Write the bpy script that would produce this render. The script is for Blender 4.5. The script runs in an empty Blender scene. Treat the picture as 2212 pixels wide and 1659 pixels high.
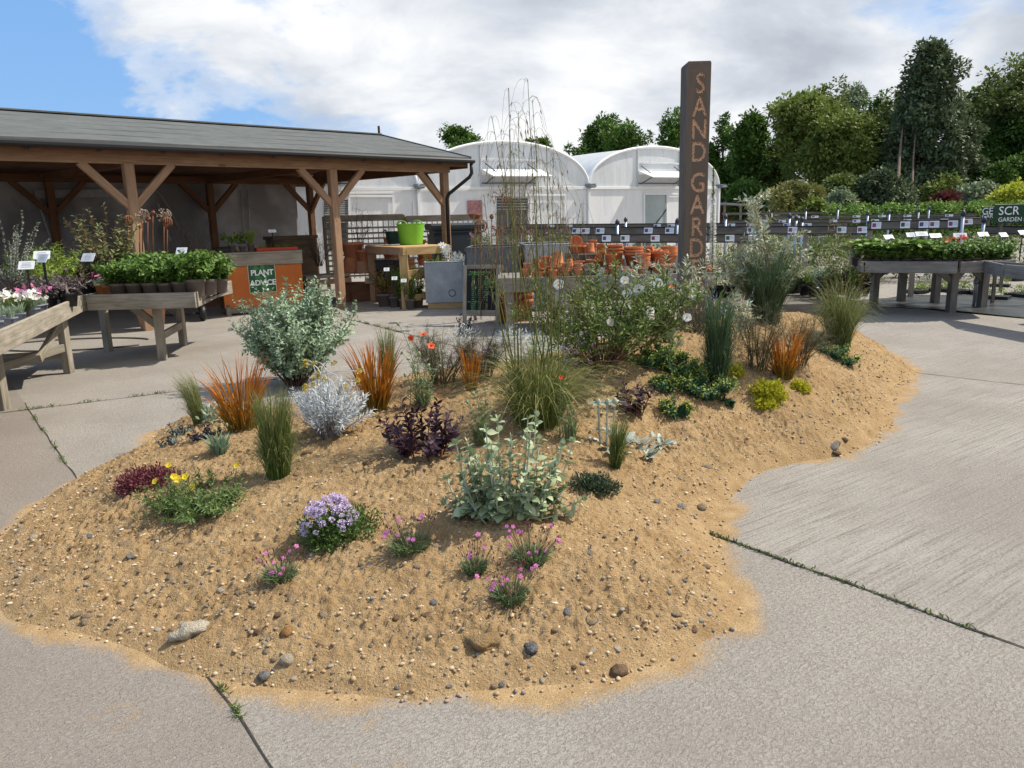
import bpy, math, random
import numpy as np
from mathutils import Vector, Matrix, Quaternion
RNG = np.random.default_rng(7)
random.seed(7)
rad = math.radians
scn = bpy.context.scene
COL = scn.collection
# ---------------------------------------------------------------- camera
EYE, PITCH, ROLL, FPX = 1.6, rad(12.25), 0.026, 1662.0
_F = np.array([0, math.cos(PITCH), -math.sin(PITCH)])
_U0 = np.array([0, math.sin(PITCH), math.cos(PITCH)])
_X = np.array([1.0, 0, 0])
_R = math.cos(ROLL)*_X - math.sin(ROLL)*_U0
_U = math.sin(ROLL)*_X + math.cos(ROLL)*_U0
CAM = np.array([0, 0, EYE])
cd = bpy.data.cameras.new('camera'); cam = bpy.data.objects.new('camera', cd); COL.objects.link(cam)
cd.sensor_width = 36; cd.lens = FPX/2212*36; cd.clip_start = .05; cd.clip_end = 3000
cam.matrix_world = Matrix(((_R[0], _U[0], -_F[0], 0), (_R[1], _U[1], -_F[1], 0), (_R[2], _U[2], -_F[2], EYE), (0, 0, 0, 1)))
scn.camera = cam
# ---------------------------------------------------------------- sun, sky, exposure
SUN_EL, SUN_AZ = rad(50), rad(72)          # azimuth from +Y towards +X
sd = bpy.data.lights.new('sun', 'SUN'); sun = bpy.data.objects.new('sun', sd); COL.objects.link(sun)
sd.energy = 4.2; sd.angle = rad(0.9); sd.color = (1, .93, .81)
sv = Vector((math.sin(SUN_AZ)*math.cos(SUN_EL), math.cos(SUN_AZ)*math.cos(SUN_EL), math.sin(SUN_EL)))
sun.rotation_euler = sv.to_track_quat('Z', 'Y').to_euler()
sun.location = (20, 0, 30)
scn.view_settings.view_transform = 'Standard'; scn.view_settings.look = 'None'
scn.view_settings.exposure = 0.5; scn.view_settings.gamma = 1; scn.view_settings.use_curve_mapping = False

class NT:
    """small node-graph writer"""
    def __init__(s, tree): s.t = tree; s.n = tree.nodes; s.l = tree.links
    def add(s, typ, ins=None, **kw):
        n = s.n.new(typ)
        for k, v in kw.items(): setattr(n, k, v)
        for k, v in (ins or {}).items(): s.set(n, k, v)
        return n
    def set(s, n, k, v):
        sk = n.inputs[k]
        if isinstance(v, bpy.types.NodeSocket): s.l.new(v, sk)
        elif isinstance(v, bpy.types.Node): s.l.new(v.outputs[0], sk)
        else: sk.default_value = v
    def math(s, op, a, b=0.0, c=0.0, clamp=False):
        n = s.add('ShaderNodeMath', {0: a, 1: b, 2: c}, operation=op); n.use_clamp = clamp; return n.outputs[0]
    def vmath(s, op, a, b=(0, 0, 0)):
        n = s.add('ShaderNodeVectorMath', {0: a, 1: b}, operation=op)
        return n.outputs['Value'] if op in ('DOT_PRODUCT', 'LENGTH') else n.outputs[0]
    def noise(s, vec, scale, detail=4, rough=.55, dist=0.0, out='Fac'):
        n = s.add('ShaderNodeTexNoise', {'Scale': scale, 'Detail': detail, 'Roughness': rough, 'Distortion': dist})
        if vec is not None: s.set(n, 'Vector', vec)
        return n.outputs[out]
    def ramp(s, fac, stops, interp='LINEAR'):
        n = s.add('ShaderNodeValToRGB'); s.set(n, 'Fac', fac); r = n.color_ramp; r.interpolation = interp
        while len(r.elements) < len(stops): r.elements.new(.5)
        for e, (p, c) in zip(r.elements, stops):
            e.position = p; e.color = (*c, 1) if not isinstance(c, (int, float)) else (c, c, c, 1)
        return n.outputs[0]
    def mix(s, fac, a, b, mode='MIX'):
        n = s.add('ShaderNodeMix', data_type='RGBA', blend_type=mode)
        for k, v in ((0, fac), (6, a), (7, b)):
            if isinstance(v, tuple) and len(v) == 3: v = (*v, 1)
            s.set(n, k, v)
        return n.outputs[2]
    def attr(s, name, out='Fac'): return s.add('ShaderNodeAttribute', attribute_name=name).outputs[out]

w = bpy.data.worlds.new('World'); scn.world = w; w.use_nodes = True
g = NT(w.node_tree); g.n.clear()
sky = g.add('ShaderNodeTexSky', sky_type='NISHITA', sun_disc=False, sun_elevation=SUN_EL, sun_rotation=SUN_AZ)
sky.air_density = 1.0; sky.dust_density = .6; sky.ozone_density = 1.2
dirv = g.add('ShaderNodeTexCoord').outputs['Generated']
sep = g.add('ShaderNodeSeparateXYZ', {0: dirv})
zz = g.math('ADD', g.math('MAXIMUM', sep.outputs[2], 0.0), .34)
flat = g.add('ShaderNodeCombineXYZ', {0: g.math('DIVIDE', sep.outputs[0], zz), 1: g.math('DIVIDE', sep.outputs[1], zz), 2: 0.0}).outputs[0]
cn = g.noise(g.vmath('ADD', flat, (3.1, 1.7, .4)), 1.7, 9, .58, .2)
big = g.noise(g.vmath('ADD', flat, (1.2, .3, 2.0)), .55, 3, .5)
# the cloud sheet is broken towards the left of the view
lean = g.math('MULTIPLY', g.math('MINIMUM', g.math('ADD', sep.outputs[0], .20), .12), .95)
cov = g.math('ADD', g.math('ADD', cn, g.math('MULTIPLY', g.math('SUBTRACT', big, .5), .5)), lean)
mask = g.ramp(cov, [(.33, 0.0), (.40, .55), (.48, 1.0)], 'EASE')
shade = g.noise(g.vmath('ADD', flat, (7.3, 2.2, 1.1)), 2.3, 8, .56, .3)
shade2 = g.math('SUBTRACT', shade, g.math('MULTIPLY', sep.outputs[0], .16))
ccol = g.ramp(shade2, [(.30, (3.5, 3.8, 4.3)), (.43, (4.6, 4.9, 5.4)), (.53, (5.8, 6.0, 6.3)), (.64, (7.0, 7.05, 7.1))])
blue = g.mix(.75, sky.outputs[0], (1.5, 3.25, 6.3))
skyc = g.mix(mask, blue, ccol)
bg = g.add('ShaderNodeBackground', {'Color': skyc, 'Strength': .104})
g.l.new(bg.outputs[0], g.add('ShaderNodeOutputWorld').inputs[0])

# ---------------------------------------------------------------- pixel (2212 wide frame) to place
def ray(u, v): return _F + (u-1106)/FPX*_R + (829.5-v)/FPX*_U
def G(u, v, z=0.0):
    d = ray(u, v); return CAM + d*((z-EYE)/d[2])
def A(u, v, y):
    d = ray(u, v); return CAM + d*(y/d[1])
def dep(p): return float(np.dot(np.asarray(p)-CAM, _F))
def px(p, n): return n*dep(p)/FPX
def V3(*a): return np.array(a, float)
def nrm(v):
    v = np.asarray(v, float); return v/np.maximum(np.linalg.norm(v, axis=-1, keepdims=True), 1e-9)

# ---------------------------------------------------------------- value noise in numpy
def vnoise(x, y, seed=0):
    xi = np.floor(x).astype(np.int64); yi = np.floor(y).astype(np.int64); fx = x-xi; fy = y-yi
    fx = fx*fx*(3-2*fx); fy = fy*fy*(3-2*fy)
    def hsh(a, b):
        h = (a*374761393 + b*668265263 + seed*1442695041) & 0xffffffff
        h = ((h ^ (h >> 13))*1274126177) & 0xffffffff
        return ((h ^ (h >> 16)) & 0xffff)/65535.0
    return (hsh(xi, yi)*(1-fx)+hsh(xi+1, yi)*fx)*(1-fy) + (hsh(xi, yi+1)*(1-fx)+hsh(xi+1, yi+1)*fx)*fy

# ---------------------------------------------------------------- mesh builder
class MB:
    def __init__(s): s.v = []; s.q = []; s.t = []; s.n = 0; s.tint = []; s.grain = []; s.qm = []; s.tm = []; s.qs = []; s.ts = []
    def add(s, v, q=None, t=None, tint=0.5, grain=None, mi=0, smooth=False):
        v = np.asarray(v, float).reshape(-1, 3); n = len(v)
        s.v.append(v); s.tint.append(np.broadcast_to(np.asarray(tint, float), (n,)))
        s.grain.append(v if grain is None else np.asarray(grain, float))
        if q is not None and len(q):
            q = np.asarray(q, np.int64).reshape(-1, 4); s.q.append(q+s.n); s.qm.append(np.full(len(q), mi)); s.qs.append(np.full(len(q), smooth))
        if t is not None and len(t):
            t = np.asarray(t, np.int64).reshape(-1, 3); s.t.append(t+s.n); s.tm.append(np.full(len(t), mi)); s.ts.append(np.full(len(t), smooth))
        s.n += n; return s
    def mesh(s, name, mats, off=(0, 0, 0)):
        me = bpy.data.meshes.new(name)
        v = np.concatenate(s.v)-np.asarray(off, float)
        q = np.concatenate(s.q) if s.q else np.zeros((0, 4), np.int64); t = np.concatenate(s.t) if s.t else np.zeros((0, 3), np.int64)
        me.vertices.add(len(v)); me.vertices.foreach_set('co', v.astype(np.float32).ravel())
        loops = np.concatenate([q.ravel(), t.ravel()]).astype(np.int32)
        me.loops.add(len(loops)); me.loops.foreach_set('vertex_index', loops)
        npoly = len(q)+len(t); me.polygons.add(npoly)
        start = np.concatenate([np.arange(len(q))*4, len(q)*4+np.arange(len(t))*3]).astype(np.int32)
        me.polygons.foreach_set('loop_start', start)
        try: me.polygons.foreach_set('loop_total', np.concatenate([np.full(len(q), 4), np.full(len(t), 3)]).astype(np.int32))
        except Exception: pass
        me.polygons.foreach_set('material_index', np.concatenate(s.qm+s.tm).astype(np.int32))
        me.polygons.foreach_set('use_smooth', np.concatenate(s.qs+s.ts).astype(bool))
        me.update(calc_edges=True)
        a = me.attributes.new('tint', 'FLOAT', 'POINT'); a.data.foreach_set('value', np.concatenate(s.tint).astype(np.float32))
        a = me.attributes.new('grain', 'FLOAT_VECTOR', 'POINT'); a.data.foreach_set('vector', np.concatenate(s.grain).astype(np.float32).ravel())
        for m in (mats if isinstance(mats, (list, tuple)) else [mats]): me.materials.append(m)
        return me
    # ---- shapes
    def bar(s, p0, p1, w, h, up=(0, 0, 1), bev=.004, mi=0, wear=0):
        """a board from p0 to p1, w across, h along up; bevelled section"""
        p0 = np.asarray(p0, float); p1 = np.asarray(p1, float); L = np.linalg.norm(p1-p0); d = (p1-p0)/max(L, 1e-9)
        up = np.asarray(up, float)
        if abs(np.dot(up, d)) > .97: up = V3(0, 1, 0) if abs(d[1]) < .9 else V3(1, 0, 0)
        a = nrm(np.cross(d, up)); b = np.cross(a, d)
        bev = min(bev, w*.3, h*.3); x = w/2; y = h/2
        sec = [(-x+bev, -y), (x-bev, -y), (x, -y+bev), (x, y-bev), (x-bev, y), (-x+bev, y), (-x, y-bev), (-x, -y+bev)]
        off = RNG.random(3)*30
        vs = []; gr = []
        for k, pp in enumerate((p0, p1)):
            for sx, sy in sec:
                vs.append(pp+a*sx+b*sy); gr.append((off[0]+k*L, off[1]+sx, off[2]+sy))
        q = [(i, (i+1) % 8, 8+(i+1) % 8, 8+i) for i in range(8)]
        q += [(7, 6, 5, 4), (7, 4, 3, 0), (0, 3, 2, 1)]; q += [(15-0, 8, 11, 12)[:4]]
        q[-1] = (8+4, 8+5, 8+6, 8+7); q += [(8+0, 8+3, 8+4, 8+7), (8+1, 8+2, 8+3, 8+0)]
        return s.add(vs, q, tint=RNG.random(), grain=gr, mi=mi)
    def box(s, lo, hi, bev=.006, mi=0):
        lo = np.asarray(lo, float); hi = np.asarray(hi, float); c = (lo+hi)/2; e = hi-lo; k = int(np.argmax(e[:2]))
        p0 = c.copy(); p1 = c.copy(); p0[k] = lo[k]; p1[k] = hi[k]
        return s.bar(p0, p1, e[1-k], e[2], bev=bev, mi=mi)
    def obox(s, c, ax, ay, sx, sy, z0, z1, bev=.006, mi=0):
        """box with plan axes ax, ay (unit), centred at c in plan"""
        ax = V3(*ax, 0); c = V3(c[0], c[1], (z0+z1)/2)
        return s.bar(c-ax*sx/2, c+ax*sx/2, sy, z1-z0, bev=bev, mi=mi)
    def quad(s, a, b, c, d, mi=0, tint=.5, grain=None): return s.add([a, b, c, d], [(0, 1, 2, 3)], mi=mi, tint=tint, grain=grain)
    def tube(s, pts, r, sides=6, mi=0, cap=True, tint=.5, smooth=True):
        pts = np.asarray(pts, float); k = len(pts); r = np.broadcast_to(np.asarray(r, float), (k,))
        tg = np.gradient(pts, axis=0); tg = nrm(tg)
        ref = V3(0, 0, 1) if abs(tg[:, 2]).mean() < .8 else V3(1, 0, 0)
        a = nrm(np.cross(tg, ref)); b = np.cross(tg, a)
        an = np.arange(sides)/sides*2*math.pi
        v = pts[:, None]+r[:, None, None]*(a[:, None]*np.cos(an)[None, :, None]+b[:, None]*np.sin(an)[None, :, None])
        ln = np.concatenate([[0], np.cumsum(np.linalg.norm(np.diff(pts, axis=0), axis=1))])
        off = RNG.random()*20
        gr = np.stack([np.broadcast_to(ln[:, None]+off, (k, sides)), r[:, None]*np.cos(an)[None]+off, r[:, None]*np.sin(an)[None]], -1).reshape(-1, 3)
        q = []
        for i in range(k-1):
            for j in range(sides): q.append((i*sides+j, i*sides+(j+1) % sides, (i+1)*sides+(j+1) % sides, (i+1)*sides+j))
        t = []
        vv = v.reshape(-1, 3)
        if cap:
            vv = np.concatenate([vv, pts[:1], pts[-1:]]); gr = np.concatenate([gr, gr[:1], gr[-1:]])
            for j in range(sides):
                t.append((k*sides, (j+1) % sides, j)); t.append((k*sides+1, (k-1)*sides+j, (k-1)*sides+(j+1) % sides))
        return s.add(vv, q, t, tint=tint, grain=gr, mi=mi, smooth=smooth)
    def tubes(s, P, r0, r1, sides=3, mi=0, tint=None):
        """many thin tubes at once, P (n,k,3)"""
        P = np.asarray(P, float); n, k, _ = P.shape
        tg = nrm(np.gradient(P, axis=1)); ref = nrm(RNG.normal(size=(n, 1, 3))*.3+V3(1, .2, 0)); a = nrm(np.cross(tg, ref)); b = np.cross(tg, a)
        r = (np.asarray(r0, float).reshape(-1, 1)*np.linspace(1, 0, k)[None]+np.asarray(r1, float).reshape(-1, 1)*np.linspace(0, 1, k)[None])
        r = np.broadcast_to(r, (n, k)); an = np.arange(sides)/sides*2*math.pi
        v = P[:, :, None]+r[:, :, None, None]*(a[:, :, None]*np.cos(an)[:, None]+b[:, :, None]*np.sin(an)[:, None])
        base = (np.arange(n)*k*sides)[:, None, None]; i = np.arange(k-1)[None, :, None]; j = np.arange(sides)[None, None]
        j2 = (j+1) % sides
        q = np.stack(np.broadcast_arrays(base+i*sides+j, base+i*sides+j2, base+(i+1)*sides+j2, base+(i+1)*sides+j), -1).reshape(-1, 4)
        tt = RNG.random(n) if tint is None else np.broadcast_to(tint, (n,))
        return s.add(v.reshape(-1, 3), q, tint=np.repeat(tt, k*sides), mi=mi, smooth=True)
    def lathe(s, prof, c=(0, 0, 0), n=28, M=None, mi=0, smooth=True, sq=None):
        """prof: (r, z) list; M optional 3x3; sq: superellipse exponent for squarish pots"""
        an = np.arange(n)/n*2*math.pi; ca, sa = np.cos(an), np.sin(an)
        if sq:
            f = (np.abs(ca)**sq+np.abs(sa)**sq)**(-1/sq); ca = ca*f; sa = sa*f
        v = np.array([[(r*ca[j], r*sa[j], z) for j in range(n)] for r, z in prof]).reshape(-1, 3)
        gr = v.copy()
        if M is not None: v = v@np.asarray(M).T
        v = v+np.asarray(c, float); q = []
        for i in range(len(prof)-1):
            for j in range(n): q.append((i*n+j, i*n+(j+1) % n, (i+1)*n+(j+1) % n, (i+1)*n+j))
        return s.add(v, q, tint=RNG.random(), grain=gr, mi=mi, smooth=smooth)
    def ball(s, c, r, nu=8, nv=5, mi=0, tint=.5, M=None):
        prof = [(max(1e-4, math.sin(math.pi*i/nv)), -math.cos(math.pi*i/nv)) for i in range(nv+1)]
        an = np.arange(nu)/nu*2*math.pi
        v = np.array([[(p*math.cos(a), p*math.sin(a), z) for a in an] for p, z in prof]).reshape(-1, 3)*np.asarray(r, float)
        if M is not None: v = v@np.asarray(M).T
        q = [(i*nu+j, i*nu+(j+1) % nu, (i+1)*nu+(j+1) % nu, (i+1)*nu+j) for i in range(nv) for j in range(nu)]
        return s.add(v+np.asarray(c, float), q, tint=tint, mi=mi, smooth=True)
    def leaves(s, P, D, L, W, N=None, fold=.25, curl=.15, mi=0, tint=None, fine=False):
        """n leaves: base P, axis D, length L, width W, facing roughly N"""
        P = np.asarray(P, float); n = len(P)
        if n == 0: return s
        D = nrm(D); L = np.broadcast_to(np.asarray(L, float), (n,))[:, None]; W = np.broadcast_to(np.asarray(W, float), (n,))[:, None]
        if N is None: N = V3(0, 0, 1)+RNG.normal(size=(n, 3))*.35
        S = nrm(np.cross(D, N)); Nn = np.cross(S, D)
        if fine: rows = [(.0, .0), (.22, .36), (.5, .5), (.8, .33), (1., 0.)]
        else: rows = [(0., 0.), (.45, .5), (1., 0.)]
        vs = []
        for f, wd in rows:
            m = P+D*L*f-Nn*L*curl*(f*f)
            if wd == 0: vs.append(m[:, None])
            else: vs.append(np.stack([m-S*W*wd+Nn*W*fold*wd, m, m+S*W*wd+Nn*W*fold*wd], 1))
        v = np.concatenate(vs, 1); k = v.shape[1]; b = (np.arange(n)*k)[:, None]
        if fine: qq = [(1, 4, 5, 2), (2, 5, 6, 3), (4, 7, 8, 5), (5, 8, 9, 6)]; tt = [(0, 1, 2), (0, 2, 3), (7, 10, 8), (8, 10, 9)]
        else: qq = [(0, 1, 4, 2), (0, 2, 4, 3)]; tt = []
        q = (b[:, None]+np.array(qq)[None]).reshape(-1, 4)
        t = (b[:, None]+np.array(tt)[None]).reshape(-1, 3) if tt else None
        ti = RNG.random(n) if tint is None else np.broadcast_to(tint, (n,))
        return s.add(v.reshape(-1, 3), q, t, tint=np.repeat(ti, k), mi=mi, smooth=fine)
    def blades(s, B, T, H, w, k=5, mi=0, tint=None, ctrl=.62, sag=0.0):
        """ribbon blades from base B to tip T, rising first (control point at height ctrl*H)"""
        B = np.asarray(B, float); T = np.asarray(T, float); n = len(B)
        C = B+(T-B)*np.array([.28, .28, 0])+np.stack([np.zeros(n), np.zeros(n), np.broadcast_to(H, (n,))*ctrl*1.25], -1)
        t = np.linspace(0, 1, k)[None, :, None]
        P = (1-t)**2*B[:, None]+2*t*(1-t)*C[:, None]+t*t*T[:, None]
        an = RNG.random(n)*math.pi; S = np.stack([np.cos(an), np.sin(an), np.zeros(n)], -1)
        wd = np.broadcast_to(np.asarray(w, float), (n,))[:, None, None]*np.concatenate([np.linspace(.75, 1, k//2), np.linspace(1, .12, k-k//2)])[None, :, None]
        v = np.stack([P-S[:, None]*wd/2, P+S[:, None]*wd/2], 2).reshape(-1, 3)
        b = (np.arange(n)*k*2)[:, None]; i = np.arange(k-1)[None]*2
        q = np.stack([b+i, b+i+1, b+i+3, b+i+2], -1).reshape(-1, 4)
        ti = RNG.random(n) if tint is None else np.broadcast_to(tint, (n,))
        gr = np.stack([np.broadcast_to(np.linspace(0, 1, k)[None, :, None], (n, k, 2)).reshape(-1), np.zeros(n*k*2), np.zeros(n*k*2)], -1)
        return s.add(v, q, tint=np.repeat(ti, k*2), grain=gr, mi=mi)

# ---------------------------------------------------------------- objects
WLOC = {}
def thing(name, label, cat, loc, group=None):
    o = bpy.data.objects.new(name, None); o.empty_display_size = .1; COL.objects.link(o); o.location = Vector(loc)
    o['label'] = label; o['category'] = cat
    if group: o['group'] = group
    WLOC[o.name] = np.asarray(loc, float); return o
def part(name, mb, mats, parent, label=None):
    off = WLOC[parent.name]; o = bpy.data.objects.new(name, mb.mesh(name, mats, off)); COL.objects.link(o); o.parent = parent
    WLOC[o.name] = off
    if label: o['label'] = label
    return o
def single(name, mb, mats, label, cat, loc=(0, 0, 0), group=None):
    o = bpy.data.objects.new(name, mb.mesh(name, mats, loc)); COL.objects.link(o); o.location = Vector(loc)
    o['label'] = label; o['category'] = cat; WLOC[o.name] = np.asarray(loc, float)
    if group: o['group'] = group
    return o
def setting(name, mb, mats, kind='structure', label=None):
    o = bpy.data.objects.new(name, mb.mesh(name, mats)); COL.objects.link(o); o['kind'] = kind; WLOC[o.name] = V3(0, 0, 0)
    if label: o['label'] = label
    return o
def inst(me, name, parent, loc, axis=(0, 0, 1), scale=1.0, spin=None):
    """a part that shares mesh data: local +Z turned to axis, placed at world loc"""
    o = bpy.data.objects.new(name, me); COL.objects.link(o); o.parent = parent
    o.location = Vector(np.asarray(loc)-WLOC[parent.name])
    qn = Vector(axis).to_track_quat('Z', 'Y') @ Quaternion((0, 0, 1), random.random()*6.28 if spin is None else spin)
    o.rotation_mode = 'QUATERNION'; o.rotation_quaternion = qn; o.scale = (scale,)*3
    WLOC[o.name] = np.asarray(loc, float); return o
def copy_thing(root, loc, rz=0.0, label=None, scale=1.0, group=None):
    def rec(o, parent):
        c = o.copy(); COL.objects.link(c)
        if parent is not None: c.parent = parent
        for ch in o.children: rec(ch, c)
        return c
    r = rec(root, None); r.location = Vector(loc); r.rotation_euler = (0, 0, rz); r.scale = (scale,)*3
    if label: r['label'] = label
    if group: r['group'] = group
    WLOC[r.name] = np.asarray(loc, float); return r
def text_mesh(body, size, depth=.002, bold=0.0, align='CENTER', spacing=1.0, shear=0.0, res=3):
    cu = bpy.data.curves.new('text_curve', 'FONT'); cu.body = body; cu.size = size; cu.extrude = depth; cu.offset = bold
    cu.align_x = align; cu.align_y = 'CENTER'; cu.space_character = spacing; cu.shear = shear; cu.resolution_u = res
    ob = bpy.data.objects.new('text_curve', cu); COL.objects.link(ob)
    dg = bpy.context.evaluated_depsgraph_get(); me = bpy.data.meshes.new_from_object(ob.evaluated_get(dg))
    bpy.data.objects.remove(ob); bpy.data.curves.remove(cu); return me
def text_into(mb, body, size, o, ax, ay, mi=0, **kw):
    """lettering laid on a plane with origin o, axes ax, ay"""
    me = text_mesh(body, size, **kw); az = np.cross(ax, ay)
    v = np.empty(len(me.vertices)*3, np.float32); me.vertices.foreach_get('co', v); v = v.reshape(-1, 3)
    me.calc_loop_triangles(); t = np.empty(len(me.loop_triangles)*3, np.int32); me.loop_triangles.foreach_get('vertices', t)
    p = np.asarray(o)+v[:, :1]*np.asarray(ax)+v[:, 1:2]*np.asarray(ay)+v[:, 2:3]*az
    mb.add(p, None, t.reshape(-1, 3), mi=mi); bpy.data.meshes.remove(me)

# ---------------------------------------------------------------- materials
_mats = {}
def base_mat(name, rough=.7, spec=.3):
    m = bpy.data.materials.new(name); m.use_nodes = True; g = NT(m.node_tree); b = g.n['Principled BSDF']
    b.inputs['Roughness'].default_value = rough; b.inputs['Specular IOR Level'].default_value = spec
    return m, g, b
def bump(g, b, h, strength=.3, dist=.01):
    n = g.add('ShaderNodeBump', {'Strength': strength, 'Distance': dist, 'Height': h}); g.l.new(n.outputs[0], b.inputs['Normal'])
def obj_co(g): return g.add('ShaderNodeTexCoord').outputs['Object']
def plain(name, col, rough=.6, var=.18, scale=6.0, bmp=.15, spec=.3, metal=0.0):
    if name in _mats: return _mats[name]
    m, g, b = base_mat(name, rough, spec); b.inputs['Metallic'].default_value = metal
    n = g.noise(obj_co(g), scale, 6, .6); c = np.array(col)
    g.set(b, 'Base Color', g.ramp(n, [(.25, tuple(c*(1-var))), (.75, tuple(np.minimum(c*(1+var), .95)))]))
    if bmp: bump(g, b, g.noise(obj_co(g), scale*6, 4), bmp, .004)
    _mats[name] = m; return m
def wood(name, c1, c2, stain=None, rough=.8, knots=True):
    if name in _mats: return _mats[name]
    m, g, b = base_mat(name, rough, .2); gr = g.attr('grain', 'Vector')
    st = g.vmath('MULTIPLY', gr, (1.1, 22, 22)); n = g.noise(st, 2.2, 7, .62, .8)
    col = g.ramp(n, [(.28, c1), (.72, c2)])
    n2 = g.noise(g.vmath('MULTIPLY', gr, (1.6, 5, 5)), 1.7, 5, .6)
    col = g.mix(g.ramp(n2, [(.42, 0.0), (.72, .75)]), col, stain or tuple(x*.55 for x in c1))
    ti = g.attr('tint'); col = g.mix(g.math('MULTIPLY', ti, .35), col, tuple(x*.7 for x in c2))
    kn = g.noise(g.vmath('MULTIPLY', gr, (3.0, 9, 9)), 1.3, 2, .4); col = g.mix(g.ramp(kn, [(.72, 0.0), (.78, .7)]), col, tuple(x*.35 for x in c1))
    g.set(b, 'Base Color', col); bump(g, b, n, .5, .006); _mats[name] = m; return m
def leaf(name, dark, light, trans=.25, rough=.55, spec=.25, tip=None, back=None):
    if name in _mats: return _mats[name]
    m = bpy.data.materials.new(name); m.use_nodes = True; g = NT(m.node_tree); g.n.clear(); ti = g.attr('tint')
    mid = tuple((a+b)/2 for a, b in zip(dark, light))
    col = g.ramp(ti, [(0, dark), (.5, mid), (1, light)])
    if tip:
        gx = g.add('ShaderNodeSeparateXYZ', {0: g.attr('grain', 'Vector')}).outputs[0]
        col = g.mix(g.ramp(gx, [(.15, 0.0), (.75, 1.0)]), col, g.mix(ti, tip[0], tip[1]))
    if back:
        geo = g.add('ShaderNodeNewGeometry'); col = g.mix(geo.outputs['Backfacing'], col, back)
    p = g.add('ShaderNodeBsdfPrincipled', {'Base Color': col, 'Roughness': rough, 'Specular IOR Level': spec})
    out = g.add('ShaderNodeOutputMaterial')
    if trans:
        tr = g.add('ShaderNodeBsdfTranslucent', {'Color': col}); mx = g.add('ShaderNodeMixShader', {0: trans, 1: p.outputs[0], 2: tr.outputs[0]}); g.l.new(mx.outputs[0], out.inputs[0])
    else: g.l.new(p.outputs[0], out.inputs[0])
    _mats[name] = m; return m
def terracotta(name, col, dust=.5):
    if name in _mats: return _mats[name]
    m, g, b = base_mat(name, .85, .2); co = obj_co(g); n = g.noise(co, 7, 6, .6)
    c = np.array(col); col1 = g.ramp(n, [(.3, tuple(c*.82)), (.7, tuple(c*1.12))])
    info = g.add('ShaderNodeObjectInfo').outputs['Random']; col1 = g.mix(g.math('MULTIPLY', info, .35), col1, tuple(c*.72))
    st = g.noise(g.vmath('MULTIPLY', co, (1, 1, 2.5)), 4, 5, .65); col1 = g.mix(g.ramp(st, [(.55, 0.0), (.75, dust)]), col1, (.62, .42, .32))
    g.set(b, 'Base Color', col1); bump(g, b, g.noise(co, 60, 4), .2, .003); _mats[name] = m; return m
# ================================================================ ground
def line_nc(a, b):
    d = nrm((b-a)[:2]); n = V3(-d[1], d[0]); return n, float(np.dot(n, a[:2])), d
J1 = (G(70, 895), G(590, 1659)); J2 = (G(1540, 1155), G(2212, 1400)); J3 = (G(0, 893), G(380, 846)); J4 = (G(1985, 806), G(2212, 832)); J5 = (G(762, 692), G(905, 728))
# outline of the sand heap on the concrete
EDGE_PX = [(0, 1215), (10, 1275), (40, 1330), (110, 1352), (200, 1372), (330, 1400), (395, 1432), (520, 1465), (600, 1480), (760, 1498), (900, 1512), (1010, 1498),
           (1130, 1492), (1260, 1478), (1350, 1452), (1440, 1430), (1520, 1388), (1580, 1352), (1582, 1310), (1550, 1235), (1540, 1150), (1556, 1090), (1600, 1040), (1640, 1016),
           (1720, 995), (1800, 985), (1880, 962), (1925, 925), (1918, 893), (1925, 860), (1955, 825), (1972, 800), (1935, 770), (1895, 750)]
EDGE = [tuple(G(*p)[:2]) for p in EDGE_PX]
EDGE += [(4.25, 9.2), (3.4, 9.5), (2.4, 9.3), (1.5, 8.7), (.8, 7.9), (.1, 7.2), (-.7, 6.9), (-1.5, 6.75), (-2.05, 6.2)]
EDGE += [tuple(G(*p)[:2]) for p in [(350, 925), (290, 985), (200, 1020), (120, 1062), (50, 1115), (10, 1165)]]
EDGE = np.array(EDGE)
def edge_dist(x, y):
    """signed distance to the outline, positive inside"""
    x = np.asarray(x, float); y = np.asarray(y, float); d2 = np.full(x.shape, 1e9); ins = np.zeros(x.shape, bool); n = len(EDGE)
    for i in range(n):
        ax, ay = EDGE[i]; bx, by = EDGE[(i+1) % n]; ex, ey = bx-ax, by-ay
        t = np.clip(((x-ax)*ex+(y-ay)*ey)/(ex*ex+ey*ey), 0, 1); d2 = np.minimum(d2, (x-ax-t*ex)**2+(y-ay-t*ey)**2)
        c = ((ay > y) != (by > y)); xin = ex*(y-ay)/(ey if abs(ey) > 1e-9 else 1e-9)+ax; ins ^= c & (x < xin)
    d = np.sqrt(d2); return np.where(ins, d, -d)
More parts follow.
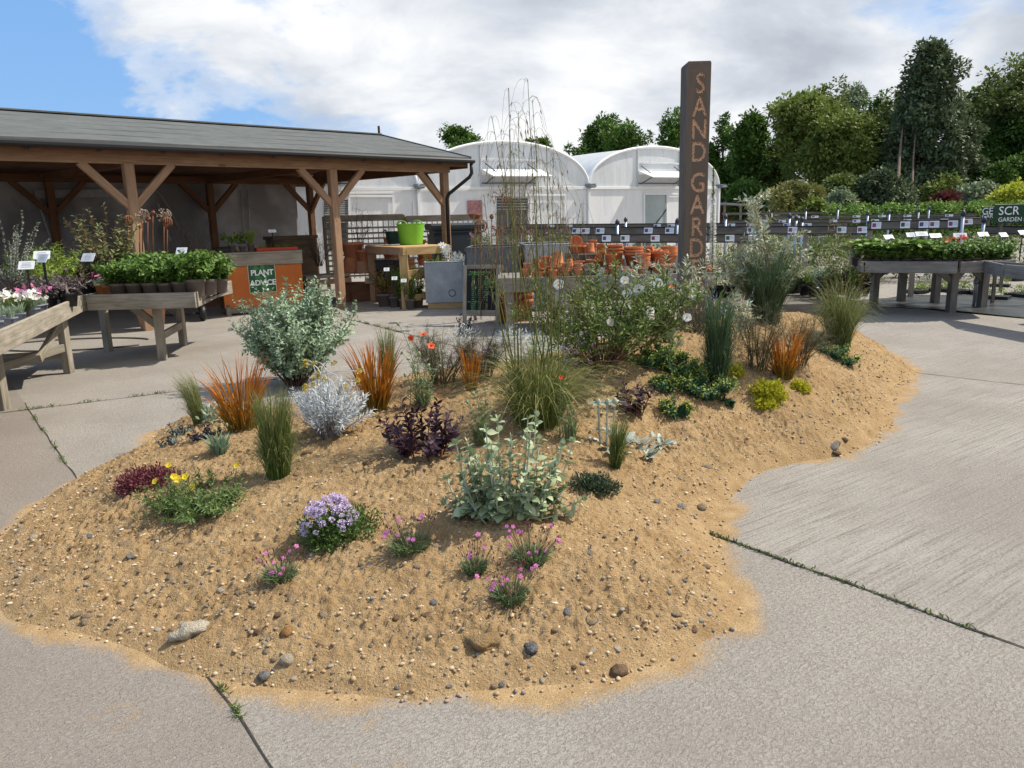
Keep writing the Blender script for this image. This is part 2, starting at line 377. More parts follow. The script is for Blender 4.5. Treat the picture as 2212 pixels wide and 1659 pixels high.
def mound_h(x, y, fine=False):
    x = np.asarray(x, float); y = np.asarray(y, float)
    d = edge_dist(x, y)+(vnoise(x*2.3, y*2.3, 3)-.5)*.10
    H = .30+.30*np.clip((y-3.2)/2.6, 0, 1)
    H = H*(.62+.38*np.clip((x+1.7)/2.6, 0, 1)); H = H*(1-.25*np.clip((y-7.6)/1.4, 0, 1)); W = 1.25+.15*np.clip(y-3, 0, 2)
    t = np.clip(d/W, 0, 1); h = H*(t*(2-t))**1.08
    h = np.where(d > 0, h+.012*np.clip(d*12, 0, 1), d*.25)
    k = np.clip(d*5, 0, 1)
    h = h+k*((vnoise(x*3.1, y*3.1, 5)-.5)*.05+(vnoise(x*7, y*7, 6)-.5)*.022)
    if fine:
        c1 = vnoise(x*30, y*30, 8); c2 = vnoise(x*62, y*62, 9); c3 = vnoise(x*118, y*118, 11); patch = .55+.7*vnoise(x*1.9, y*1.9, 10)
        c0 = vnoise(x*11, y*11, 12); h = h+k*patch*((np.maximum(c0-.55, 0)**1.1)*.016+np.maximum(c1-.5, 0)*.028+np.maximum(c2-.45, 0)*.036+(c3-.5)*.017)
    return h
def M(u, v):
    """where the ray through a pixel meets the heap (or the ground)"""
    d = ray(u, v); t = np.linspace(1.2, 14, 2600); p = CAM+t[:, None]*d
    hh = np.maximum(mound_h(p[:, 0], p[:, 1]), 0); k = np.argmax(p[:, 2] < hh)
    q = p[k].copy(); q[2] = hh[k]; return q
def onm(x, y): return V3(x, y, max(float(mound_h(np.array([x]), np.array([y]))[0]), 0))

def axis_pts(parts):
    out = []
    for a, b, st in parts: out += list(np.arange(a, b, st))
    return np.array(out+[parts[-1][1]])
gx = axis_pts([(-1500, -200, 260), (-200, -30, 17), (-30, -4, 1.0), (-4, 5.4, .032), (5.4, 30, 1.0), (30, 200, 17), (200, 1500, 260)])
gy = axis_pts([(-400, -20, 95), (-20, 1.6, 1.2), (1.6, 10.2, .032), (10.2, 40, 1.0), (40, 240, 20), (240, 2200, 280)])
X, Y = np.meshgrid(gx, gy)
ds = np.full(X.shape, -9.0); near = (X > -5) & (X < 6.5) & (Y > 1) & (Y < 11); ds[near] = edge_dist(X[near], Y[near])
wob = (vnoise(X*3, Y*3, 21)-.5)*.16+(vnoise(X*9, Y*9, 22)-.5)*.10
sand_a = np.clip(1.0+(ds+wob)/.17, 0, 1)
spill = (vnoise(X*2.2+9, Y*2.2, 31) > .80)*(vnoise(X*14, Y*14, 32) > .55)*np.clip(1+ds/1.3, 0, 1)*.55*(ds > -1.3)
sand_a = np.maximum(sand_a, spill)
mb = MB(); ny, nx = X.shape; idx = np.arange(ny*nx).reshape(ny, nx)
mb.add(np.stack([X, Y, np.zeros_like(X)], -1).reshape(-1, 3), np.stack([idx[:-1, :-1], idx[:-1, 1:], idx[1:, 1:], idx[1:, :-1]], -1).reshape(-1, 4), tint=sand_a.ravel())
SAND_D, SAND_L = (.34, .222, .110), (.54, .382, .208)
def sand_nodes(g, co):
    n = g.noise(co, 9, 6, .62); n2 = g.noise(co, 130, 3, .7)
    c = g.ramp(n, [(.3, SAND_D), (.7, SAND_L)]); c = g.mix(g.ramp(n2, [(.35, .55), (.6, 0.0)]), c, (.22, .138, .065))
    n3 = g.noise(co, 70, 2, .5); c = g.mix(g.ramp(n3, [(.66, 0.0), (.72, .65)]), c, (.62, .50, .33)); return c, n2
m, g, b = base_mat('concrete', .92, .15); co = obj_co(g); sp = g.add('ShaderNodeSeparateXYZ', {0: co})
def side(j):
    n, c, d = line_nc(*j); return g.math('GREATER_THAN', g.math('SUBTRACT', g.vmath('DOT_PRODUCT', co, (n[0], n[1], 0)), c), 0.0)
def along(j, ang=0.0):
    n, c, d = line_nc(*j); a = math.atan2(d[1], d[0])+ang
    return g.add('ShaderNodeCombineXYZ', {0: g.vmath('DOT_PRODUCT', co, (math.cos(a), math.sin(a), 0)), 1: g.vmath('DOT_PRODUCT', co, (-math.sin(a), math.cos(a), 0)), 2: 0.0}).outputs[0]
s1, s2, s4 = side(J1), side(J2), side(J4)
# tamped ridges: direction follows the ridges seen right of the heap
ga, gb = G(1600, 1120), G(2180, 905); RIDGE = (ga, gb)
rc = along(RIDGE); wob_ = g.noise(g.vmath('MULTIPLY', rc, (1.2, 6, 1)), 1.0, 3, .5)
rr = g.noise(g.add('ShaderNodeVectorMath', {0: g.vmath('MULTIPLY', rc, (1.5, 58.0, 1)), 1: g.add('ShaderNodeCombineXYZ', {1: g.math('MULTIPLY', wob_, 1.2)}).outputs[0]}, operation='ADD').outputs[0], 1.0, 4, .6, .3)
worm = g.noise(g.vmath('MULTIPLY', rc, (.65, 1.15, 1)), 92, 3, .6, .9)
fine = g.noise(co, 240, 2, .6)
blot = g.noise(co, .9, 6, .6); blot2 = g.noise(co, 5, 5, .6)
ramp_r = g.ramp(rr, [(.36, 0.0), (.62, 1.0)])
ridge_k = g.math('MULTIPLY', g.math('ADD', .28, g.math('MULTIPLY', g.math('MULTIPLY', s1, s2), .72)), g.ramp(blot, [(.35, .45), (.6, 1.0)]))
base = g.mix(g.ramp(worm, [(.36, 0.0), (.60, 1.0)]), (.225, .198, .170), (.36, .332, .296))
base = g.mix(g.math('MULTIPLY', g.math('MULTIPLY', ramp_r, .62), ridge_k), base, (.42, .392, .355)); base = g.mix(g.math('MULTIPLY', g.ramp(rr, [(.30, .55), (.44, 0.0)]), ridge_k), base, (.165, .146, .122))
base = g.mix(g.ramp(blot, [(.35, .45), (.6, 0.0)]), base, (.215, .188, .166))
base = g.mix(g.ramp(blot2, [(.60, 0.0), (.8, .3)]), base, (.21, .185, .168))
base = g.mix(g.math('MULTIPLY', g.math('SUBTRACT', 1.0, s1), .42), base, (.21, .172, .146))
base = g.mix(g.math('MULTIPLY', s4, .16), base, (.30, .26, .23))
ag = g.noise(co, 95, 2, .5); base = g.mix(g.ramp(ag, [(.68, 0.0), (.73, .7)]), base, (.50, .45, .38)); base = g.mix(g.ramp(ag, [(.27, .7), (.31, 0.0)]), base, (.10, .085, .08))
# beyond the yard: rough grass
far = g.math('SMOOTH_MIN', 1.0, g.math('MULTIPLY', g.math('MAXIMUM', g.math('SUBTRACT', sp.outputs[1], 45.0), 0.0), .2), .1)
base = g.mix(far, base, g.ramp(g.noise(co, 1.2, 6), [(.3, (.045, .07, .02)), (.7, (.10, .13, .045))]))
sc_, sn_ = sand_nodes(g, co); sa = g.attr('tint')
edge = g.math('ADD', sa, g.math('MULTIPLY', g.math('SUBTRACT', g.noise(co, 34, 4, .65), .5), .9)); fac = g.ramp(edge, [(.34, 0.0), (.85, 1.0)])
fac = g.math('MULTIPLY', fac, g.ramp(sa, [(.02, 0.0), (.12, 1.0)]))
g.set(b, 'Base Color', g.mix(fac, base, sc_))
hgt = g.math('ADD', g.math('MULTIPLY', worm, .55), g.math('ADD', g.math('MULTIPLY', rr, ridge_k), g.math('MULTIPLY', fine, .25)))
bump(g, b, hgt, 1.0, .016)
ground = setting('ground', mb, m)
# joints between the slabs
def joint_mb(a, c, w=.016, z=.004, n=160):
    t = np.linspace(0, 1, n)[:, None]; p = a+(c-a)*t; d = nrm((c-a)); s = np.cross(d, V3(0, 0, 1)); wv = w*(.55+.9*vnoise(t[:, 0]*60, t[:, 0]*0, 4))[:, None]; wb = ((vnoise(t[:, 0]*25, t[:, 0]*0+5, 6)-.5)*.02)[:, None]
    v = np.stack([p+s*(wb-wv/2), p+s*(wb+wv/2)], 1).reshape(-1, 3)+V3(0, 0, z); i = np.arange(n-1)*2
    return MB().add(v, np.stack([i, i+1, i+3, i+2], -1))
dirt = plain('joint_dirt', (.045, .038, .028), .95, .5, 30, .3)
def ext(j, a0, a1): d = nrm(j[1]-j[0]); return j[0]-d*a0, j[1]+d*a1
for j, ww, (e0, e1) in ((J1, .006, (.6, 1.2)), (J2, .013, (1.4, 3)), (J3, .012, (4, 6)), (J4, .010, (.5, 5)), (J5, .014, (2, 4))):
    setting('ground_joint', joint_mb(*ext(j, e0, e1), w=ww), dirt)
# weeds in the joints
wm = leaf('weed_green', (.05, .085, .02), (.16, .21, .06), .2)
def weeds(p0, p1, n, h, clumps):
    mb = MB(); t = np.clip(np.concatenate([RNG.normal(c, .035, n//len(clumps)) for c in clumps]), 0, 1)
    B = p0+(p1-p0)*t[:, None]+RNG.normal(size=(len(t), 3))*V3(.008, .008, 0); B[:, 2] = .003
    a = RNG.random(len(t))*6.28; r = h*RNG.uniform(.3, 1.1, len(t)); T = B+np.stack([np.cos(a)*r, np.sin(a)*r, h*RNG.uniform(.15, .8, len(t))], -1)
    mb.blades(B, T, T[:, 2]-B[:, 2], .006, 4); return mb
setting('weeds', weeds(*J2, 300, .022, [.02, .06, .1, .16, .2, .26, .30, .36, .42, .48, .56, .66, .71, .76, .86]), wm, 'stuff', 'low green weeds growing along the joint right of the sand')
setting('weeds', weeds(G(478, 1480), J1[1], 56, .028, [.04, .06, .1, .30, .36, .39, .42]), wm, 'stuff', 'sparse weeds in the joint in front of the sand')
setting('weeds', weeds(J1[0], G(160, 1030), 90, .04, [.1, .3, .6, .8]), wm, 'stuff', 'thin weeds in the joint left of the sand')
setting('weeds', weeds(*J5, 260, .05, [.1, .25, .4, .55, .7]), wm, 'stuff', 'weeds in the joint near the shelter')
setting('weeds', weeds(*J3, 160, .04, [.15, .25, .5, .78, .9]), wm, 'stuff', 'weeds in the joint by the bench')
# ================================================================ sand heap
x0, x1, y0, y1 = EDGE[:, 0].min()-.1, EDGE[:, 0].max()+.1, EDGE[:, 1].min()-.1, EDGE[:, 1].max()+.1
gx = np.arange(x0, x1, .0082); gy = axis_pts([(y0, 4.9, .0082), (4.9, 6.6, .014), (6.6, y1, .03)]); X, Y = np.meshgrid(gx, gy); ny, nx = X.shape
D = edge_dist(X[::4, ::4], Y[::4, ::4]); keep = np.repeat(np.repeat(D > -.22, 4, 0), 4, 1)[:ny, :nx]
Z = mound_h(X, Y, True)
idx = np.arange(ny*nx).reshape(ny, nx); q = np.stack([idx[:-1, :-1], idx[:-1, 1:], idx[1:, 1:], idx[1:, :-1]], -1)[keep[:-1, :-1]].reshape(-1, 4)
used, inv = np.unique(q, return_inverse=True)
mb = MB().add(np.stack([X, Y, Z], -1).reshape(-1, 3)[used], inv.reshape(-1, 4), smooth=True)
m, g, b = base_mat('sand', .95, .1); co = obj_co(g); c, n2 = sand_nodes(g, co)
damp = g.noise(co, 1.3, 4, .55); c = g.mix(g.ramp(damp, [(.45, 0.0), (.7, .35)]), c, (.32, .195, .085))
g.set(b, 'Base Color', c); bump(g, b, g.math('ADD', g.noise(co, 75, 4, .7), g.math('MULTIPLY', n2, .5)), 1.0, .016)
setting('sand_mound', mb, m)
# ---- stones
def stone_mesh(name, mat, seed, ang=.25, sq=(1, .75, .55), nu=12, nv=8):
    mb = MB(); r = np.random.default_rng(seed); mb.ball((0, 0, 0), (1, 1, 1), nu, nv); v = mb.v[0]; k = r.normal(size=(7, 3))
    f = 1+ang*sum(np.abs(np.sin(v@k[i]*1.3+i))-.5 for i in range(7))/3.0; mb.v[0] = v*f[:, None]*np.array(sq); return mb.mesh(name, mat)
def stone_mat(name, col, col2): 
    m, g, b = base_mat(name, .75, .3); n = g.noise(obj_co(g), 1.6, 5, .6); r = g.add('ShaderNodeObjectInfo').outputs['Random']
    c = g.ramp(n, [(.38, col), (.56, col2)]); g.set(b, 'Base Color', g.mix(g.math('MULTIPLY', r, .3), c, tuple(x*.6 for x in col))); bump(g, b, g.noise(obj_co(g), 6, 5, .65), .7, .12); return m
SM = {'cream': stone_mat('stone_cream', (.48, .39, .27), (.60, .52, .40)), 'tan': stone_mat('stone_tan', (.34, .235, .135), (.45, .34, .22)), 'grey': stone_mat('stone_grey', (.16, .155, .15), (.34, .31, .28)), 'brown': stone_mat('stone_brown', (.17, .10, .055), (.30, .19, .11))}
SMESH = {k: [stone_mesh('pebble', SM[k], 10*i+j, .30+.16*(j % 3), (1, .70, .42+.1*(j % 2)), 9, 7) for j in range(4)] for i, k in enumerate(SM)}
def place_stone(me, name, label, u, v, wpx, rz, group=None, tilt=.2, cat='stone', sink=.25):
    p = M(u, v); r = px(p, wpx)/2; o = bpy.data.objects.new(name, me); COL.objects.link(o); o.scale = (r,)*3; o.location = Vector(p+V3(0, 0, r*sink))
    o.rotation_euler = (random.uniform(-tilt, tilt), random.uniform(-tilt, tilt), rz); o['label'] = label; o['category'] = cat
    if group: o['group'] = group
    return o
big = stone_mesh('flint', stone_mat('flint_white', (.50, .43, .33), (.70, .62, .48)), 3, .75, (1, .58, .42), 20, 14)
place_stone(big, 'flint', 'large cream knobbly flint at the front edge of the sand heap', 416, 1368, 60, .5, sink=.3)
place_stone(stone_mesh('flint', SM['cream'], 7, .5, (.8, .8, .7), 9, 7), 'flint', 'angular white flint near the front joint in the concrete', 620, 1432, 36, .3, sink=.3)
place_stone(stone_mesh('stone', stone_mat('stone_rust', (.35, .15, .04), (.48, .27, .10)), 5, .3, (1, .8, .8), 9, 7), 'stone', 'rusty orange stone with flat faces behind the white flint', 620, 1372, 30, .1)
place_stone(stone_mesh('stone', SM['grey'], 9, .45, (.9, .9, .7), 8, 6), 'stone', 'grey and cream broken flint lowest on the front slope', 570, 1465, 27, .8)
place_stone(stone_mesh('stone', stone_mat('stone_slate', (.07, .075, .085), (.25, .24, .24)), 12, .6, (.8, 1, .6), 9, 7), 'stone', 'dark blue grey flint with a tan nose on the front slope', 1146, 1407, 34, .2)
place_stone(stone_mesh('stone', SM['brown'], 14, .6, (1, .85, .7), 8, 6), 'stone', 'dark brown block of stone at the front edge beside bare concrete', 1336, 1455, 34, .3)
place_stone(stone_mesh('clod', stone_mat('clod_sand', SAND_D, (.40, .26, .12)), 15, .75, (1, .7, .5), 22, 15), 'clod', 'big lump of caked sand on the front slope', 1045, 1395, 58, .1, cat='clod', sink=.08)
place_stone(stone_mesh('stone', SM['tan'], 17, .2, (1, .85, .7), 10, 8), 'stone', 'smooth tan cobble at the right edge next to weedy joint', 1515, 1100, 24, .5)
place_stone(stone_mesh('stone', SM['brown'], 19, .35, (1, .7, .5), 9, 7), 'stone', 'flat dark brown stone at the right edge of the heap', 1808, 982, 22, .5)
place_stone(stone_mesh('stone', SM['tan'], 21, .2, (1, .9, .7), 10, 8), 'stone', 'round tan stone just left of the flowering thyme', 692, 1046, 20, .5)
LAB = {'cream': ('small cream pebble lying on the sand heap', 'cream pebbles on the sand'), 'tan': ('small tan pebble lying on the sand heap', 'tan pebbles on the sand'),
       'grey': ('small grey pebble lying on the sand heap', 'grey pebbles on the sand'), 'brown': ('small dark brown pebble lying on the sand heap', 'brown pebbles on the sand')}
def scatter_uv(n):
    out = []
    while len(out) < n:
        k = random.random()
        if k < .42: u, v = random.uniform(15, 700), random.uniform(1130, 1470)
        elif k < .72: u, v = random.uniform(600, 1580), random.uniform(1220, 1500)
        elif k < .92: u, v = random.uniform(1380, 1950), random.uniform(800, 1130)
        else: u, v = random.uniform(300, 1400), random.uniform(930, 1200)
        p = M(u, v)
        if edge_dist(p[0], p[1]) > .02: out.append((u, v))
    return out
kk = ['cream']*5+['tan']*11+['grey']*4+['brown']*4
for u, v in scatter_uv(290):
    k = random.choice(kk); place_stone(random.choice(SMESH[k]), 'pebble', LAB[k][0], u, v, random.choice([9, 10, 11, 12, 13, 15, 17, 20, 24]), random.random()*6.28, LAB[k][1], .4, 'pebble', .10)
gm = MB(); sph = MB().ball((0, 0, 0), (1, .75, .5), 6, 4); bv = sph.v[0]; bq = sph.q[0]
N = 15000; px_ = RNG.uniform(x0, x1, N*2); py_ = RNG.uniform(y0, 7.5, N*2); e = edge_dist(px_, py_); pr = np.where(e > .45, .45, 1.0)*(e > -.04); ok = RNG.random(N*2) < pr*np.where(py_ < 4.2, 1, .6); px_, py_ = px_[ok], py_[ok]; n = len(px_)
pz = np.maximum(mound_h(px_, py_, True), .002); r = .0035+.0095*RNG.random(n)**2.0; an = RNG.random(n)*6.28; ca, sa_ = np.cos(an), np.sin(an)
v = bv[None]*r[:, None, None]*RNG.uniform(.7, 1.3, (n, 1, 3)); vx = v[:, :, 0]*ca[:, None]-v[:, :, 1]*sa_[:, None]; vy = v[:, :, 0]*sa_[:, None]+v[:, :, 1]*ca[:, None]
v = np.stack([vx+px_[:, None], vy+py_[:, None], v[:, :, 2]+pz[:, None]+r[:, None]*.2], -1)
gm.add(v.reshape(-1, 3), (bq[None]+(np.arange(n)*len(bv))[:, None, None]).reshape(-1, 4), tint=np.repeat(RNG.random(n), len(bv)), smooth=True)
m, g, b = base_mat('grit', .8, .3); g.set(b, 'Base Color', g.ramp(g.attr('tint'), [(0, (.12, .10, .09)), (.12, (.28, .25, .22)), (.3, (.33, .21, .11)), (.6, (.43, .31, .18)), (.9, (.52, .41, .27)), (1, (.66, .58, .46))]))
setting('gravel', gm, m, 'stuff', 'fine grit and small stones over the sand heap')
# ================================================================ materials for built things
W_POST = wood('wood_post', (.21, .115, .06), (.44, .27, .16))
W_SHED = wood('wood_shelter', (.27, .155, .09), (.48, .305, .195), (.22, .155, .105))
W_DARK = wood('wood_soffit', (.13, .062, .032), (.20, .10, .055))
W_GREY = wood('wood_weathered', (.19, .165, .13), (.44, .39, .32), (.12, .11, .07))
W_SIGN = wood('wood_sign_post', (.085, .062, .046), (.27, .212, .165), (.075, .06, .047))
W_CARVE = wood('wood_carved', (.62, .37, .225), (.78, .52, .35))
W_NEW = wood('wood_new', (.40, .25, .10), (.62, .43, .21))
W_RAIL = wood('wood_rail', (.10, .085, .068), (.22, .19, .155))
W_OLD = wood('wood_old_bench', (.15, .135, .12), (.31, .29, .26), (.09, .085, .07))
BLACK = plain('black_plastic', (.012, .012, .014), .45, .2, 8, .05, .4)
GREYP = plain('pot_taupe', (.125, .10, .085), .6, .12, 5, .05)
WHITE = plain('white_paint', (.80, .81, .82), .5, .03, 4, .03)
CARDW = plain('card_white', (.82, .83, .84), .4, .02, 4, 0)
INK = plain('ink_grey', (.30, .31, .34), .7, .2, 60, 0)
STEEL = plain('galvanised_pipe', (.42, .47, .53), .4, .15, 20, .1, .5, .6)
RUST = plain('rusty_iron', (.19, .075, .035), .85, .45, 18, .4)
DRYTWIG = plain('dry_twig', (.10, .075, .05), .9, .3, 20, .2)
def film(name, col, trans):
    m = bpy.data.materials.new(name); m.use_nodes = True; g = NT(m.node_tree); g.n.clear(); co = obj_co(g)
    n = g.noise(g.vmath('MULTIPLY', co, (2.2, 2.2, .5)), 1.6, 5, .6, .6); c = np.array(col)
    cc = g.ramp(n, [(.3, tuple(c*.86)), (.7, tuple(np.minimum(c*1.06, .9)))])
    p = g.add('ShaderNodeBsdfPrincipled', {'Base Color': cc, 'Roughness': .35, 'Specular IOR Level': .4}); bm = g.add('ShaderNodeBump', {'Strength': .35, 'Distance': .05, 'Height': n}); g.l.new(bm.outputs[0], p.inputs['Normal'])
    t = g.add('ShaderNodeBsdfTranslucent', {'Color': cc}); x = g.add('ShaderNodeMixShader', {0: trans, 1: p.outputs[0], 2: t.outputs[0]})
    g.l.new(x.outputs[0], g.add('ShaderNodeOutputMaterial').inputs[0]); return m
FILM = film('film_roof', (.80, .83, .85), .35); FILMW = film('film_wall', (.86, .88, .90), .22)
def PL(u, v, p0, n):
    """pixel to a vertical plane through p0 with normal n"""
    d = ray(u, v); n = V3(n[0], n[1], 0); return CAM+d*(np.dot(n, np.asarray(p0)-CAM)/np.dot(n, d))
# ================================================================ open shelter
SA, SB, S0 = V3(-.711, -.703, 0), V3(-.703, .711, 0), V3(-1.29, 16.4, 0)
def S(s, t, z): return S0+SA*s+SB*t+V3(0, 0, z)
sh = thing('open_shelter', 'long open timber shelter with a grey felt roof behind the benches', 'shelter', S(6, 0, 0))
felt, g, b = base_mat('roof_felt', .95, .1); co = obj_co(g)
c = g.ramp(g.noise(co, 3, 6, .65), [(.3, (.105, .112, .112)), (.7, (.16, .168, .168))]); c = g.mix(g.ramp(g.noise(co, 150, 2), [(.4, .4), (.6, 0.0)]), c, (.08, .09, .085))
g.set(b, 'Base Color', c); bump(g, b, g.noise(co, 90, 3), .4, .006)
mb = MB(); ncs = 5; z0, z1, t0, t1 = 2.81, 3.53, -.36, 2.75
for k in range(ncs):      # felt courses, each lapping the one below
    f0, f1 = k/ncs, (k+1)/ncs+.012
    lift = .004
    for sgn in (0, 1):
        tt = lambda f: t0+(t1-t0)*f if sgn == 0 else 2*t1-(t0+(t1-t0)*f)
        zz_ = lambda f: z0+(z1-z0)*f
        ss = np.linspace(-.42, 13, 60); lo = [S(s, tt(f0), zz_(f0)+lift+.004*math.sin(s*2.1+k)) for s in ss]; hi = [S(s, tt(min(f1, 1)), zz_(min(f1, 1))) for s in ss]; bt = [S(s, tt(f0), zz_(f0)-.03) for s in ss]
        n = len(ss); i = np.arange(n-1)
        mb.add(np.array(lo+hi+bt), np.concatenate([np.stack([i, i+1, n+i+1, n+i], -1), np.stack([2*n+i, 2*n+i+1, i+1, i], -1)]))
mb.bar(S(-.42, t1, z1+.012), S(13, t1, z1+.012), .22, .03)
mb.bar(S(-.435, t0, z0-.01), S(-.435, t1, z1-.005), .03, .07, up=(0, 0, 1)); mb.bar(S(-.435, 2*t1-t0, z0-.01), S(-.435, t1, z1-.005), .03, .07)
roof = part('roof', mb, felt, sh)
mb = MB()
for k in range(22):   # boards under the felt
    f0, f1 = k/22, (k+.96)/22
    for sgn in (0, 1):
        tt = lambda f: t0+(t1-t0)*f if sgn == 0 else 2*t1-(t0+(t1-t0)*f)
        zz_ = lambda f: z0+(z1-z0)*f-.045
        p = [S(-.38, tt(f0), zz_(f0)), S(13, tt(f0), zz_(f0)), S(13, tt(f1), zz_(f1)), S(-.38, tt(f1), zz_(f1))]
        mb.add(p, [(0, 1, 2, 3)], grain=[(0, k*.3, 0), (13, k*.3, 0), (13, k*.3+.1, 0), (0, k*.3+.1, 0)], tint=RNG.random())
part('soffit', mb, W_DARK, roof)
mb = MB()
for k in range(3): mb.add([S(-.40, t0+.06, 2.60), S(-.40, 2*t1-t0-.06, 2.60), S(-.40, 2*t1-t0-.06, z0-.01), S(-.40, t1, z1-.035), S(-.40, t0+.06, z0-.01)], None, [(0, 1, 2), (0, 2, 3), (0, 3, 4)]) if k == 0 else None
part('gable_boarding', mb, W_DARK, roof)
mb = MB(); mb.bar(S(-.40, -.37, z0+.045), S(-.40, -.37, z0+.22), .03, .03); mb = MB(); mb.bar(S(-.42, t1, z1), S(-.42, t1, z1+.2), .05, .05); part('finial', mb, W_DARK, roof)
mb = MB(); mb.bar(S(-.36, -.33, 2.70), S(13, -.33, 2.70), .03, .15); part('fascia', mb, W_DARK, sh); mb = MB(); mb.bar(S(-.36, 5.84, 2.64), S(13, 5.84, 2.64), .03, .28); part('fascia', mb, W_DARK, sh)
mb = MB(); mb.bar(S(-.46, -.415, 2.735), S(13, -.415, 2.735), .11, .085, bev=.035)
for s in np.arange(.4, 13, .9): mb.bar(S(s, -.40, 2.66), S(s, -.40, 2.70), .04, .05)
gut = part('gutter', mb, BLACK, sh)
mb = MB(); mb.tube([S(-.40, -.41, 2.69), S(-.40, -.41, 2.50), S(-.36, -.38, 2.42), S(-.02, -.12, 2.10), S(.02, -.09, 2.0), S(.02, -.09, .1)], .036, 8); part('downpipe', mb, BLACK, sh)
def post_mb(s, t, sides=((1, 0), (-1, 0))):
    mb = MB(); mb.bar(S(s, t, 0), S(s, t, 2.53), .145, .145, up=SA, bev=.012); br = MB()
    for ds, dt in sides: br.bar(S(s, t, 1.86), S(s+ds*.66, t+dt*.66, 2.535), .09, .11, up=V3(0, 0, 1)); 
    return mb, br
for t, SS in ((0, (0, 2.66, 6.2, 9.6, 12.8)), (5.3, (0, 2.6, 5.9, 9.4, 12.8))):
    for s in SS:
        mb, br = post_mb(s, t, ((1, 0), (-1, 0)) if s > 0 else ((1, 0), (0, 1 if t == 0 else -1)))
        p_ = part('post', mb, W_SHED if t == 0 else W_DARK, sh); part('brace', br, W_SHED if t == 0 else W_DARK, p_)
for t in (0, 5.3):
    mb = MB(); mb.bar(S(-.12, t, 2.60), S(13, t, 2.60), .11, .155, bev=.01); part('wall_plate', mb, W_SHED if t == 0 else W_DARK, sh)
for s in (0, 2.63, 6.0, 9.5):
    mb = MB(); mb.bar(S(s, .06, 2.602), S(s, 5.24, 2.602), .10, .15, bev=.01); part('tie_beam', mb, W_DARK, sh)
# netting screen along the back
mn, g, b = base_mat('shade_net', .95, .1); co = obj_co(g); dd = g.vmath('DOT_PRODUCT', co, tuple(SA)); cz = g.add('ShaderNodeSeparateXYZ', {0: co}).outputs[2]
wv = g.add('ShaderNodeCombineXYZ', {0: g.math('MULTIPLY', dd, 5.0), 1: g.math('MULTIPLY', cz, 60.0)}).outputs[0]; wh = g.add('ShaderNodeCombineXYZ', {0: g.math('MULTIPLY', dd, 60.0), 1: g.math('MULTIPLY', cz, 5.0)}).outputs[0]
h = g.math('ADD', g.noise(wv, 1, 3, .6), g.noise(wh, 1, 3, .6))
c = g.ramp(h, [(.40, (.18, .172, .172)), (.60, (.42, .41, .415))]); c = g.mix(g.ramp(g.noise(co, .8, 4), [(.4, .6), (.65, 0.0)]), c, (.06, .055, .055)); g.set(b, 'Base Color', c)
ns = thing('netting_screen', 'dark woven windbreak netting hung along the back of the shelter', 'screen', S(6, 5.55, 0))
mb = MB(); n = 90; ss = np.linspace(.25, 14, n); lo = [S(s, 5.55+.03*math.sin(s*3), .0) for s in ss]; hi = [S(s, 5.52+.02*math.sin(s*2.3), 2.62) for s in ss]; i = np.arange(n-1)
mb.add(np.array(lo+hi), np.stack([i, i+1, n+i+1, n+i], -1)); part('netting', mb, mn, ns)
mf = plain('faded_frame', (.34, .34, .35), .7, .2, 12, .1)
mb = MB()
def sn(u, v): return PL(u, v, S(0, 5.46, 0), SB)
for pp in ([(75, 420), (320, 415)], [(80, 425), (113, 520)], [(341, 440), (368, 520)]): mb.bar(sn(*pp[0]), sn(*pp[1]), .03, .16 if pp[0][1] == 420 else .07)
part('frame', mb, mf, ns)
for q_ in ([sn(330, 405), sn(350, 425), sn(372, 460), sn(388, 500)], [sn(535, 410), sn(540, 500)], [sn(520, 412), sn(528, 520)]): mb = MB(); mb.tube(q_, .014, 6); part('hoop', mb, mf, ns)
# ================================================================ polytunnels
TL, TM, TR = V3(-2.6, 23, 0), V3(2.65, 26, 0), V3(7.93, 29.8, 0); TK = TL-(TM-TL)
pt = thing('polytunnel', 'white film polytunnel of joined arched bays behind the pot display', 'polytunnel', TM)
def bay(Pa, Pb, zg=2.5, zp=3.84, depth=26):
    d = (Pb-Pa); L = np.linalg.norm(d); d = d/L; nb = V3(-d[1], d[0], 0); an = np.linspace(math.pi, 0, 33)
    prof = [(L/2+L/2*math.cos(a), zg+(zp-zg)*math.sin(a)**.92) for a in an]
    P = lambda x, z, o=0.0: Pa+d*x-nb*o+V3(0, 0, z)
    mb = MB(); k = len(prof); dl = np.linspace(0, depth, 12)
    v = [P(x, z, -y)+V3(0, 0, .015*math.sin(i*2.5)) for i, y in enumerate(dl) for x, z in prof]; q = [(i*k+j, i*k+j+1, (i+1)*k+j+1, (i+1)*k+j) for i in range(11) for j in range(k-1)]
    mb.add(v, q, smooth=True); rf = part('roof_film', mb, FILM, pt)
    mb = MB(); n2 = [P(x, z, .0) for x, z in prof]; base = [P(x, zg-.05, 0) for x, z in prof]; q = [(j, j+1, k+j+1, k+j) for j in range(k-1)]; mb.add(n2+base, q); part('gable_film', mb, FILM, pt)
    mb = MB(); mb.tube([P(x, z, .03) for x, z in prof], .05, 8); part('hoop', mb, WHITE, pt)
    mb = MB(); mb.bar(P(.05, zg-.03, .04), P(L-.05, zg-.03, .04), .04, .09); part('eave_rail', mb, WHITE, pt)
    return P, L, d, nb
def on(P, u, v, Pa, nb, o=0.0): return PL(u, v, Pa-nb*o, nb)
bays = [(TK, TL), (TL, TM), (TM, TR)]
vent_grey = plain('vent_opening_lit', (.64, .67, .70), .8, .1, 2, 0); glassg = plain('door_haze', (.34, .40, .40), .3, .25, 1.2, .05, .5); dark_in = plain('tunnel_inside_shade', (.10, .105, .10), .9, .4, 3, .1)
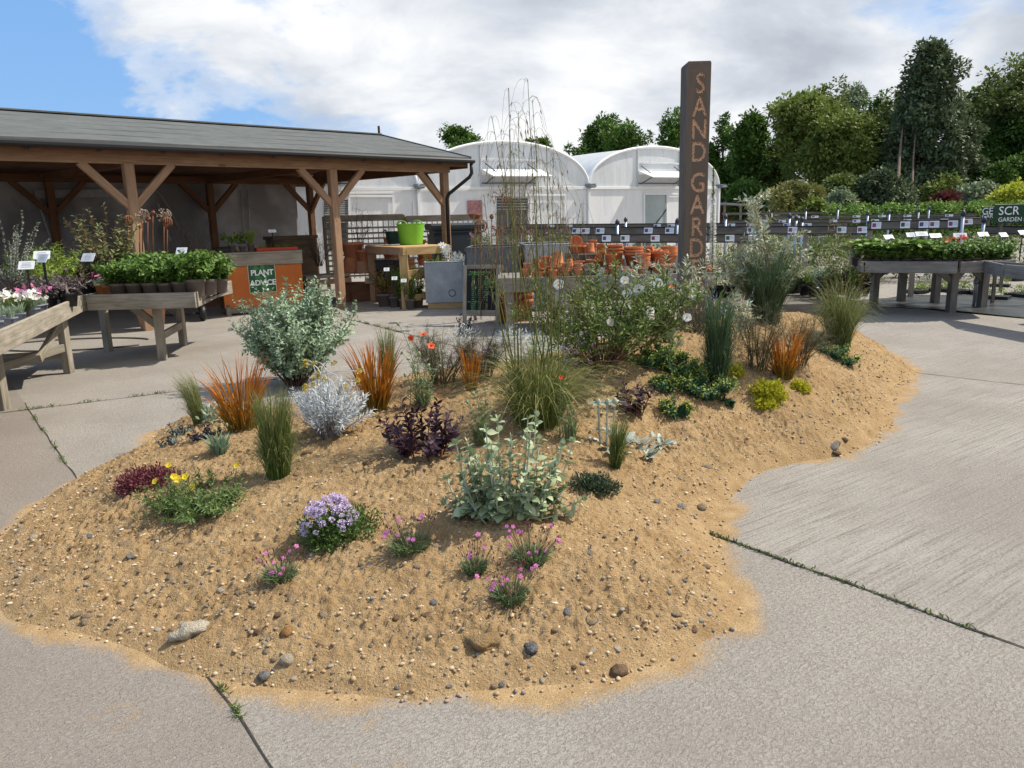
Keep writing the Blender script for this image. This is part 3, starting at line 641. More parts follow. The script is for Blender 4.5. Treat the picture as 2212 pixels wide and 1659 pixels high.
for bi, (Pa, Pb) in enumerate(bays):
    P, L, d, nb = bay(Pa, Pb)
    mb = MB(); i = np.linspace(0, L, 24); n = 24; lo = [P(x, 0, 0) for x in i]; hi = [P(x, 2.46, .0) for x in i]; j = np.arange(n-1); mb.add(np.array(lo+hi), np.stack([j, j+1, n+j+1, n+j], -1)); part('end_wall', mb, FILMW, pt)
    mb = MB(); mb.bar(P(L, 0, .05), P(L, 2.45, .05), .09, .09, up=d); mb.bar(P(L-.16, 0, .04), P(L-.16, 2.1, .04), .05, .05, up=d); part('corner_post', mb, WHITE, pt)
    mb = MB(); mb.bar(P(L, 2.52, .35), P(L, 2.52, -25), .22, .05, up=(0, 0, 1)); mb.bar(P(L-.1, 2.53, .3), P(L-.1, 2.53, -25), .02, .13); mb.bar(P(L+.1, 2.53, .3), P(L+.1, 2.53, -25), .02, .13); part('valley_gutter', mb, plain('grey_gutter', (.25, .28, .30), .5), pt)
    c = L/2; a0, a1 = c-L*.155, c+L*.165
    mb = MB(); mb.bar(P(a0-.9*(bi == 9), 3.30, .03), P(a1, 3.30, .03), .05, .06)
    for x in (a0, a1): mb.bar(P(x, 2.5, .03), P(x, 3.88, .03), .06, .05, up=d)
    part('vent_frame', mb, plain('frame_grey', (.55, .57, .58), .6), pt)
    mb = MB(); mb.quad(P(a0+.03, 2.55, .012), P(a1-.03, 2.55, .012), P(a1-.03, 3.27, .012), P(a0+.03, 3.27, .012)); part('vent_opening_lit', mb, vent_grey, pt)  # flat panel, light filtering through the film inside put into its grey
    mb = MB(); mb.bar(P((a0+a1)/2+.1, 3.02, .04), P((a0+a1)/2+.1, 2.78, .75), a1-a0+.15, .03, up=(0, 0, 1)); fl = part('vent_flap', mb, WHITE, pt)
    mb = MB()
    for x in (a0+.15, a1-.3): mb.bar(P(x, 3.2, .05), P(x+.25, 2.9, .35), .03, .03); mb.bar(P(x, 2.6, .05), P(x, 2.80, .6), .03, .03)
    mb.bar(P(a0, 2.62, .05), P(a1, 2.62, .05), .03, .03); part('vent_strut', mb, plain('strut_dark', (.06, .07, .08), .5), fl)
def wallpanel(name, mat, uv, bayi, o, parent=None):
    Pa, Pb = bays[bayi]; d = nrm(Pb-Pa); nb = V3(-d[1], d[0], 0); mb = MB(); p = [PL(u, v, Pa-nb*o, nb) for u, v in uv]; mb.add(p, [(0, 1, 2, 3)]); return part(name, mb, mat, parent or pt)
def wallbars(name, mat, lines, bayi, o, w=.05, parent=None):
    Pa, Pb = bays[bayi]; d = nrm(Pb-Pa); nb = V3(-d[1], d[0], 0); mb = MB()
    for (u0, v0), (u1, v1) in lines: mb.bar(PL(u0, v0, Pa-nb*o, nb), PL(u1, v1, Pa-nb*o, nb), .03, w, up=(0, 0, 1) if abs(u1-u0) > abs(v1-v0) else d)
    return part(name, mb, mat, parent or pt)
dd_ = wallpanel('doorway', dark_in, [(1073, 428), (1140, 428), (1140, 540), (1073, 540)], 1, .012)  # flat dark panel on the wall, shade inside the open door put into colour
wallbars('door_mesh', plain('slat_grey', (.33, .35, .36), .7), [((1074, 428+6*k), (1140, 428+6*k)) for k in range(5)]+[((1096, 455), (1096, 530)), ((1112, 455), (1112, 530)), ((1126, 455), (1126, 530))], 1, .03, .03, dd_)
wallbars('door_track', WHITE, [((1060, 421), (1222, 422)), ((1146, 425), (1146, 540)), ((1220, 425), (1220, 540)), ((1146, 502), (1220, 500))], 1, .06, .06)
d2 = wallpanel('doorway', glassg, [(1393, 421), (1440, 421), (1440, 540), (1393, 540)], 2, .012)
wallbars('door_brace', plain('strut_dark', (.06, .07, .08)), [((1405, 500), (1440, 452))], 2, .03, .05, d2)
wallbars('door_frame', WHITE, [((1392, 420), (1392, 540)), ((1441, 420), (1441, 540)), ((1392, 419), (1480, 419))], 2, .05, .06)
d3 = wallpanel('doorway', dark_in, [(700, 432), (752, 432), (752, 540), (700, 540)], 0, .012)  # another flat panel with the inside shade put into its dark colour
wallbars('door_mesh', plain('slat_grey', (.33, .35, .36), .7), [((700, 436+4*k), (752, 436+4*k)) for k in range(12)], 0, .03, .03, d3)
wallbars('door_frame', WHITE, [((754, 425), (754, 540)), ((849, 424), (849, 540)), ((754, 424), (849, 424)), ((690, 418), (850, 416))], 0, .05, .06)
mb = MB(); P = lambda x, z: TR+V3(-.5, .87, 0)*x+V3(0, 0, z); mb.quad(P(0, 0), P(26, 0), P(26, 2.5), P(0, 2.5)); part('side_wall', mb, FILMW, pt)
# ================================================================ carved sign post
PX0, PX1 = A(1486, 132, 7.0)[0], A(1537, 132, 7.0)[0]; ptop = A(1500, 132, 7.0)[2]; pbase = .35; pcx = (PX0+PX1)/2; hw = (PX1-PX0)/2
def zpost(v): return A(1500, v, 7.0)[2]
mb = MB(); vs = []; gr = []
for z, k in ((pbase, .94), (ptop-.015, 1.0), (ptop, .93)):
    for sx, sy in ((-1, 0), (1, 0), (1, .27), (-1, .27)): vs.append((pcx+sx*hw*k, 7.0+sy, z)); gr.append((z, 5+sx*hw, sy+3))
q = [(0, 1, 5, 4), (1, 2, 6, 5), (2, 3, 7, 6), (3, 0, 4, 7), (4, 5, 9, 8), (5, 6, 10, 9), (6, 7, 11, 10), (7, 4, 8, 11), (8, 9, 10, 11), (3, 2, 1, 0)]
mb.add(vs, q, grain=gr, tint=.2)
sp_ = thing('sign_post', 'tall square timber post with SAND GARDEN carved down its face', 'sign post', (pcx, 7.1, pbase))
po = part('post', mb, [W_SIGN, W_CARVE], sp_)
cut = MB(); letters = list(zip('SANDGARDEN', (179.6, 230, 279, 328, 394, 441.5, 489, 535, 580, 624))); HOLES = MB(); lz = []
for ch, v in letters:
    z = zpost(v); me = text_mesh(ch, .235, depth=.03, bold=.004, res=4); co_ = np.empty(len(me.vertices)*3, np.float32); me.vertices.foreach_get('co', co_); co_ = co_.reshape(-1, 3)
    co_[:, 0] *= .80; co_[:, 1] -= (co_[:, 1].max()+co_[:, 1].min())/2; f = co_[:, 2] > 0
    me.calc_loop_triangles(); t = np.empty(len(me.loop_triangles)*3, np.int32); me.loop_triangles.foreach_get('vertices', t)
    p = np.stack([pcx+.012+co_[:, 0], 7.0-co_[:, 2]*.6-.006, z+co_[:, 1]], -1); cut.add(p, None, t.reshape(-1, 3), mi=1)
    tri = co_[t.reshape(-1, 3)]; tri = tri[(tri[:, :, 2] > 0).all(1)]; ar = np.abs(np.cross(tri[:, 1, :2]-tri[:, 0, :2], tri[:, 2, :2]-tri[:, 0, :2])); pts = []
    for _ in range(500):
        tr = tri[RNG.choice(len(tri), p=ar/ar.sum())]; w_ = RNG.dirichlet((1, 1, 1)); c_ = (tr*w_[:, None]).sum(0)[:2]
        if all(np.hypot(*(c_-o)) > .017 for o in pts): pts.append(c_)
    for c_ in pts[:17]:
        x_, z_ = pcx+.012+c_[0], z+c_[1]; an = np.arange(8)/8*6.283; rr_ = RNG.choice([.0042, .0032, .0048])
        HOLES.add([(x_+rr_*math.cos(a), 7.0+.0105, z_+rr_*math.sin(a)) for a in an]+[(x_, 7.0+.0105, z_)], None, [(k, (k+1) % 8, 8) for k in range(8)])
    bpy.data.meshes.remove(me)
import bmesh
cm = cut.mesh('cutter', [W_SIGN, W_CARVE]); bm = bmesh.new(); bm.from_mesh(cm); bmesh.ops.remove_doubles(bm, verts=bm.verts, dist=1e-5); bmesh.ops.recalc_face_normals(bm, faces=bm.faces); bm.to_mesh(cm); bm.free()
co_ob = bpy.data.objects.new('cutter', cm); COL.objects.link(co_ob); co_ob.location = (0, 0, 0)
bpy.context.view_layer.update()
md = po.modifiers.new('carve', 'BOOLEAN'); md.operation = 'DIFFERENCE'; md.object = co_ob; md.solver = 'EXACT'
bpy.context.view_layer.update(); dg = bpy.context.evaluated_depsgraph_get(); nm = bpy.data.meshes.new_from_object(po.evaluated_get(dg))
print('post faces', len(po.data.polygons), '->', len(nm.polygons), [m_.name for m_ in nm.materials]); po.modifiers.clear(); po.data = nm; bpy.data.objects.remove(co_ob); bpy.data.meshes.remove(cm)
part('drill_hole', HOLES, plain('hole_black', (.008, .006, .005), .9, .1), sp_)['kind'] = 'stuff'
# ================================================================ benches
def bench(name, label, poly, z, rim_h, legs, mat, cat='bench', leg_w=.10, braces=(), thick=.035, rails=True):
    c = np.mean([p for p in poly], 0); b_ = thing(name, label, cat, (c[0], c[1], 0)); n = len(poly); P3 = [V3(p[0], p[1], z-rim_h+.06) for p in poly]
    mb = MB(); mb.add(P3+[c_*V3(1, 1, 0)+V3(0, 0, z-rim_h+.03) for c_ in P3], [] if n != 4 else [(0, 1, 2, 3), (7, 6, 5, 4)], [(0, k, k+1) for k in range(1, n-1)] if n != 4 else None); part('top', mb, mat, b_)
    for k in range(n):
        a, d = V3(*poly[k], z-rim_h/2), V3(*poly[(k+1) % n], z-rim_h/2); mb = MB(); dn = nrm(d-a); mb.bar(a+dn*.001, d-dn*(thick+.002), thick, rim_h-.001*k, bev=.006); part('rim_board', mb, mat, b_)
    for lg in legs:
        mb = MB(); mb.bar((lg[0], lg[1], 0), (lg[0], lg[1], z-rim_h+.02), leg_w, leg_w*.8, up=(c-V3(*lg[:2]) if len(c) == 3 else V3(1, 0, 0))); part('leg', mb, mat, b_)
    for p0, p1 in braces:
        mb = MB(); mb.bar(p0, p1, .045, .09); part('brace', mb, mat, b_)
    return b_
zt = .83
q1 = G(177, 637, zt)[:2]; q0 = q1+(G(0, 712, zt)[:2]-q1)*2.0; dn = nrm(q0-q1); nb_ = V3(dn[1], -dn[0]); nb_ = nb_ if nb_[0] < 0 else -nb_
def g2(u, v, z=0): return G(u, v, z)[:2]
la, lb = g2(150, 806), g2(8, 885); bk = nb_*.85
q1b = q1+V3(.012, .01)
bench('display_bench', 'weathered timber bench of alpines and purple sage, nearer one', [q1, q0, q0+nb_*1.3, q1+nb_*1.3], zt, .185, [la, lb, la+bk, lb+bk], W_GREY,
      braces=[((*la, .60), (*(la+(lb-la)*.45), .30)), ((*(la+bk*.95), .22), (*(la+bk*.05), .22)), ((*(la+(lb-la)*.4+bk), .16), (*(la+bk), .62)), ((*(la*.98+lb*.02), .3), (*(la*.62+lb*.38+bk*.9), .12))])
q2, q3 = g2(421, 631, zt), g2(464, 613, zt); e2 = nrm(q2-q1b); n2 = V3(-e2[1], e2[0]); lc, ld = g2(352, 776), g2(397, 746)
bench('display_bench', 'weathered timber bench of green potted plants beside the orange counter', [q2, q1b, q1b+n2*1.25, q3+n2*.55, q3], zt, .185, [lc, ld, lc-e2*1.05+n2*.7], W_GREY,
      braces=[((*lc, .28), (*ld, .28)), ((*(lc+n2*.05), .38), (*(lc-e2*.38), .72)), ((*(ld-e2*.35), .66), (*ld, .42))])
# right hand bench
zr = .82
r0, r1, r2, r3 = g2(1846, 557, zr), g2(1864, 564, zr), g2(2070, 565, zr), g2(2192, 560, zr)
LG = [g2(1887, 655), g2(1946, 650), g2(2019, 653), g2(2053, 674), g2(2120, 664)]
bench('display_bench', 'dark timber bench of strawberries and geraniums beyond the sand heap', [r2, r1, r0, r0+V3(1.0, 1.5), r3+V3(.3, .9), r3], zr, .17, LG, W_OLD, leg_w=.13,
      braces=[((*LG[0], .42), (*(LG[0]+V3(.32, 0)), .68)), ((*LG[1], .45), (*(LG[1]+V3(.28, 0)), .68)), ((*LG[1], .45), (*(LG[1]-V3(.2, 0)), .68)), ((*LG[3], .45), (*(LG[3]-V3(.3, .0)), .68)), ((*LG[3], .45), (*(LG[3]+V3(.2, .05)), .68)), ((*LG[4], .42), (*(LG[4]-V3(.28, 0)), .68))])
r4 = g2(2170, 571, zr); r5 = g2(2420, 590, zr)
bench('display_bench', 'dark timber bench cut off by the frame beyond the strawberry bench', [r5, r4, r4+V3(.25, .85), r5+V3(.3, 1.1)], zr, .17, [r4+V3(.9, .2), r5], W_OLD, leg_w=.13)
matm, g, b = base_mat('ground_sheet', .35, .5); n = g.noise(obj_co(g), 2.5, 6, .6); g.set(b, 'Base Color', g.ramp(n, [(.35, (.018, .02, .026)), (.7, (.06, .062, .066))])); bump(g, b, n, .4, .02)
mb = MB(); pts = [G(1858, 655, 0), G(1880, 662, 0), G(2060, 672, 0), G(2300, 697, 0), G(2500, 690, 0), G(2400, 640, 0), G(1960, 638, 0)]; c = np.mean(pts, 0); mb.add([p+V3(0, 0, .012) for p in pts]+[p+V3(0, 0, .002) for p in pts], [(k, 7+k, 7+(k+1) % 7, (k+1) % 7) for k in range(7)], [(0, k, k+1) for k in range(1, 6)])
single('ground_sheet', mb, matm, 'black weed sheet laid flat under the dark timber bench', 'ground sheet', c)
# ================================================================ plant builders
def disk(n, r): a = RNG.random(n)*6.283; q = r*np.sqrt(RNG.random(n)); return np.stack([q*np.cos(a), q*np.sin(a), np.zeros(n)], -1), a
def grass_mb(P, n, H, r0, spread, w, k=5, ctrl=.62, lean=(0, 0), hv=(.55, 1.1), mb=None, drop=0.0, mi=0):
    mb = mb or MB(); o, a = disk(n, r0); B = np.asarray(P)+o; B[:, 2] -= .01
    h = H*RNG.uniform(hv[0], hv[1], n); a2 = a+RNG.normal(size=n)*.5; s = spread*RNG.uniform(.15, 1.0, n)**.8
    T = B+np.stack([np.cos(a2)*s+lean[0]*h, np.sin(a2)*s+lean[1]*h, h*(1-drop*RNG.random(n)*(s/max(spread, 1e-6)))], -1)
    mb.blades(B, T, h, w*RNG.uniform(.7, 1.2, n), k, ctrl=ctrl, mi=mi); return mb
def stems_mb(P, n, H, spread, r0, r=.004, k=7, hv=(.6, 1.0), lean=(0, 0), wig=.03, out=1.4):
    o, a = disk(n, r0); B = np.asarray(P)+o; a2 = a+RNG.normal(size=n)*.5; s = spread*RNG.uniform(0, 1, n)**.6; h = H*RNG.uniform(hv[0], hv[1], n)*np.sqrt(np.maximum(.25, 1-(s/max(spread, 1e-6))**2*.45))
    t = np.linspace(0, 1, k)[None, :, None]; hor = np.stack([np.cos(a2)*s+lean[0]*h, np.sin(a2)*s+lean[1]*h, 0*s], -1)[:, None]
    path = B[:, None]+hor*t**out+np.array([0, 0, 1])*h[:, None, None]*t**.95+RNG.normal(size=(n, k, 3))*wig*H*.3*t
    mb = MB(); mb.tubes(path, r, r*.4); return mb, path
def along_path(path, per, f0=.15, f1=1.0):
    """per points along each path, with tangents"""
    n, k, _ = path.shape; f = np.linspace(f0, f1, per)[None]+RNG.normal(size=(n, per))*.4/per; f = np.clip(f, 0, .999)*(k-1); i = np.floor(f).astype(int); u = (f-i)[..., None]
    ii = np.arange(n)[:, None]; p = path[ii, i]*(1-u)+path[ii, i+1]*u; tg = nrm(path[ii, i+1]-path[ii, i]); return p.reshape(-1, 3), tg.reshape(-1, 3), (f/(k-1)).reshape(-1)
def leaf_on(path, per, L, W, f0=.15, f1=1.0, ang=1.0, pair=False, shrink=.5, mb=None, fine=False, curl=.2, fold=.3, mi=0, whorl=1, tint=None, up=.0):
    mb = mb or MB(); p, tg, f = along_path(path, per, f0, f1); rr = RNG.normal(size=p.shape); side = nrm(np.cross(tg, rr))
    if pair: # decussate pairs
        ref = nrm(np.cross(tg, V3(.3, .9, .1))); ref2 = np.cross(tg, ref); k = (np.arange(len(p)) % 2 == 0)[:, None]; side = nrm(np.where(k, ref, ref2)+RNG.normal(size=p.shape)*.25)
        P2 = np.concatenate([p, p]); T2 = np.concatenate([tg, tg]); S2 = np.concatenate([side, -side]); F2 = np.concatenate([f, f])
    elif whorl > 1:
        b = np.cross(tg, side); A_ = np.arange(whorl)/whorl*6.283; S2 = np.concatenate([side*math.cos(a)+b*math.sin(a) for a in A_]); P2 = np.tile(p, (whorl, 1)); T2 = np.tile(tg, (whorl, 1)); F2 = np.tile(f, whorl)
    else: P2, T2, S2, F2 = p, tg, side, f
    an = ang*RNG.uniform(.75, 1.2, len(P2))[:, None]; D = T2*np.cos(an)+S2*np.sin(an)+V3(0, 0, up)
    N = T2*1.0+RNG.normal(size=P2.shape)*.25
    sc = (1-shrink*F2)*RNG.uniform(.75, 1.15, len(P2)); mb.leaves(P2, D, L*sc, W*sc, N, fold=fold, curl=curl, mi=mi, fine=fine, tint=tint); return mb
def cushion_mb(P, rx, ry, h, n, L, W, mb=None, up=.5, jit=.6, fill=.55, mi=0, fine=False, tint=None):
    mb = mb or MB(); d = nrm(RNG.normal(size=(n, 3))); d[:, 2] = np.abs(d[:, 2]); q = RNG.uniform(fill, 1, n)[:, None]; lump = (.8+.4*vnoise(d[:, 0]*4+7, d[:, 1]*4+d[:, 2]*3, int(rx*1000) % 97))[:, None]
    p = d*q*lump*np.array([rx, ry, h])+np.asarray(P); D = d*np.array([1, 1, .8])+V3(0, 0, up)+RNG.normal(size=(n, 3))*jit
    mb.leaves(p, D, L*RNG.uniform(.7, 1.2, n), W*RNG.uniform(.7, 1.2, n), d+RNG.normal(size=(n, 3))*.5, mi=mi, fine=fine, tint=tint); return mb
def puff(C, r, n, L, W, mb, mi=0, up=.2, tint=None):
    """leaf clumps at many centres: C (m,3)"""
    m_ = len(C); d = nrm(RNG.normal(size=(m_*n, 3))); c = np.repeat(C, n, 0); rr = np.repeat(np.broadcast_to(r, (m_,)), n)[:, None]
    p = c+d*rr*RNG.random((m_*n, 1))**.5; ti = np.clip(np.repeat(RNG.random(m_), n)*.6+RNG.random(m_*n)*.4, 0, 1) if tint is None else tint
    mb.leaves(p, d+V3(0, 0, up)+RNG.normal(size=d.shape)*.5, L*RNG.uniform(.6, 1.2, m_*n), W*RNG.uniform(.6, 1.2, m_*n), mi=mi, tint=ti); return mb
def flower_mesh(name, petals, L, W, mats, cup=.5, centre=.25, double=False):
    """flower facing +Z: material 0 petals, 1 centre"""
    mb = MB(); 
    for ring in range(2 if double else 1):
        a = np.arange(petals)/petals*6.283+ring*.5; D = np.stack([np.cos(a), np.sin(a), np.full(petals, cup+ring*.5)], -1)
        mb.leaves(np.zeros((petals, 3))+V3(0, 0, .02*L), D, L*(1-.3*ring), W, np.stack([-np.cos(a)*cup, -np.sin(a)*cup, np.ones(petals)], -1), fold=.12, curl=.25, fine=True, mi=0)
    if centre: mb.ball((0, 0, L*.18), (L*centre, L*centre, L*centre*.8), 8, 5, mi=1)
    return mb.mesh(name, mats)
def head_mesh(name, r, n, L, mats):
    mb = MB(); d = nrm(RNG.normal(size=(n, 3))); d[:, 2] = np.abs(d[:, 2])*1.0-.25; mb.leaves(d*r*.6, d+RNG.normal(size=d.shape)*.5, L*RNG.uniform(.7, 1.2, n), L*.8, mi=0); return mb.mesh(name, mats)
# leaf colours (real-world values)
GREEN = leaf('leaf_green', (.055, .12, .02), (.17, .28, .055)); GREEN2 = leaf('leaf_fresh', (.07, .14, .02), (.20, .32, .06)); DKGREEN = leaf('leaf_dark_green', (.018, .045, .012), (.06, .11, .03))
GREYG = leaf('leaf_grey_green', (.18, .26, .165), (.43, .51, .38), .15); SILVER = leaf('leaf_silver', (.38, .42, .40), (.66, .69, .68), .12); PURPLE = leaf('leaf_purple', (.025, .014, .022), (.085, .045, .065)); SAGE = leaf('leaf_purple_sage', (.10, .075, .085), (.24, .20, .19))
BROWNL = leaf('leaf_bronze', (.055, .045, .02), (.15, .15, .05)); LIME = leaf('leaf_lime', (.10, .17, .02), (.32, .42, .07)); OLIVE = leaf('leaf_olive', (.08, .10, .035), (.24, .25, .09)); STEM = leaf('stem_green', (.08, .12, .03), (.19, .25, .07), .1); STEMBR = leaf('stem_brown', (.07, .045, .03), (.17, .12, .08), 0); 
PINKP = leaf('petal_pink', (.62, .12, .36), (.78, .26, .52), .3); WHITEP = leaf('petal_white', (.78, .78, .74), (.86, .86, .83), .3); YELP = leaf('petal_yellow', (.78, .58, .02), (.88, .72, .06), .3); REDP = leaf('petal_orange_red', (.70, .075, .02), (.85, .17, .05), .3)
LILAC = leaf('petal_lilac', (.40, .28, .55), (.70, .58, .80), .3); BLUEP = leaf('petal_blue', (.16, .16, .50), (.33, .34, .70), .3); CORAL = leaf('petal_coral', (.75, .10, .08), (.85, .25, .18), .3); YELC = plain('flower_centre', (.75, .42, .02), .8, .15, 40, .2)
SOIL = plain('pot_soil', (.035, .022, .014), .95, .4, 40, .5)
# ---- pots
def pot_mb(r, h, sq=None, rim=.18, taper=.74, mi=0, mb=None, c=(0, 0, 0), M=None, n=28, soil=True):
    mb = mb or MB(); e = r*.06; prof = [(1e-4, 0), (r*taper*.96, 0), (r*taper, .004), (r*(taper+(1-taper)*.8)-e*.5, h*(1-rim)), (r-.001, h*(1-rim)+.002), (r, h*(1-rim)+.006), (r*1.01, h-.003), (r*1.0, h), (r*.93, h), (r*.92, h*.93)]
    prof += [(1e-4, h*.88)] if soil else [(r*taper*.9, .012), (1e-4, .012)]
    mb.lathe(prof, c, n, M, mi, True, sq); return mb
def cards_mb(c, ax, w, h, tilt=.5, th=.004):
    ax = nrm(V3(ax[0], ax[1], 0)); back = V3(-ax[1], ax[0], 0); up = V3(0, 0, 1)*math.cos(tilt)+back*math.sin(tilt); mb = MB(); nn = np.cross(ax, up)
    mb.bar(c-ax*w/2, c+ax*w/2, th, h, up=up, bev=.003); return mb, ax, up, nn
def plant_sign(u, v, y, wpx, hpx, label, ax=(1, .1), stake=.25, tilt=.55, name='price_sign'):
    c = A(u, v, y); w_, h_ = px(c, wpx), px(c, hpx)/max(.35, math.cos(tilt)); t = thing(name, label, 'price sign', c-V3(0, 0, stake), 'price signs on black stakes')
    mb, ax, up, nn = cards_mb(c, ax, w_, h_, tilt); cd_ = part('card', mb, CARDW, t); ik = MB()
    for k in range(4):
        o = c+up*h_*(.28-.17*k)+nn*.0035; l = w_*(.22+.14*random.random()); ik.quad(o-ax*l-up*h_*.022, o+ax*l-up*h_*.022, o+ax*l+up*h_*.022, o-ax*l+up*h_*.022)
    part('print', ik, INK, cd_); mb = MB(); mb.bar(c-nn*.01, c-nn*.012-V3(0, 0, stake), .018, .012); part('stake', mb, BLACK, t); return t
# ---- prototypes of potted plants, at the origin, then copied
PROTO = {}
def proto(kind):
    if kind in PROTO and PROTO[kind][1] < 1: PROTO[kind][1] += 1; return PROTO[kind][0], True
    return (PROTO[kind][0], False) if kind in PROTO else (None, False)
def make_potted(kind, label, cat, loc):
    """one potted plant of a kind; the first is built, later ones are copied"""
    if kind in PROTO and len(PROTO[kind]) >= 3:
        src = random.choice(PROTO[kind]); return copy_thing(src, loc, random.random()*6.28, label, random.uniform(.85, 1.2), 'potted plants on the benches')
    O = V3(0, 0, 0); t = thing('potted_plant', label, cat, O, 'potted plants on the benches'); fl = None
    if kind == 'herb':
        part('pot', pot_mb(.105, .18), [GREYP, SOIL], t); sm, p = stems_mb((0, 0, .15), 30, .32, .20, .06, .003); lm = leaf_on(p, 11, .085, .042, .15, 1, 1.0, pair=True, fine=True, shrink=.3); part('stem', sm, STEM, t); part('foliage', lm, GREEN, t)
    elif kind == 'strawberry':
        part('pot', pot_mb(.075, .13, 5, taper=.78), [plain('pot_brown', (.085, .055, .045), .6), SOIL], t); sm, p = stems_mb((0, 0, .1), 40, .27, .19, .03, .003); lm = MB(); tips = p[:, -1]; D = nrm(RNG.normal(size=(40, 3))+V3(0, 0, .4))
        for k in range(3): lm.leaves(tips, np.stack([np.cos(np.arange(40)+k*2.1), np.sin(np.arange(40)+k*2.1), np.full(40, .25)], -1), .075*RNG.uniform(.7, 1.2, 40), .066, fold=.3, fine=True)
        lm = leaf_on(p, 5, .05, .035, .35, .95, 1.0, mb=lm); part('stem', sm, STEM, t); part('foliage', lm, GREEN2, t)
    elif kind == 'geranium':
        part('pot', pot_mb(.075, .13, 5, taper=.78), [plain('pot_brown', (.085, .055, .045), .6), SOIL], t); sm, p = stems_mb((0, 0, .1), 30, .30, .17, .03, .004); lm = leaf_on(p, 7, .07, .07, .3, 1, 1.1, fine=True); part('stem', sm, STEM, t); part('foliage', lm, GREEN, t)
    elif kind == 'alpine':
        part('pot', pot_mb(.05, .085, 5, taper=.75), [plain('pot_grey', (.24, .25, .30), .5), SOIL], t); lm = grass_mb((0, 0, .07), 90, .12, .03, .05, .005, 4); part('foliage', lm, GREYG, t)
    elif kind == 'mixed':
        part('pot', pot_mb(.10, .17, None), [BLACK, SOIL], t); lm = MB(); C = RNG.normal(size=(26, 3))*V3(.10, .10, .09)+V3(0, 0, .34); puff(C, .06, 26, .05, .022, lm); sm, p = stems_mb((0, 0, .14), 14, .25, .1, .04, .004); part('stem', sm, STEMBR, t); part('foliage', lm, random.choice([GREEN, OLIVE, GREEN2, BROWNL]), t)
    elif kind == 'tray':
        part('tray', MB().box((-.2, -.13, 0), (.2, .13, .05)), BLACK, t); lm = MB(); C = RNG.uniform(-1, 1, (16, 3))*V3(.17, .1, .03)+V3(0, 0, .12); puff(C, .05, 22, .035, .018, lm); part('foliage', lm, random.choice([OLIVE, GREEN2, LIME]), t)
    PROTO.setdefault(kind, []).append(t); t.location = Vector(loc); WLOC[t.name] = np.asarray(loc, float); t.rotation_euler = (0, 0, random.random()*6.28); return t
ORD = ['first', 'second', 'third', 'fourth', 'fifth', 'sixth', 'seventh', 'eighth', 'ninth', 'tenth', 'eleventh', 'twelfth', 'thirteenth', 'fourteenth', 'fifteenth', 'sixteenth', 'seventeenth', 'eighteenth', 'nineteenth', 'twentieth']
def zat(u, v, z): return G(u, v, z)
# ================================================================ on the left benches
TZ = zt-.065
e1_ = nrm(q0-q1)
def on2(u, o):
    """a spot on the tray of the bench with green pots: u along its front rim, o metres in from it"""
    f = (u-177)/(421-177); p = q1b+(q2-q1b)*f+n2*o; return V3(p[0], p[1], TZ)
def on1(f, o): p = q1+(q0-q1)*f+nb_*o; return V3(p[0], p[1], TZ)
for k, u in enumerate((240, 276, 312, 346, 379, 411)): make_potted('herb', 'bushy green plant in a taupe pot, front rank, %s from the orange pots' % ORD[k], 'potted plant', on2(u, .16))
for k, u in enumerate((228, 262, 298, 334, 370, 404)): make_potted('herb', 'bushy green plant in a taupe pot, rear rank, %s from the orange pots' % ORD[k], 'potted plant', on2(u, .42+.05*(k % 2)))
for k, (u, o) in enumerate(((425, .35), (432, .62), (415, .72))): make_potted('herb', 'loose green plant in a taupe pot, bench counter end, %s from the corner' % ORD[k], 'potted plant', on2(u, o))
for k, f in enumerate((.12, .19, .26, .32, .38, .44, .50)): make_potted('alpine', 'grassy alpine in a small grey square pot, front rank, %s from the bench corner' % ORD[k], 'potted plant', on1(f, .12+.02*(k % 2)))
for k, f in enumerate((.17, .25, .33, .41, .49)): make_potted('alpine', 'grassy alpine in a small grey square pot, second rank, %s from the bench corner' % ORD[k], 'potted plant', on1(f, .26+.02*(k % 2)))
def potted(name, label, cat, u, v, z, r, h, pm, build, sq=None, P=None):
    P = zat(u, v, z) if P is None else P; t = thing(name, label, cat, P); part('pot', pot_mb(r, h, sq, c=P), [pm, SOIL], t); build(t, P+V3(0, 0, h*.88), P); return t
def flowers_on(t, pts, me, sc=1.0, axis_j=.6, name='flower'):
    for p in pts: inst(me, name, t, p, nrm(V3(0, -.3, 1)+RNG.normal(size=3)*axis_j), sc*random.uniform(.8, 1.2))
PINKF = flower_mesh('flower', 5, .017, .016, [PINKP, YELC], .35, .18); WHITEF = flower_mesh('flower', 5, .018, .016, [WHITEP, YELC], .5, .15)
def b_pink(t, P, P0):
    sm, p = stems_mb(P, 46, .21, .14, .06, .002); part('stem', sm, STEM, t); part('foliage', grass_mb(P, 160, .10, .07, .08, .006), GREYG, t); flowers_on(t, p[:, -1], PINKF, 1.25, .8)
def b_white(t, P, P0):
    sm, p = stems_mb(P, 44, .20, .17, .08, .002); part('stem', sm, STEM, t); part('foliage', grass_mb(P, 240, .14, .10, .12, .006), STEM, t); flowers_on(t, p[:, -1], WHITEF, 1.35, .8)
potted('potted_plant', 'pot of bright pink alpine flowers beside the purple sage', 'potted plant', 0, 0, TZ, .08, .09, plain('pot_grey', (.24, .25, .30)), b_pink, 5, V3(A(66, 600, 7.8)[0], 7.8, TZ))
potted('potted_plant', 'pot of white alpine flowers at the frame edge of the bench', 'potted plant', 0, 0, TZ, .07, .09, plain('pot_grey', (.24, .25, .30)), b_white, 5, V3(A(14, 600, 7.35)[0], 7.35, TZ))
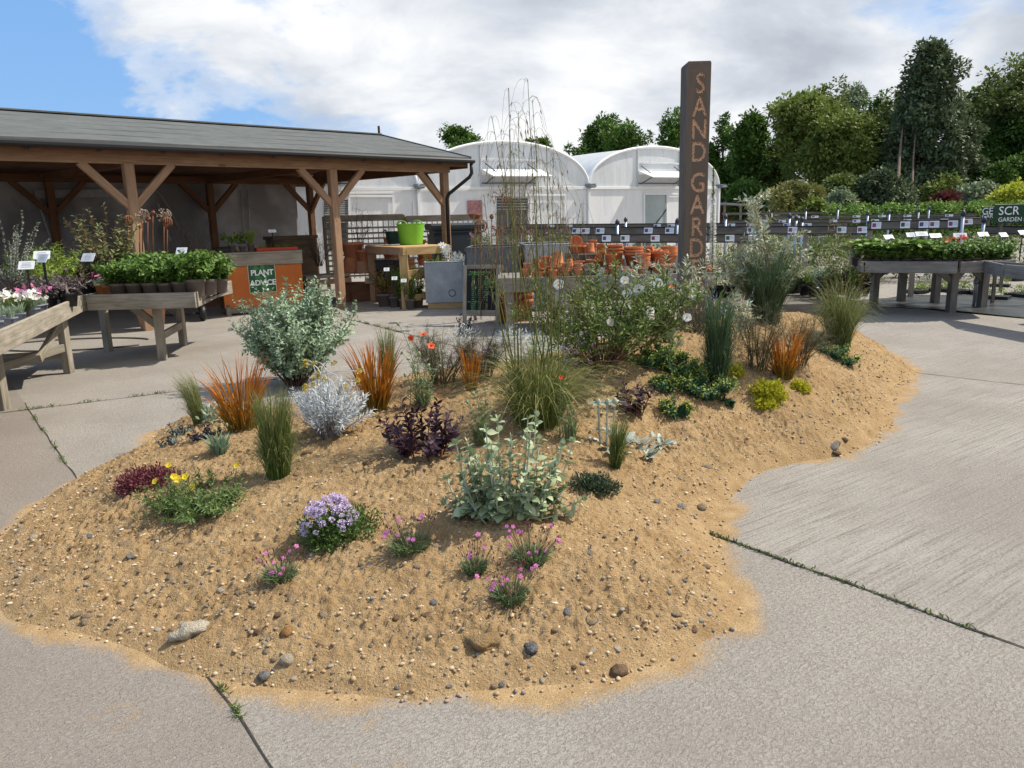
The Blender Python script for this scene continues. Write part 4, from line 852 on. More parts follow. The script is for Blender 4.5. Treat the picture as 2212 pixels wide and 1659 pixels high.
potted('potted_plant', 'pot of white alpine flowers touching the pink ones', 'potted plant', 0, 0, TZ, .06, .08, plain('pot_grey', (.24, .25, .30)), b_white, 5, V3(A(38, 600, 7.5)[0], 7.5, TZ))
def b_sage(t, P, P0):
    sm, p = stems_mb(P, 22, .26, .22, .06, .004); part('stem', sm, STEMBR, t); part('foliage', leaf_on(p, 9, .095, .036, .15, 1, 1.1, pair=True, fine=True), SAGE, t)
potted('potted_plant', 'large purple sage spilling over the bench corner', 'potted plant', 0, 0, TZ, .11, .15, BLACK, b_sage, None, V3(A(140, 600, 8.45)[0], 8.45, TZ)); potted('potted_plant', 'purple sage behind the pink alpine flowers', 'potted plant', 0, 0, TZ, .10, .13, BLACK, b_sage, None, V3(A(97, 600, 8.3)[0], 8.3, TZ))
def b_dianth(t, P, P0):
    part('foliage', cushion_mb(P, .12, .12, .09, 260, .05, .007), GREYG, t); sm, p = stems_mb(P, 14, .17, .13, .05, .002); part('stem', sm, STEM, t); flowers_on(t, p[:, -1], PINKF, 1.5, .5)
TC = terracotta('terracotta_new', (.55, .192, .08), .25); TCP = terracotta('terracotta_pale', (.52, .28, .17), .8); TCL = terracotta('terracotta_light', (.56, .22, .11), .35)
potted('potted_plant', 'small orange pot of magenta pinks by the bench corner', 'potted plant', 0, 0, TZ, .085, .17, TC, b_dianth, 5, on2(193, .30)); potted('potted_plant', 'small orange pot of blue grey leaves by the bench corner', 'potted plant', 0, 0, TZ, .075, .15, TC, lambda t, P, P0: part('foliage', cushion_mb(P, .1, .1, .08, 160, .05, .008), GREYG, t), 5, on2(212, .26))
def b_euph(t, P, P0):
    sm, p = stems_mb(P, 26, .52, .34, .07, .005, out=1.2); part('stem', sm, STEM, t); part('foliage', leaf_on(p, 22, .10, .017, .15, 1, 1.25, whorl=3), LIME, t)
potted('potted_plant', 'lime green spurge with narrow whorled leaves above the sage', 'potted plant', 0, 0, TZ, .13, .2, BLACK, b_euph, None, V3(A(128, 600, 9.2)[0], 9.2, TZ)); potted('potted_plant', 'second lime spurge lower down beside the silver shrub', 'potted plant', 0, 0, TZ, .12, .18, BLACK, b_euph, None, V3(A(72, 600, 8.6)[0], 8.6, TZ))
def b_will(t, P, P0):
    sm, p = stems_mb(P, 18, .95, .42, .06, .005, out=1.1); part('stem', sm, STEMBR, t); part('foliage', leaf_on(p, 26, .05, .02, .2, 1, .7, pair=True), leaf('leaf_willow', (.20, .25, .19), (.40, .44, .37)), t)
potted('potted_shrub', 'silvery willow-leaved shrub standing at the frame edge of the bench', 'shrub', 0, 0, TZ, .13, .2, BLACK, b_will, None, V3(A(22, 600, 8.3)[0], 8.3, TZ))
def b_dark(t, P, P0):
    sm, p = stems_mb(P, 30, .95, .46, .08, .006, out=1.2); part('stem', sm, leaf('stem_red', (.12, .04, .025), (.22, .09, .05), 0), t); part('foliage', leaf_on(p, 16, .115, .036, .1, 1, 1.15, pair=True, fine=True), OLIVE, t)
potted('potted_shrub', 'tall dark olive-leaved shrub with red stems behind the bench pots', 'shrub', 0, 0, TZ, .14, .22, BLACK, b_dark, None, V3(A(238, 600, 9.75)[0], 9.75, TZ)); potted('potted_shrub', 'lower bronze-leaved shrub between the tall dark shrub and the spurge', 'shrub', 0, 0, TZ, .12, .18, BLACK, lambda t, P, P0: (lambda sp: (part('stem', sp[0], STEMBR, t), part('foliage', leaf_on(sp[1], 12, .08, .028, .2, 1, 1.1, pair=True, fine=True), BROWNL, t)))(stems_mb(P, 18, .36, .26, .07, .004)), None, V3(A(188, 600, 9.5)[0], 9.5, TZ))
for u, v, y, a, lab in [(57, 573, 8.0, (1, .1), 'white price card above the pink alpine flowers'), (90, 551, 8.4, (1, .2), 'white price card higher of the crossed pair above the sage'), (92, 558, 8.2, (1, -.5), 'white price card lower of the crossed pair above the sage'), (190, 556, 8.9, (1, -.3), 'white price card above the magenta pinks'), (392, 542, 9.6, (1, -.1), 'white price card above the taupe pots nearest the orange counter')]:
    plant_sign(u, v, y, 33 if u < 300 else 24, 17 if u < 300 else 14, lab, a, .34)
# rusty ornaments on rods behind the bench
def ornament(kind, u, v, vb, y, label, r=.06):
    c = A(u, v, y); b_ = A(u, vb, y); b_ = V3(c[0]+(b_[0]-c[0]), c[1], b_[2]); t = thing('garden_ornament', label, 'garden ornament', b_, 'rusty ornaments on rods')
    mb = MB(); mb.tube([b_, c], .008, 6); part('rod', mb, RUST, t); mb = MB()
    if kind == 'burst':
        d = nrm(RNG.normal(size=(34, 3))); mb.tubes(np.stack([np.broadcast_to(c, d.shape), c+d*r], 1), .003, .003); 
        for q_ in d: mb.ball(c+q_*r, .011, 6, 4)
    elif kind == 'ball':
        for k in range(6):
            a = k/6*math.pi; th = np.linspace(0, 6.283, 20); rg = np.stack([r*np.cos(th)*math.cos(a), r*np.cos(th)*math.sin(a), r*np.sin(th)], -1); mb.tube(c+rg, .007, 4, cap=False)
    elif kind == 'cup': mb.lathe([(1e-3, -r*.5), (r*.6, -r*.4), (r, r*.1), (r*1.05, r*.35), (r*.95, r*.3), (r*.5, -r*.25), (1e-3, -r*.3)], c, 16)
    elif kind == 'pod': mb.ball(c, (r, r, r), 10, 7); mb.lathe([(r*.4, r*.9), (r*.9, r*1.2), (r*.5, r*1.15)], c, 10)
    elif kind == 'bird': mb.ball(c, (r*.6, r*1.3, r*.6), 10, 6); mb.ball(c+V3(r*.5, -r*.8, r*.5), r*.4, 8, 5)
    part('head', mb, RUST if kind != 'burst' or u > 600 else plain('pale_iron', (.36, .27, .20), .8, .3), t); return t
for a in [('ball', 277, 476, 575, 10.2, 'rusty slatted ball on a rod at the near end of the ornament row'), ('burst', 308, 467, 575, 10.4, 'starburst seedhead ornament in front of the shelter post', .09), ('bird', 319, 472, 575, 10.3, 'dark bird ornament on a rod beside the shelter post', .045), ('pod', 330, 459, 575, 10.4, 'round rust pod ornament beside the starburst', .03),
          ('burst', 354, 466, 575, 10.5, 'pale starburst ornament standing clear against the netting', .09), ('ball', 361, 480, 575, 10.3, 'rusty slatted ball just below the pale starburst'), ('pod', 302, 490, 575, 10.2, 'small rust pod ornament low beside the shelter post', .02)]: ornament(*a)
# bare twiggy shrub under the shelter
def twig_shrub(u, vb, vt, y, wpx, label, n=26):
    b_ = A(u, vb, y); h = px(b_, vb-vt); sm, p = stems_mb(b_, n, h, px(b_, wpx)/2, .06, .006, out=1.1, wig=.08); sub = MB(); s0, tg, f = along_path(p, 5, .3, 1); d = nrm(tg+RNG.normal(size=s0.shape)*.7)
    sm.tubes(np.stack([s0, s0+d*h*.16, s0+d*h*.26+RNG.normal(size=d.shape)*.03], 1), .003, .001); return single('bare_shrub', sm, DRYTWIG, label, 'shrub', b_)
twig_shrub(415, 590, 478, 13.5, 110, 'bare dark twiggy shrub in the shade behind the orange counter')
twig_shrub(690, 575, 500, 15.8, 60, 'dry brown seedy stems beside the back corner post of the shelter', 30); twig_shrub(775, 530, 440, 16.6, 80, 'thin bare branches rising in front of the trellis', 12)
# ================================================================ plant advice counter
ORG, g, b = base_mat('orange_panel', .45, .3); n = g.noise(obj_co(g), 2.4, 6, .6); g.set(b, 'Base Color', g.ramp(n, [(.3, (.42, .105, .018)), (.7, (.54, .155, .03))])); bump(g, b, g.noise(obj_co(g), 30, 3), .1, .004)
F0, F1 = G(494, 688)+0, None
fd = nrm(V3(.90, .44, 0)); fn = V3(fd[1], -fd[0], 0); pl = G(488, 683); W_C = 1.40
def K(x, z, o=0.0): return pl+fd*x+V3(0, 0, z)+fn*o
ct = thing('advice_counter', 'orange fronted timber counter with green PLANT ADVICE sign', 'counter', K(W_C/2, 0, -.3))
mb = MB(); mb.bar(K(0, .50, -.012), K(W_C, .50, -.012), .024, .72); part('front_panel', mb, ORG, ct)
mb = MB(); mb.bar(K(-.03, .97, .005), K(W_C+.02, .97, .005), .05, .21, bev=.012); part('top_board', mb, W_GREY, ct)
mb = MB(); mb.bar(K(-.05, 1.092, -.36), K(W_C+.03, 1.092, -.36), .78, .03); part('worktop', mb, W_GREY, ct)
mb = MB(); mb.bar(K(.01, .56, -.05), K(.01, .56, -.70), .03, .94); mb2 = MB(); mb2.bar(K(W_C-.01, .56, -.05), K(W_C-.01, .56, -.70), .03, .94); part('side_panel', mb, W_DARK, ct); part('side_panel', mb2, W_DARK, ct)
mb = MB(); mb.bar(K(.03, .15, -.71), K(W_C-.03, .15, -.71), .03, .25); part('back_board', mb, W_DARK, ct); mb = MB(); mb.bar(K(.03, .10, -.06), K(W_C-.03, .10, -.06), .05, .14); part('plinth', mb, W_GREY, ct)
for x in (.06, W_C-.06):
    for o in (-.04, -.66): mb = MB(); mb.bar(K(x, 0, o), K(x, .2, o), .08, .08, up=fd); part('foot', mb, W_GREY, ct)
SG, g, b = base_mat('sign_green', .4, .4); n = g.noise(obj_co(g), 5, 3); g.set(b, 'Base Color', g.ramp(n, [(.3, (.012, .075, .03)), (.7, (.02, .11, .045))]))
SGL = plain('sign_leaf', (.045, .20, .07), .4, .1); SGT = plain('sign_white', (.85, .86, .85), .5, .02, 4, 0)
sc0 = PL(566.5, 600, K(0, 0, .006), fn); sx = float(np.dot(sc0-pl, fd)); sz = sc0[2]; sw, shh = .46, .52
mb = MB(); mb.bar(K(sx-sw/2, sz, .004), K(sx+sw/2, sz, .004), .008, shh, bev=.004); sgn = part('sign', mb, SG, ct)
mb = MB(); mb.bar(K(sx-sw/2-.006, sz, .001), K(sx+sw/2+.006, sz, .001), .006, shh+.012, bev=.002); part('sign_edge', mb, SGT, sgn)
mb = MB(); o = K(sx, sz, .0095); pp = [(-.16, .15, .5), (.03, .16, 2.6), (.02, .02, .6), (-.15, -.10, .5), (.03, -.16, 2.5), (-.02, -.04, 2.6)]
for x, z, a in pp:
    L = .15; cx = [(math.cos(t)*L*.5+L*.5, math.sin(t)*L*.28*(1-.3*math.cos(t))) for t in np.linspace(0, 6.283, 18)[:-1]]
    q = [o+fd*(x+.02+px_*math.cos(a)-py_*math.sin(a))+V3(0, 0, z+px_*math.sin(a)+py_*math.cos(a)) for px_, py_ in cx]; mb.add(q+[np.mean(q, 0)], None, [(k, (k+1) % 17, 17) for k in range(17)])
part('leaf_emblem', mb, SGL, sgn)
mb = MB(); 
for s_, z in (('PLANT', .09), ('ADVICE', -.09)): text_into(mb, s_, .135, K(sx+.005, sz+z, .0125), fd, V3(0, 0, 1), depth=.001, bold=.0035, spacing=.95)
part('lettering', mb, SGT, sgn)
# things on the counter
def cpt(u, v): return K((u-470)/186*W_C, 1.107, -.22)
def b_prim(t, P, P0):
    part('foliage', leaf_on(stems_mb(P, 16, .22, .2, .04, .004)[1], 3, .17, .07, .4, 1, .8, fine=True), GREEN2, t); sm, p = stems_mb(P, 5, .24, .24, .02, .002); part('stem', sm, STEM, t); flowers_on(t, p[:, -1], flower_mesh('flower', 5, .03, .026, [YELP, YELC], .5, .15), 1.0, .8)
potted('potted_plant', 'broad-leaved plant with pale yellow flowers on the advice counter', 'potted plant', 0, 0, 1.107, .07, .13, GREYP, b_prim, None, cpt(502, 0)); potted('potted_plant', 'leafy plant in a squat taupe pot in the middle of the counter', 'potted plant', 0, 0, 1.107, .065, .11, GREYP, lambda t, P, P0: part('foliage', leaf_on(stems_mb(P, 12, .24, .13, .03, .004)[1], 4, .12, .06, .4, 1, .8, fine=True), GREEN, t), None, cpt(526, 0))
potted('potted_plant', 'fine feathery green plant in a tall taupe pot on the counter', 'potted plant', 0, 0, 1.107, .068, .14, GREYP, lambda t, P, P0: part('foliage', grass_mb(P, 420, .28, .03, .14, .003, 5, .6), LIME, t), None, cpt(546, 0))
def b_tray():
    P = cpt(604, 531); t = thing('seedling_tray', 'shallow red plastic tray of sprouting seedlings on the counter', 'tray', P); mb = MB(); rp = plain('red_plastic', (.55, .05, .02), .4, .1, 6, .02, .4); ay = V3(-fd[1], fd[0], 0)
    mb.obox(P, fd[:2], ay, .70, .26, 1.108, 1.125, mi=0)
    for dx, dy, lx, ly in ((0, .13, .72, .02), (0, -.13, .72, .02)): mb.obox(P+ay*dy, fd[:2], ay, lx, ly, 1.11, 1.165)
    for sx_ in (-.35, .35): mb.obox(P+fd*sx_, fd[:2], ay, .02, .26, 1.11, 1.163)
    part('tray', mb, rp, t); C = np.array([P+fd*x+ay*y+V3(0, 0, .05+.05*random.random()) for x, y in RNG.uniform(-1, 1, (34, 2))*V3(.32, .1)]); m2 = MB(); puff(C, .03, 12, .03, .013, m2); mb3 = grass_mb(P+fd*.1+V3(0, 0, .02), 60, .2, .2, .03, .003); part('seedlings', m2, LIME, t); part('stem', mb3, BROWNL, t)
b_tray(); plant_sign(588, 499, 13.8, 16, 6, 'small white card above the red seedling tray', (1, .5), .1, .9)
mb = MB(); P = cpt(482, 541); mb.obox(P, fd[:2], None, .22, .18, 1.108, 1.19); mb.obox(P, fd[:2], None, .24, .20, 1.19, 1.21); single('plant_tray', mb, BLACK, 'black plastic tray at the near end of the advice counter', 'tray', P)
# cabinet, low shelf, trolley, pale pot
mb = MB(); c0 = A(632, 560, 17.2); mb.obox(c0, SA[:2], SB[:2], 1.0, .4, 0, 1.25); mb.obox(c0, SA[:2], SB[:2], 1.08, .46, 1.25, 1.32); single('cupboard', mb, wood('wood_cupboard', (.11, .075, .05), (.20, .15, .10)), 'brown wooden cupboard in the shade behind the red seedling tray', 'cupboard', (c0[0], c0[1], 0))
mb = MB(); c0 = A(430, 560, 15.6); mb.obox(c0, SA[:2], SB[:2], 1.3, .5, 0, 1.05); mb.obox(c0, SA[:2], SB[:2], 1.36, .54, 1.05, 1.09); single('brick_bin', mb, plain('brick_red', (.22, .10, .06), .9, .3, 9, .4), 'red brown storage bin behind the counter in the shade', 'bin', (c0[0], c0[1], 0))
sh_l = thing('low_shelf', 'low timber shelf under the shelter between counter and corner post', 'shelf', A(697, 610, 15.4)*V3(1, 1, 0)); c0 = A(697, 610, 15.4)
mb = MB(); mb.obox(c0, SA[:2], SB[:2], 1.0, .5, .52, .58); mb2 = MB(); mb2.obox(c0-SB*.255, SA[:2], SB[:2], 1.0, .03, .40, .50); part('shelf_top', mb, W_GREY, sh_l); part('rail', mb2, W_SHED, sh_l); 
for s in (-.45, .45):
    mb = MB(); mb.bar(c0*V3(1, 1, 0)+SA*s, c0*V3(1, 1, 0)+SA*s+V3(0, 0, .52), .09, .4, up=SB); part('leg', mb, W_DARK, sh_l)
tp = G(440, 693); tro = thing('plant_trolley', 'flat plant trolley with one fat black tyre showing under the bench end', 'trolley', tp)
mb = MB(); R = px(tp, 17); r_ = .055; th = np.linspace(0, 6.283, 25)[:-1]; ph = np.linspace(0, 6.283, 11)[:-1]; ax_ = nrm(V3(.85, .3, 0)); wc = tp+V3(0, 0, R)
e1 = nrm(V3(ax_[1], -ax_[0], 0)); v = [wc+(e1*math.cos(a)+V3(0, 0, math.sin(a)))*(R-r_+r_*math.cos(b))+ax_*r_*1.1*math.sin(b) for a in th for b in ph]; q = [(i*10+j, i*10+(j+1) % 10, ((i+1) % 24)*10+(j+1) % 10, ((i+1) % 24)*10+j) for i in range(24) for j in range(10)]
mb.add(v, q, smooth=True); wh_ = part('wheel', mb, BLACK, tro); mb = MB(); mb.tube([wc-ax_*.05, wc+ax_*.05], R*.5, 14); part('hub', mb, STEEL, wh_)
mb = MB(); c = tp+V3(-.35, .25, 0); mb.obox(c, ax_[:2], e1[:2], .55, .9, .36, .40); part('deck', mb, W_DARK, tro); mb = MB(); mb.tube([wc+ax_*.05, wc-ax_*.6], .015, 8); part('axle', mb, BLACK, tro)
P = G(330, 711); mb = MB(); pot_mb(.27, .52, None, .14, .62, mb=mb, c=P, soil=True); single('terracotta_pot', mb, TCP, 'big pale terracotta pot standing on concrete beneath the bench', 'pot', P, 'terracotta pots')
mb = MB(); th = np.linspace(.6, 5.9, 60); c = G(165, 745); mb.tube(np.stack([c[0]+1.05*np.cos(th), c[1]+.55*np.sin(th), np.full(60, .012)], -1), .012, 6); single('hosepipe', mb, plain('hose_grey', (.10, .10, .09), .6), 'grey hose lying in a loop on the concrete under the benches', 'hose', c)
# ================================================================ right of the shelter
tb = thing('display_table', 'heavy new timber table holding the green tub', 'table', A(880, 600, 15.2)*V3(1, 1, 0)); zt2 = 1.12
k0, k1, k2 = G(790, 530, zt2), G(867, 534, zt2), G(972, 529, zt2); bk_ = V3(-.15, .95, 0)
pts = [k0, k1, k2, k2+bk_*.5, k0+bk_*.4]; mb = MB()
mb.add([p-V3(0, 0, .002) for p in pts]+[p-V3(0, 0, .05) for p in pts], None, [(0, 1, 2), (0, 2, 3), (0, 3, 4), (5, 7, 6), (5, 8, 7), (5, 9, 8)]); part('top', mb, W_NEW, tb)
for a_, d_ in ((k0, k1), (k1, k2)):
    mb = MB(); mb.bar(a_-V3(0, 0, .075)+nrm(d_-a_)*.01, d_-V3(0, 0, .075), .05, .14); part('apron', mb, W_NEW if a_ is k1 else W_SHED, tb)
for p in (k0+V3(.10, .08, 0), k1+V3(.02, .1, 0), k2+V3(-.1, .15, 0), k0+bk_*.35+V3(.1, 0, 0)):
    mb = MB(); mb.bar(p*V3(1, 1, 0), p*V3(1, 1, 0)+V3(0, 0, zt2-.05), .15, .15, up=(0, 1, 0)); part('leg', mb, W_NEW if p[0] > k1[0]-.1 else W_SHED, tb)
mb = MB(); mb.bar(k1*V3(1, 1, 0)+V3(.08, .06, .62), k2*V3(1, 1, 0)+V3(-.05, .12, .62), .05, .17); part('stretcher', mb, W_NEW, tb)
mb = MB(); mb.bar(k1*V3(1, 1, 0)+V3(.08, .06, .2), k2*V3(1, 1, 0)+V3(-.05, .12, .2), .05, .12); part('stretcher', mb, W_NEW, tb)
def tub(u, v, wpx, hpx, col, label, handles, rings=14, y=15.4, nm='tub'):
    P = G(u, v, zt2+.002); r = px(P, wpx)/2; h = px(P, hpx); t = thing(nm, label, 'tub', P); mm = plain(nm+'_'+label.split()[0], col, .45, .06, 3, .02, .4); mb = MB(); prof = [(1e-3, 0), (r*.76, 0)]
    for k in range(rings): f = (k+.5)/rings; prof += [(r*(.77+.21*f), h*f-h*.25/rings), (r*(.785+.21*f), h*f+h*.25/rings)]
    prof += [(r, h*.985), (r*1.01, h), (r*.96, h), (r*.74, .03), (1e-3, .03)]; mb.lathe(prof, P, 40); part('body', mb, mm, t)
    for a in handles:
        d = V3(math.cos(a), math.sin(a), 0); e = V3(-d[1], d[0], 0); mb = MB(); th = np.linspace(0, math.pi, 13); c = P+d*r*.97+V3(0, 0, h-.02); mb.tube([c+e*r*.42*math.cos(x)+V3(0, 0, 1)*(r*.26*math.sin(x))+d*.015 for x in th], .014, 8); part('handle', mb, mm, t)
    return t, P, r, h
t, P, r, h = tub(889, 528, 61, 44, (.18, .46, .035), 'lime green flexible garden tub on the new timber table', (1.2, 4.2)); tub(852, 527, 38, 27, (.008, .045, .035), 'dark green bucket with a round badge next to the lime tub', (.6, 3.7), 8)
P = G(852, 527, zt2); bc = A(846, 516, P[1]-px(P, 18)*.9); bd = nrm(V3(-.35, -1, 0)); be = V3(-bd[1], bd[0], 0)*-1; th = np.arange(20)/20*6.283; mb = MB()
def disc(mb, c, n_, r, mi=0): 
    n_ = nrm(n_); a_ = nrm(np.cross(V3(0, 0, 1), n_)); b_ = np.cross(n_, a_); mb.add([c+a_*r*math.cos(x)+b_*r*math.sin(x) for x in th]+[c], None, [(k, (k+1) % 20, 20) for k in range(20)], mi=mi)
bk2 = [o for o in bpy.data.objects if o.get('label', '').startswith('dark green bucket')][0]; disc(mb, bc, bd, .062); disc(mb, bc+bd*.002, bd, .035, 1); part('badge', mb, [CARDW, plain('badge_blue', (.02, .06, .16))], bk2)
# big grey lidded bin
bx = thing('water_butt', 'large dark grey plastic bin with an overhanging lid behind the shelter corner', 'bin', A(986, 560, 16.9)*V3(1, 1, 0)); c0 = A(984, 560, 17.2); gp = plain('slate_plastic', (.035, .045, .055), .5, .12, 3, .05, .4); e1 = nrm(V3(1, .25, 0)); e2 = V3(-e1[1], e1[0], 0)
mb = MB(); mb.obox(c0, e1[:2], e2[:2], 1.05, .9, 0, 1.28, .05); part('body', mb, gp, bx); mb = MB(); mb.obox(c0, e1[:2], e2[:2], 1.0, .85, 1.28, 1.36, .03); part('neck', mb, gp, bx); mb = MB(); mb.obox(c0, e1[:2], e2[:2], 1.16, 1.0, 1.36, 1.50, .05); part('lid', mb, gp, bx)
# trellis panels
def trellis(u0, u1, vt, vm, vb, y0, y1, label):
    a, d = A(u0, vm, y0), A(u1, vm, y1); a[2] = d[2] = (a[2]+d[2])/2; e = nrm(d-a); L = np.linalg.norm(d-a); zt_ = A(u0, vt, y0)[2]; t = thing('trellis_panel', label, 'trellis', (a+d)/2*V3(1, 1, 0), 'trellis panels'); zb = .25
    mb = MB(); mb.bar(V3(*a[:2], (zt_+a[2])/2), V3(*d[:2], (zt_+a[2])/2), .05, zt_-a[2]); part('top_board', mb, W_GREY, t); mb = MB()
    for k in range(int(L/.125)+1): p = a+e*.125*k; mb.bar(V3(*p[:2], zb), V3(*p[:2], a[2]), .045, .02, up=e)
    nb = V3(-e[1], e[0], 0)
    for k in range(int((a[2]-zb)/.125)): z = zb+.06+.125*k; mb.bar(V3(*(a-nb*.022)[:2], z), V3(*(d-nb*.022)[:2], z), .02, .045)
    part('lattice', mb, W_GREY, t); mb = MB()
    for p in (a, d): mb2 = MB(); mb2.bar(V3(*p[:2], 0)+nb*.06, V3(*p[:2], zt_-.02)+nb*.06, .09, .09, up=e); part('post', mb2, W_GREY, t)
trellis(700, 871, 466, 478, 530, 18.6, 18.9, 'weathered trellis panel between the shelter posts behind the terracotta pots'); trellis(877, 1034, 466, 478, 530, 18.9, 19.2, 'weathered trellis panel behind the lime tub and grey bin')
mb = MB(); c = PL(1026, 453, bays[1][0]-V3(-.5, .87, 0)*.05, V3(-.5, .87, 0)); d_ = nrm(TM-TL); mb.bar(c-d_*.25, c+d_*.25, .015, .55); pic = plain('poster_pink', (.42, .20, .20), .5, .6, 9, 0); single('poster', mb, pic, 'small pink photo poster on the polytunnel wall by the shelter corner', 'poster', c)
# ================================================================ zinc planters
ZINC, g, b = base_mat('zinc', .55, .4); b.inputs['Metallic'].default_value = .35; n = g.noise(obj_co(g), 4, 7, .68, .4); n2 = g.noise(obj_co(g), 14, 5, .6)
g.set(b, 'Base Color', g.mix(g.ramp(n2, [(.4, .5), (.65, 0.0)]), g.ramp(n, [(.3, (.24, .27, .295)), (.7, (.44, .47, .50))]), (.30, .325, .345))); bump(g, b, n2, .15, .01)
ZINCD = plain('zinc_dark', (.12, .135, .15), .5, .3, 3, .1, .4, .3)  # dark copy of zinc, the tank's shaded face put into its colour
def tank(c, e1, w, d, z0, z1, name, label, mat, rivets):
    e1 = nrm(V3(*e1[:2], 0)); e2 = V3(-e1[1], e1[0], 0); t = thing(name, label, 'planter', c*V3(1, 1, 0)); mb = MB(); th = .012; c = c*V3(1, 1, 0)
    cs = [c+e1*sx*w/2+e2*sy*d/2 for sx, sy in ((-1, -1), (1, -1), (1, 1), (-1, 1))]
    for k in range(4):
        a, q = cs[k], cs[(k+1) % 4]; dn = nrm(q-a); mb.bar(V3(*a[:2], (z0+z1)/2)+dn*.006, V3(*q[:2], (z0+z1)/2)-dn*.007, th, z1-z0, bev=.002)
    for k in range(4):
        a, q = cs[k], cs[(k+1) % 4]; mb.bar(V3(*a[:2], z1), V3(*q[:2], z1), .03, .025, bev=.01)
    part('body', mb, mat, t); mb = MB(); mb.add([p+V3(0, 0, z1-.06) for p in cs], [(0, 1, 2, 3)]); part('soil', mb, SOIL, t); mb = MB()
    if rivets:
        n_ = int((z1-z0)/.045)
        for sx in rivets:
            for k in range(n_): mb.ball(c+e1*sx*(w/2-.03)-e2*(d/2+.008)+V3(0, 0, z0+.03+k*.045), .009, 6, 4)
        for k in range(int(w/.09)): mb.ball(c+e1*(-w/2+.05+k*.09)-e2*(d/2+.008)+V3(0, 0, z1-.05), .009, 6, 4)
        part('rivets', mb, mat, t)
    return t, c, e1, e2
f0, f1 = A(921, 652, 14.0), A(1003, 651, 14.0); cc = (f0+f1)/2; W_ = (f1-f0)[0]; e1 = nrm(V3(1, .03, 0)); e2 = V3(-e1[1], e1[0], 0)
zb, zt3 = .11, A(918, 567, 14)[2]
t, c, e1, e2 = tank(cc+e2*.30, e1, W_, .6, zb, zt3, 'zinc_planter', 'square galvanised zinc planter standing on yellow timber beside the chalkboard', ZINC, (-1,))
mb = MB(); 
for o in (-.24, .24): mb.bar(c-e1*W_*.46+e2*o+V3(0, 0, .055), c+e1*W_*.48+e2*o+V3(0, 0, .055), .1, .108)
part('timber_base', mb, W_NEW, t); mb = MB(); th_ = np.linspace(0, 6.283, 29); mb.tube([c+e1*(.13+.06*math.cos(a))-e2*.308+V3(0, 0, zb+.17+.06*math.sin(a)) for a in th_], .008, 5, cap=False); part('stamp_ring', mb, ZINCD, t)
Pz = c+V3(0, 0, zt3-.05)
sm, p = stems_mb(Pz-e1*.2, 26, .2, .15, .12, .003); q_ = thing('thyme_plant', 'yellow green bushy herb at the near side of the zinc planter', 'plant', Pz-e1*.2); part('stem', sm, STEM, q_); part('foliage', leaf_on(p, 14, .03, .012, .1, 1, 1.0, pair=True), LIME, q_)
q_ = thing('edelweiss_plant', 'silver plant with two big starry flowers rising from the zinc planter', 'plant', Pz+e1*.05+e2*.1); sm, p = stems_mb(Pz+e1*.05+e2*.1, 4, .38, .1, .04, .006); part('stem', sm, SILVER, q_); part('foliage', leaf_on(p, 6, .09, .022, .0, .8, 1.2, pair=True), SILVER, q_)
EDEL = flower_mesh('flower', 9, .09, .03, [SILVER, YELC], .25, .12); [inst(EDEL, 'flower', q_, p[k, -1], nrm(V3(.1, -.8, .5)+RNG.normal(size=3)*.2), 1.0) for k in range(3)]
q_ = thing('curry_plant', 'small silver spiky plant at the corner of the zinc planter', 'plant', Pz+e1*.26-e2*.1); part('foliage', cushion_mb(Pz+e1*.24-e2*.1, .12, .12, .2, 260, .09, .008, up=.8), SILVER, q_)
cB = A(1121, 600, 13.2); eB = nrm(V3(-.78, .10, 0))  # tank's shaded and lit faces made as two tanks, light put into colour
t, cC, eB1, eB2 = tank(V3(cB[0]-.42, cB[1]+.5, 0), V3(.98, -.05, 0), .86, 1.0, 0.02, A(1080, 534, 13.2)[2], 'zinc_tank', 'tall riveted zinc tank with shade put into its dark colour behind the chalkboard', ZINCD, (-1, 1))
t2, cC2, e_1, e_2 = tank(V3(cB[0]+.50, cB[1]+.65, 0), V3(.99, .1, 0), .86, 1.0, 0.02, A(1150, 529, 13.3)[2], 'zinc_tank', 'pale riveted zinc tank, made as the lit face, behind the left end of the pot display', ZINC, (-1,))
for cx, lab in ((cC, 'green and pink bedding filling the zinc tank with shade in its colour'), (cC2, 'grassy bedding with pink flowers in the zinc tank made as the lit face')):
    P = V3(cx[0], cx[1]-.15, 1.05); q_ = thing('bedding_plant', lab, 'plant', P); lm = MB(); puff(np.array([P+V3(x, y, .12+.1*random.random()) for x, y in RNG.uniform(-1, 1, (26, 2))*V3(.36, .3)]), .09, 22, .05, .02, lm); part('foliage', lm, OLIVE, q_); sm, p = stems_mb(P, 16, .35, .35, .25, .003); part('stem', sm, STEM, q_); flowers_on(q_, p[:8, -1], PINKF, 1.6, .6)
sm, p = stems_mb(V3(A(1045, 560, 15)[0], 15, 0), 16, 1.55, .35, .12, .005); q_ = thing('willow_shrub', 'pale leafy shrub beside the grey lidded bin', 'shrub', V3(A(1045, 560, 15)[0], 15, 0)); part('stem', sm, STEMBR, q_); part('foliage', leaf_on(p, 22, .05, .018, .4, 1, .9), leaf('leaf_variegated', (.22, .28, .12), (.52, .55, .36)), q_)
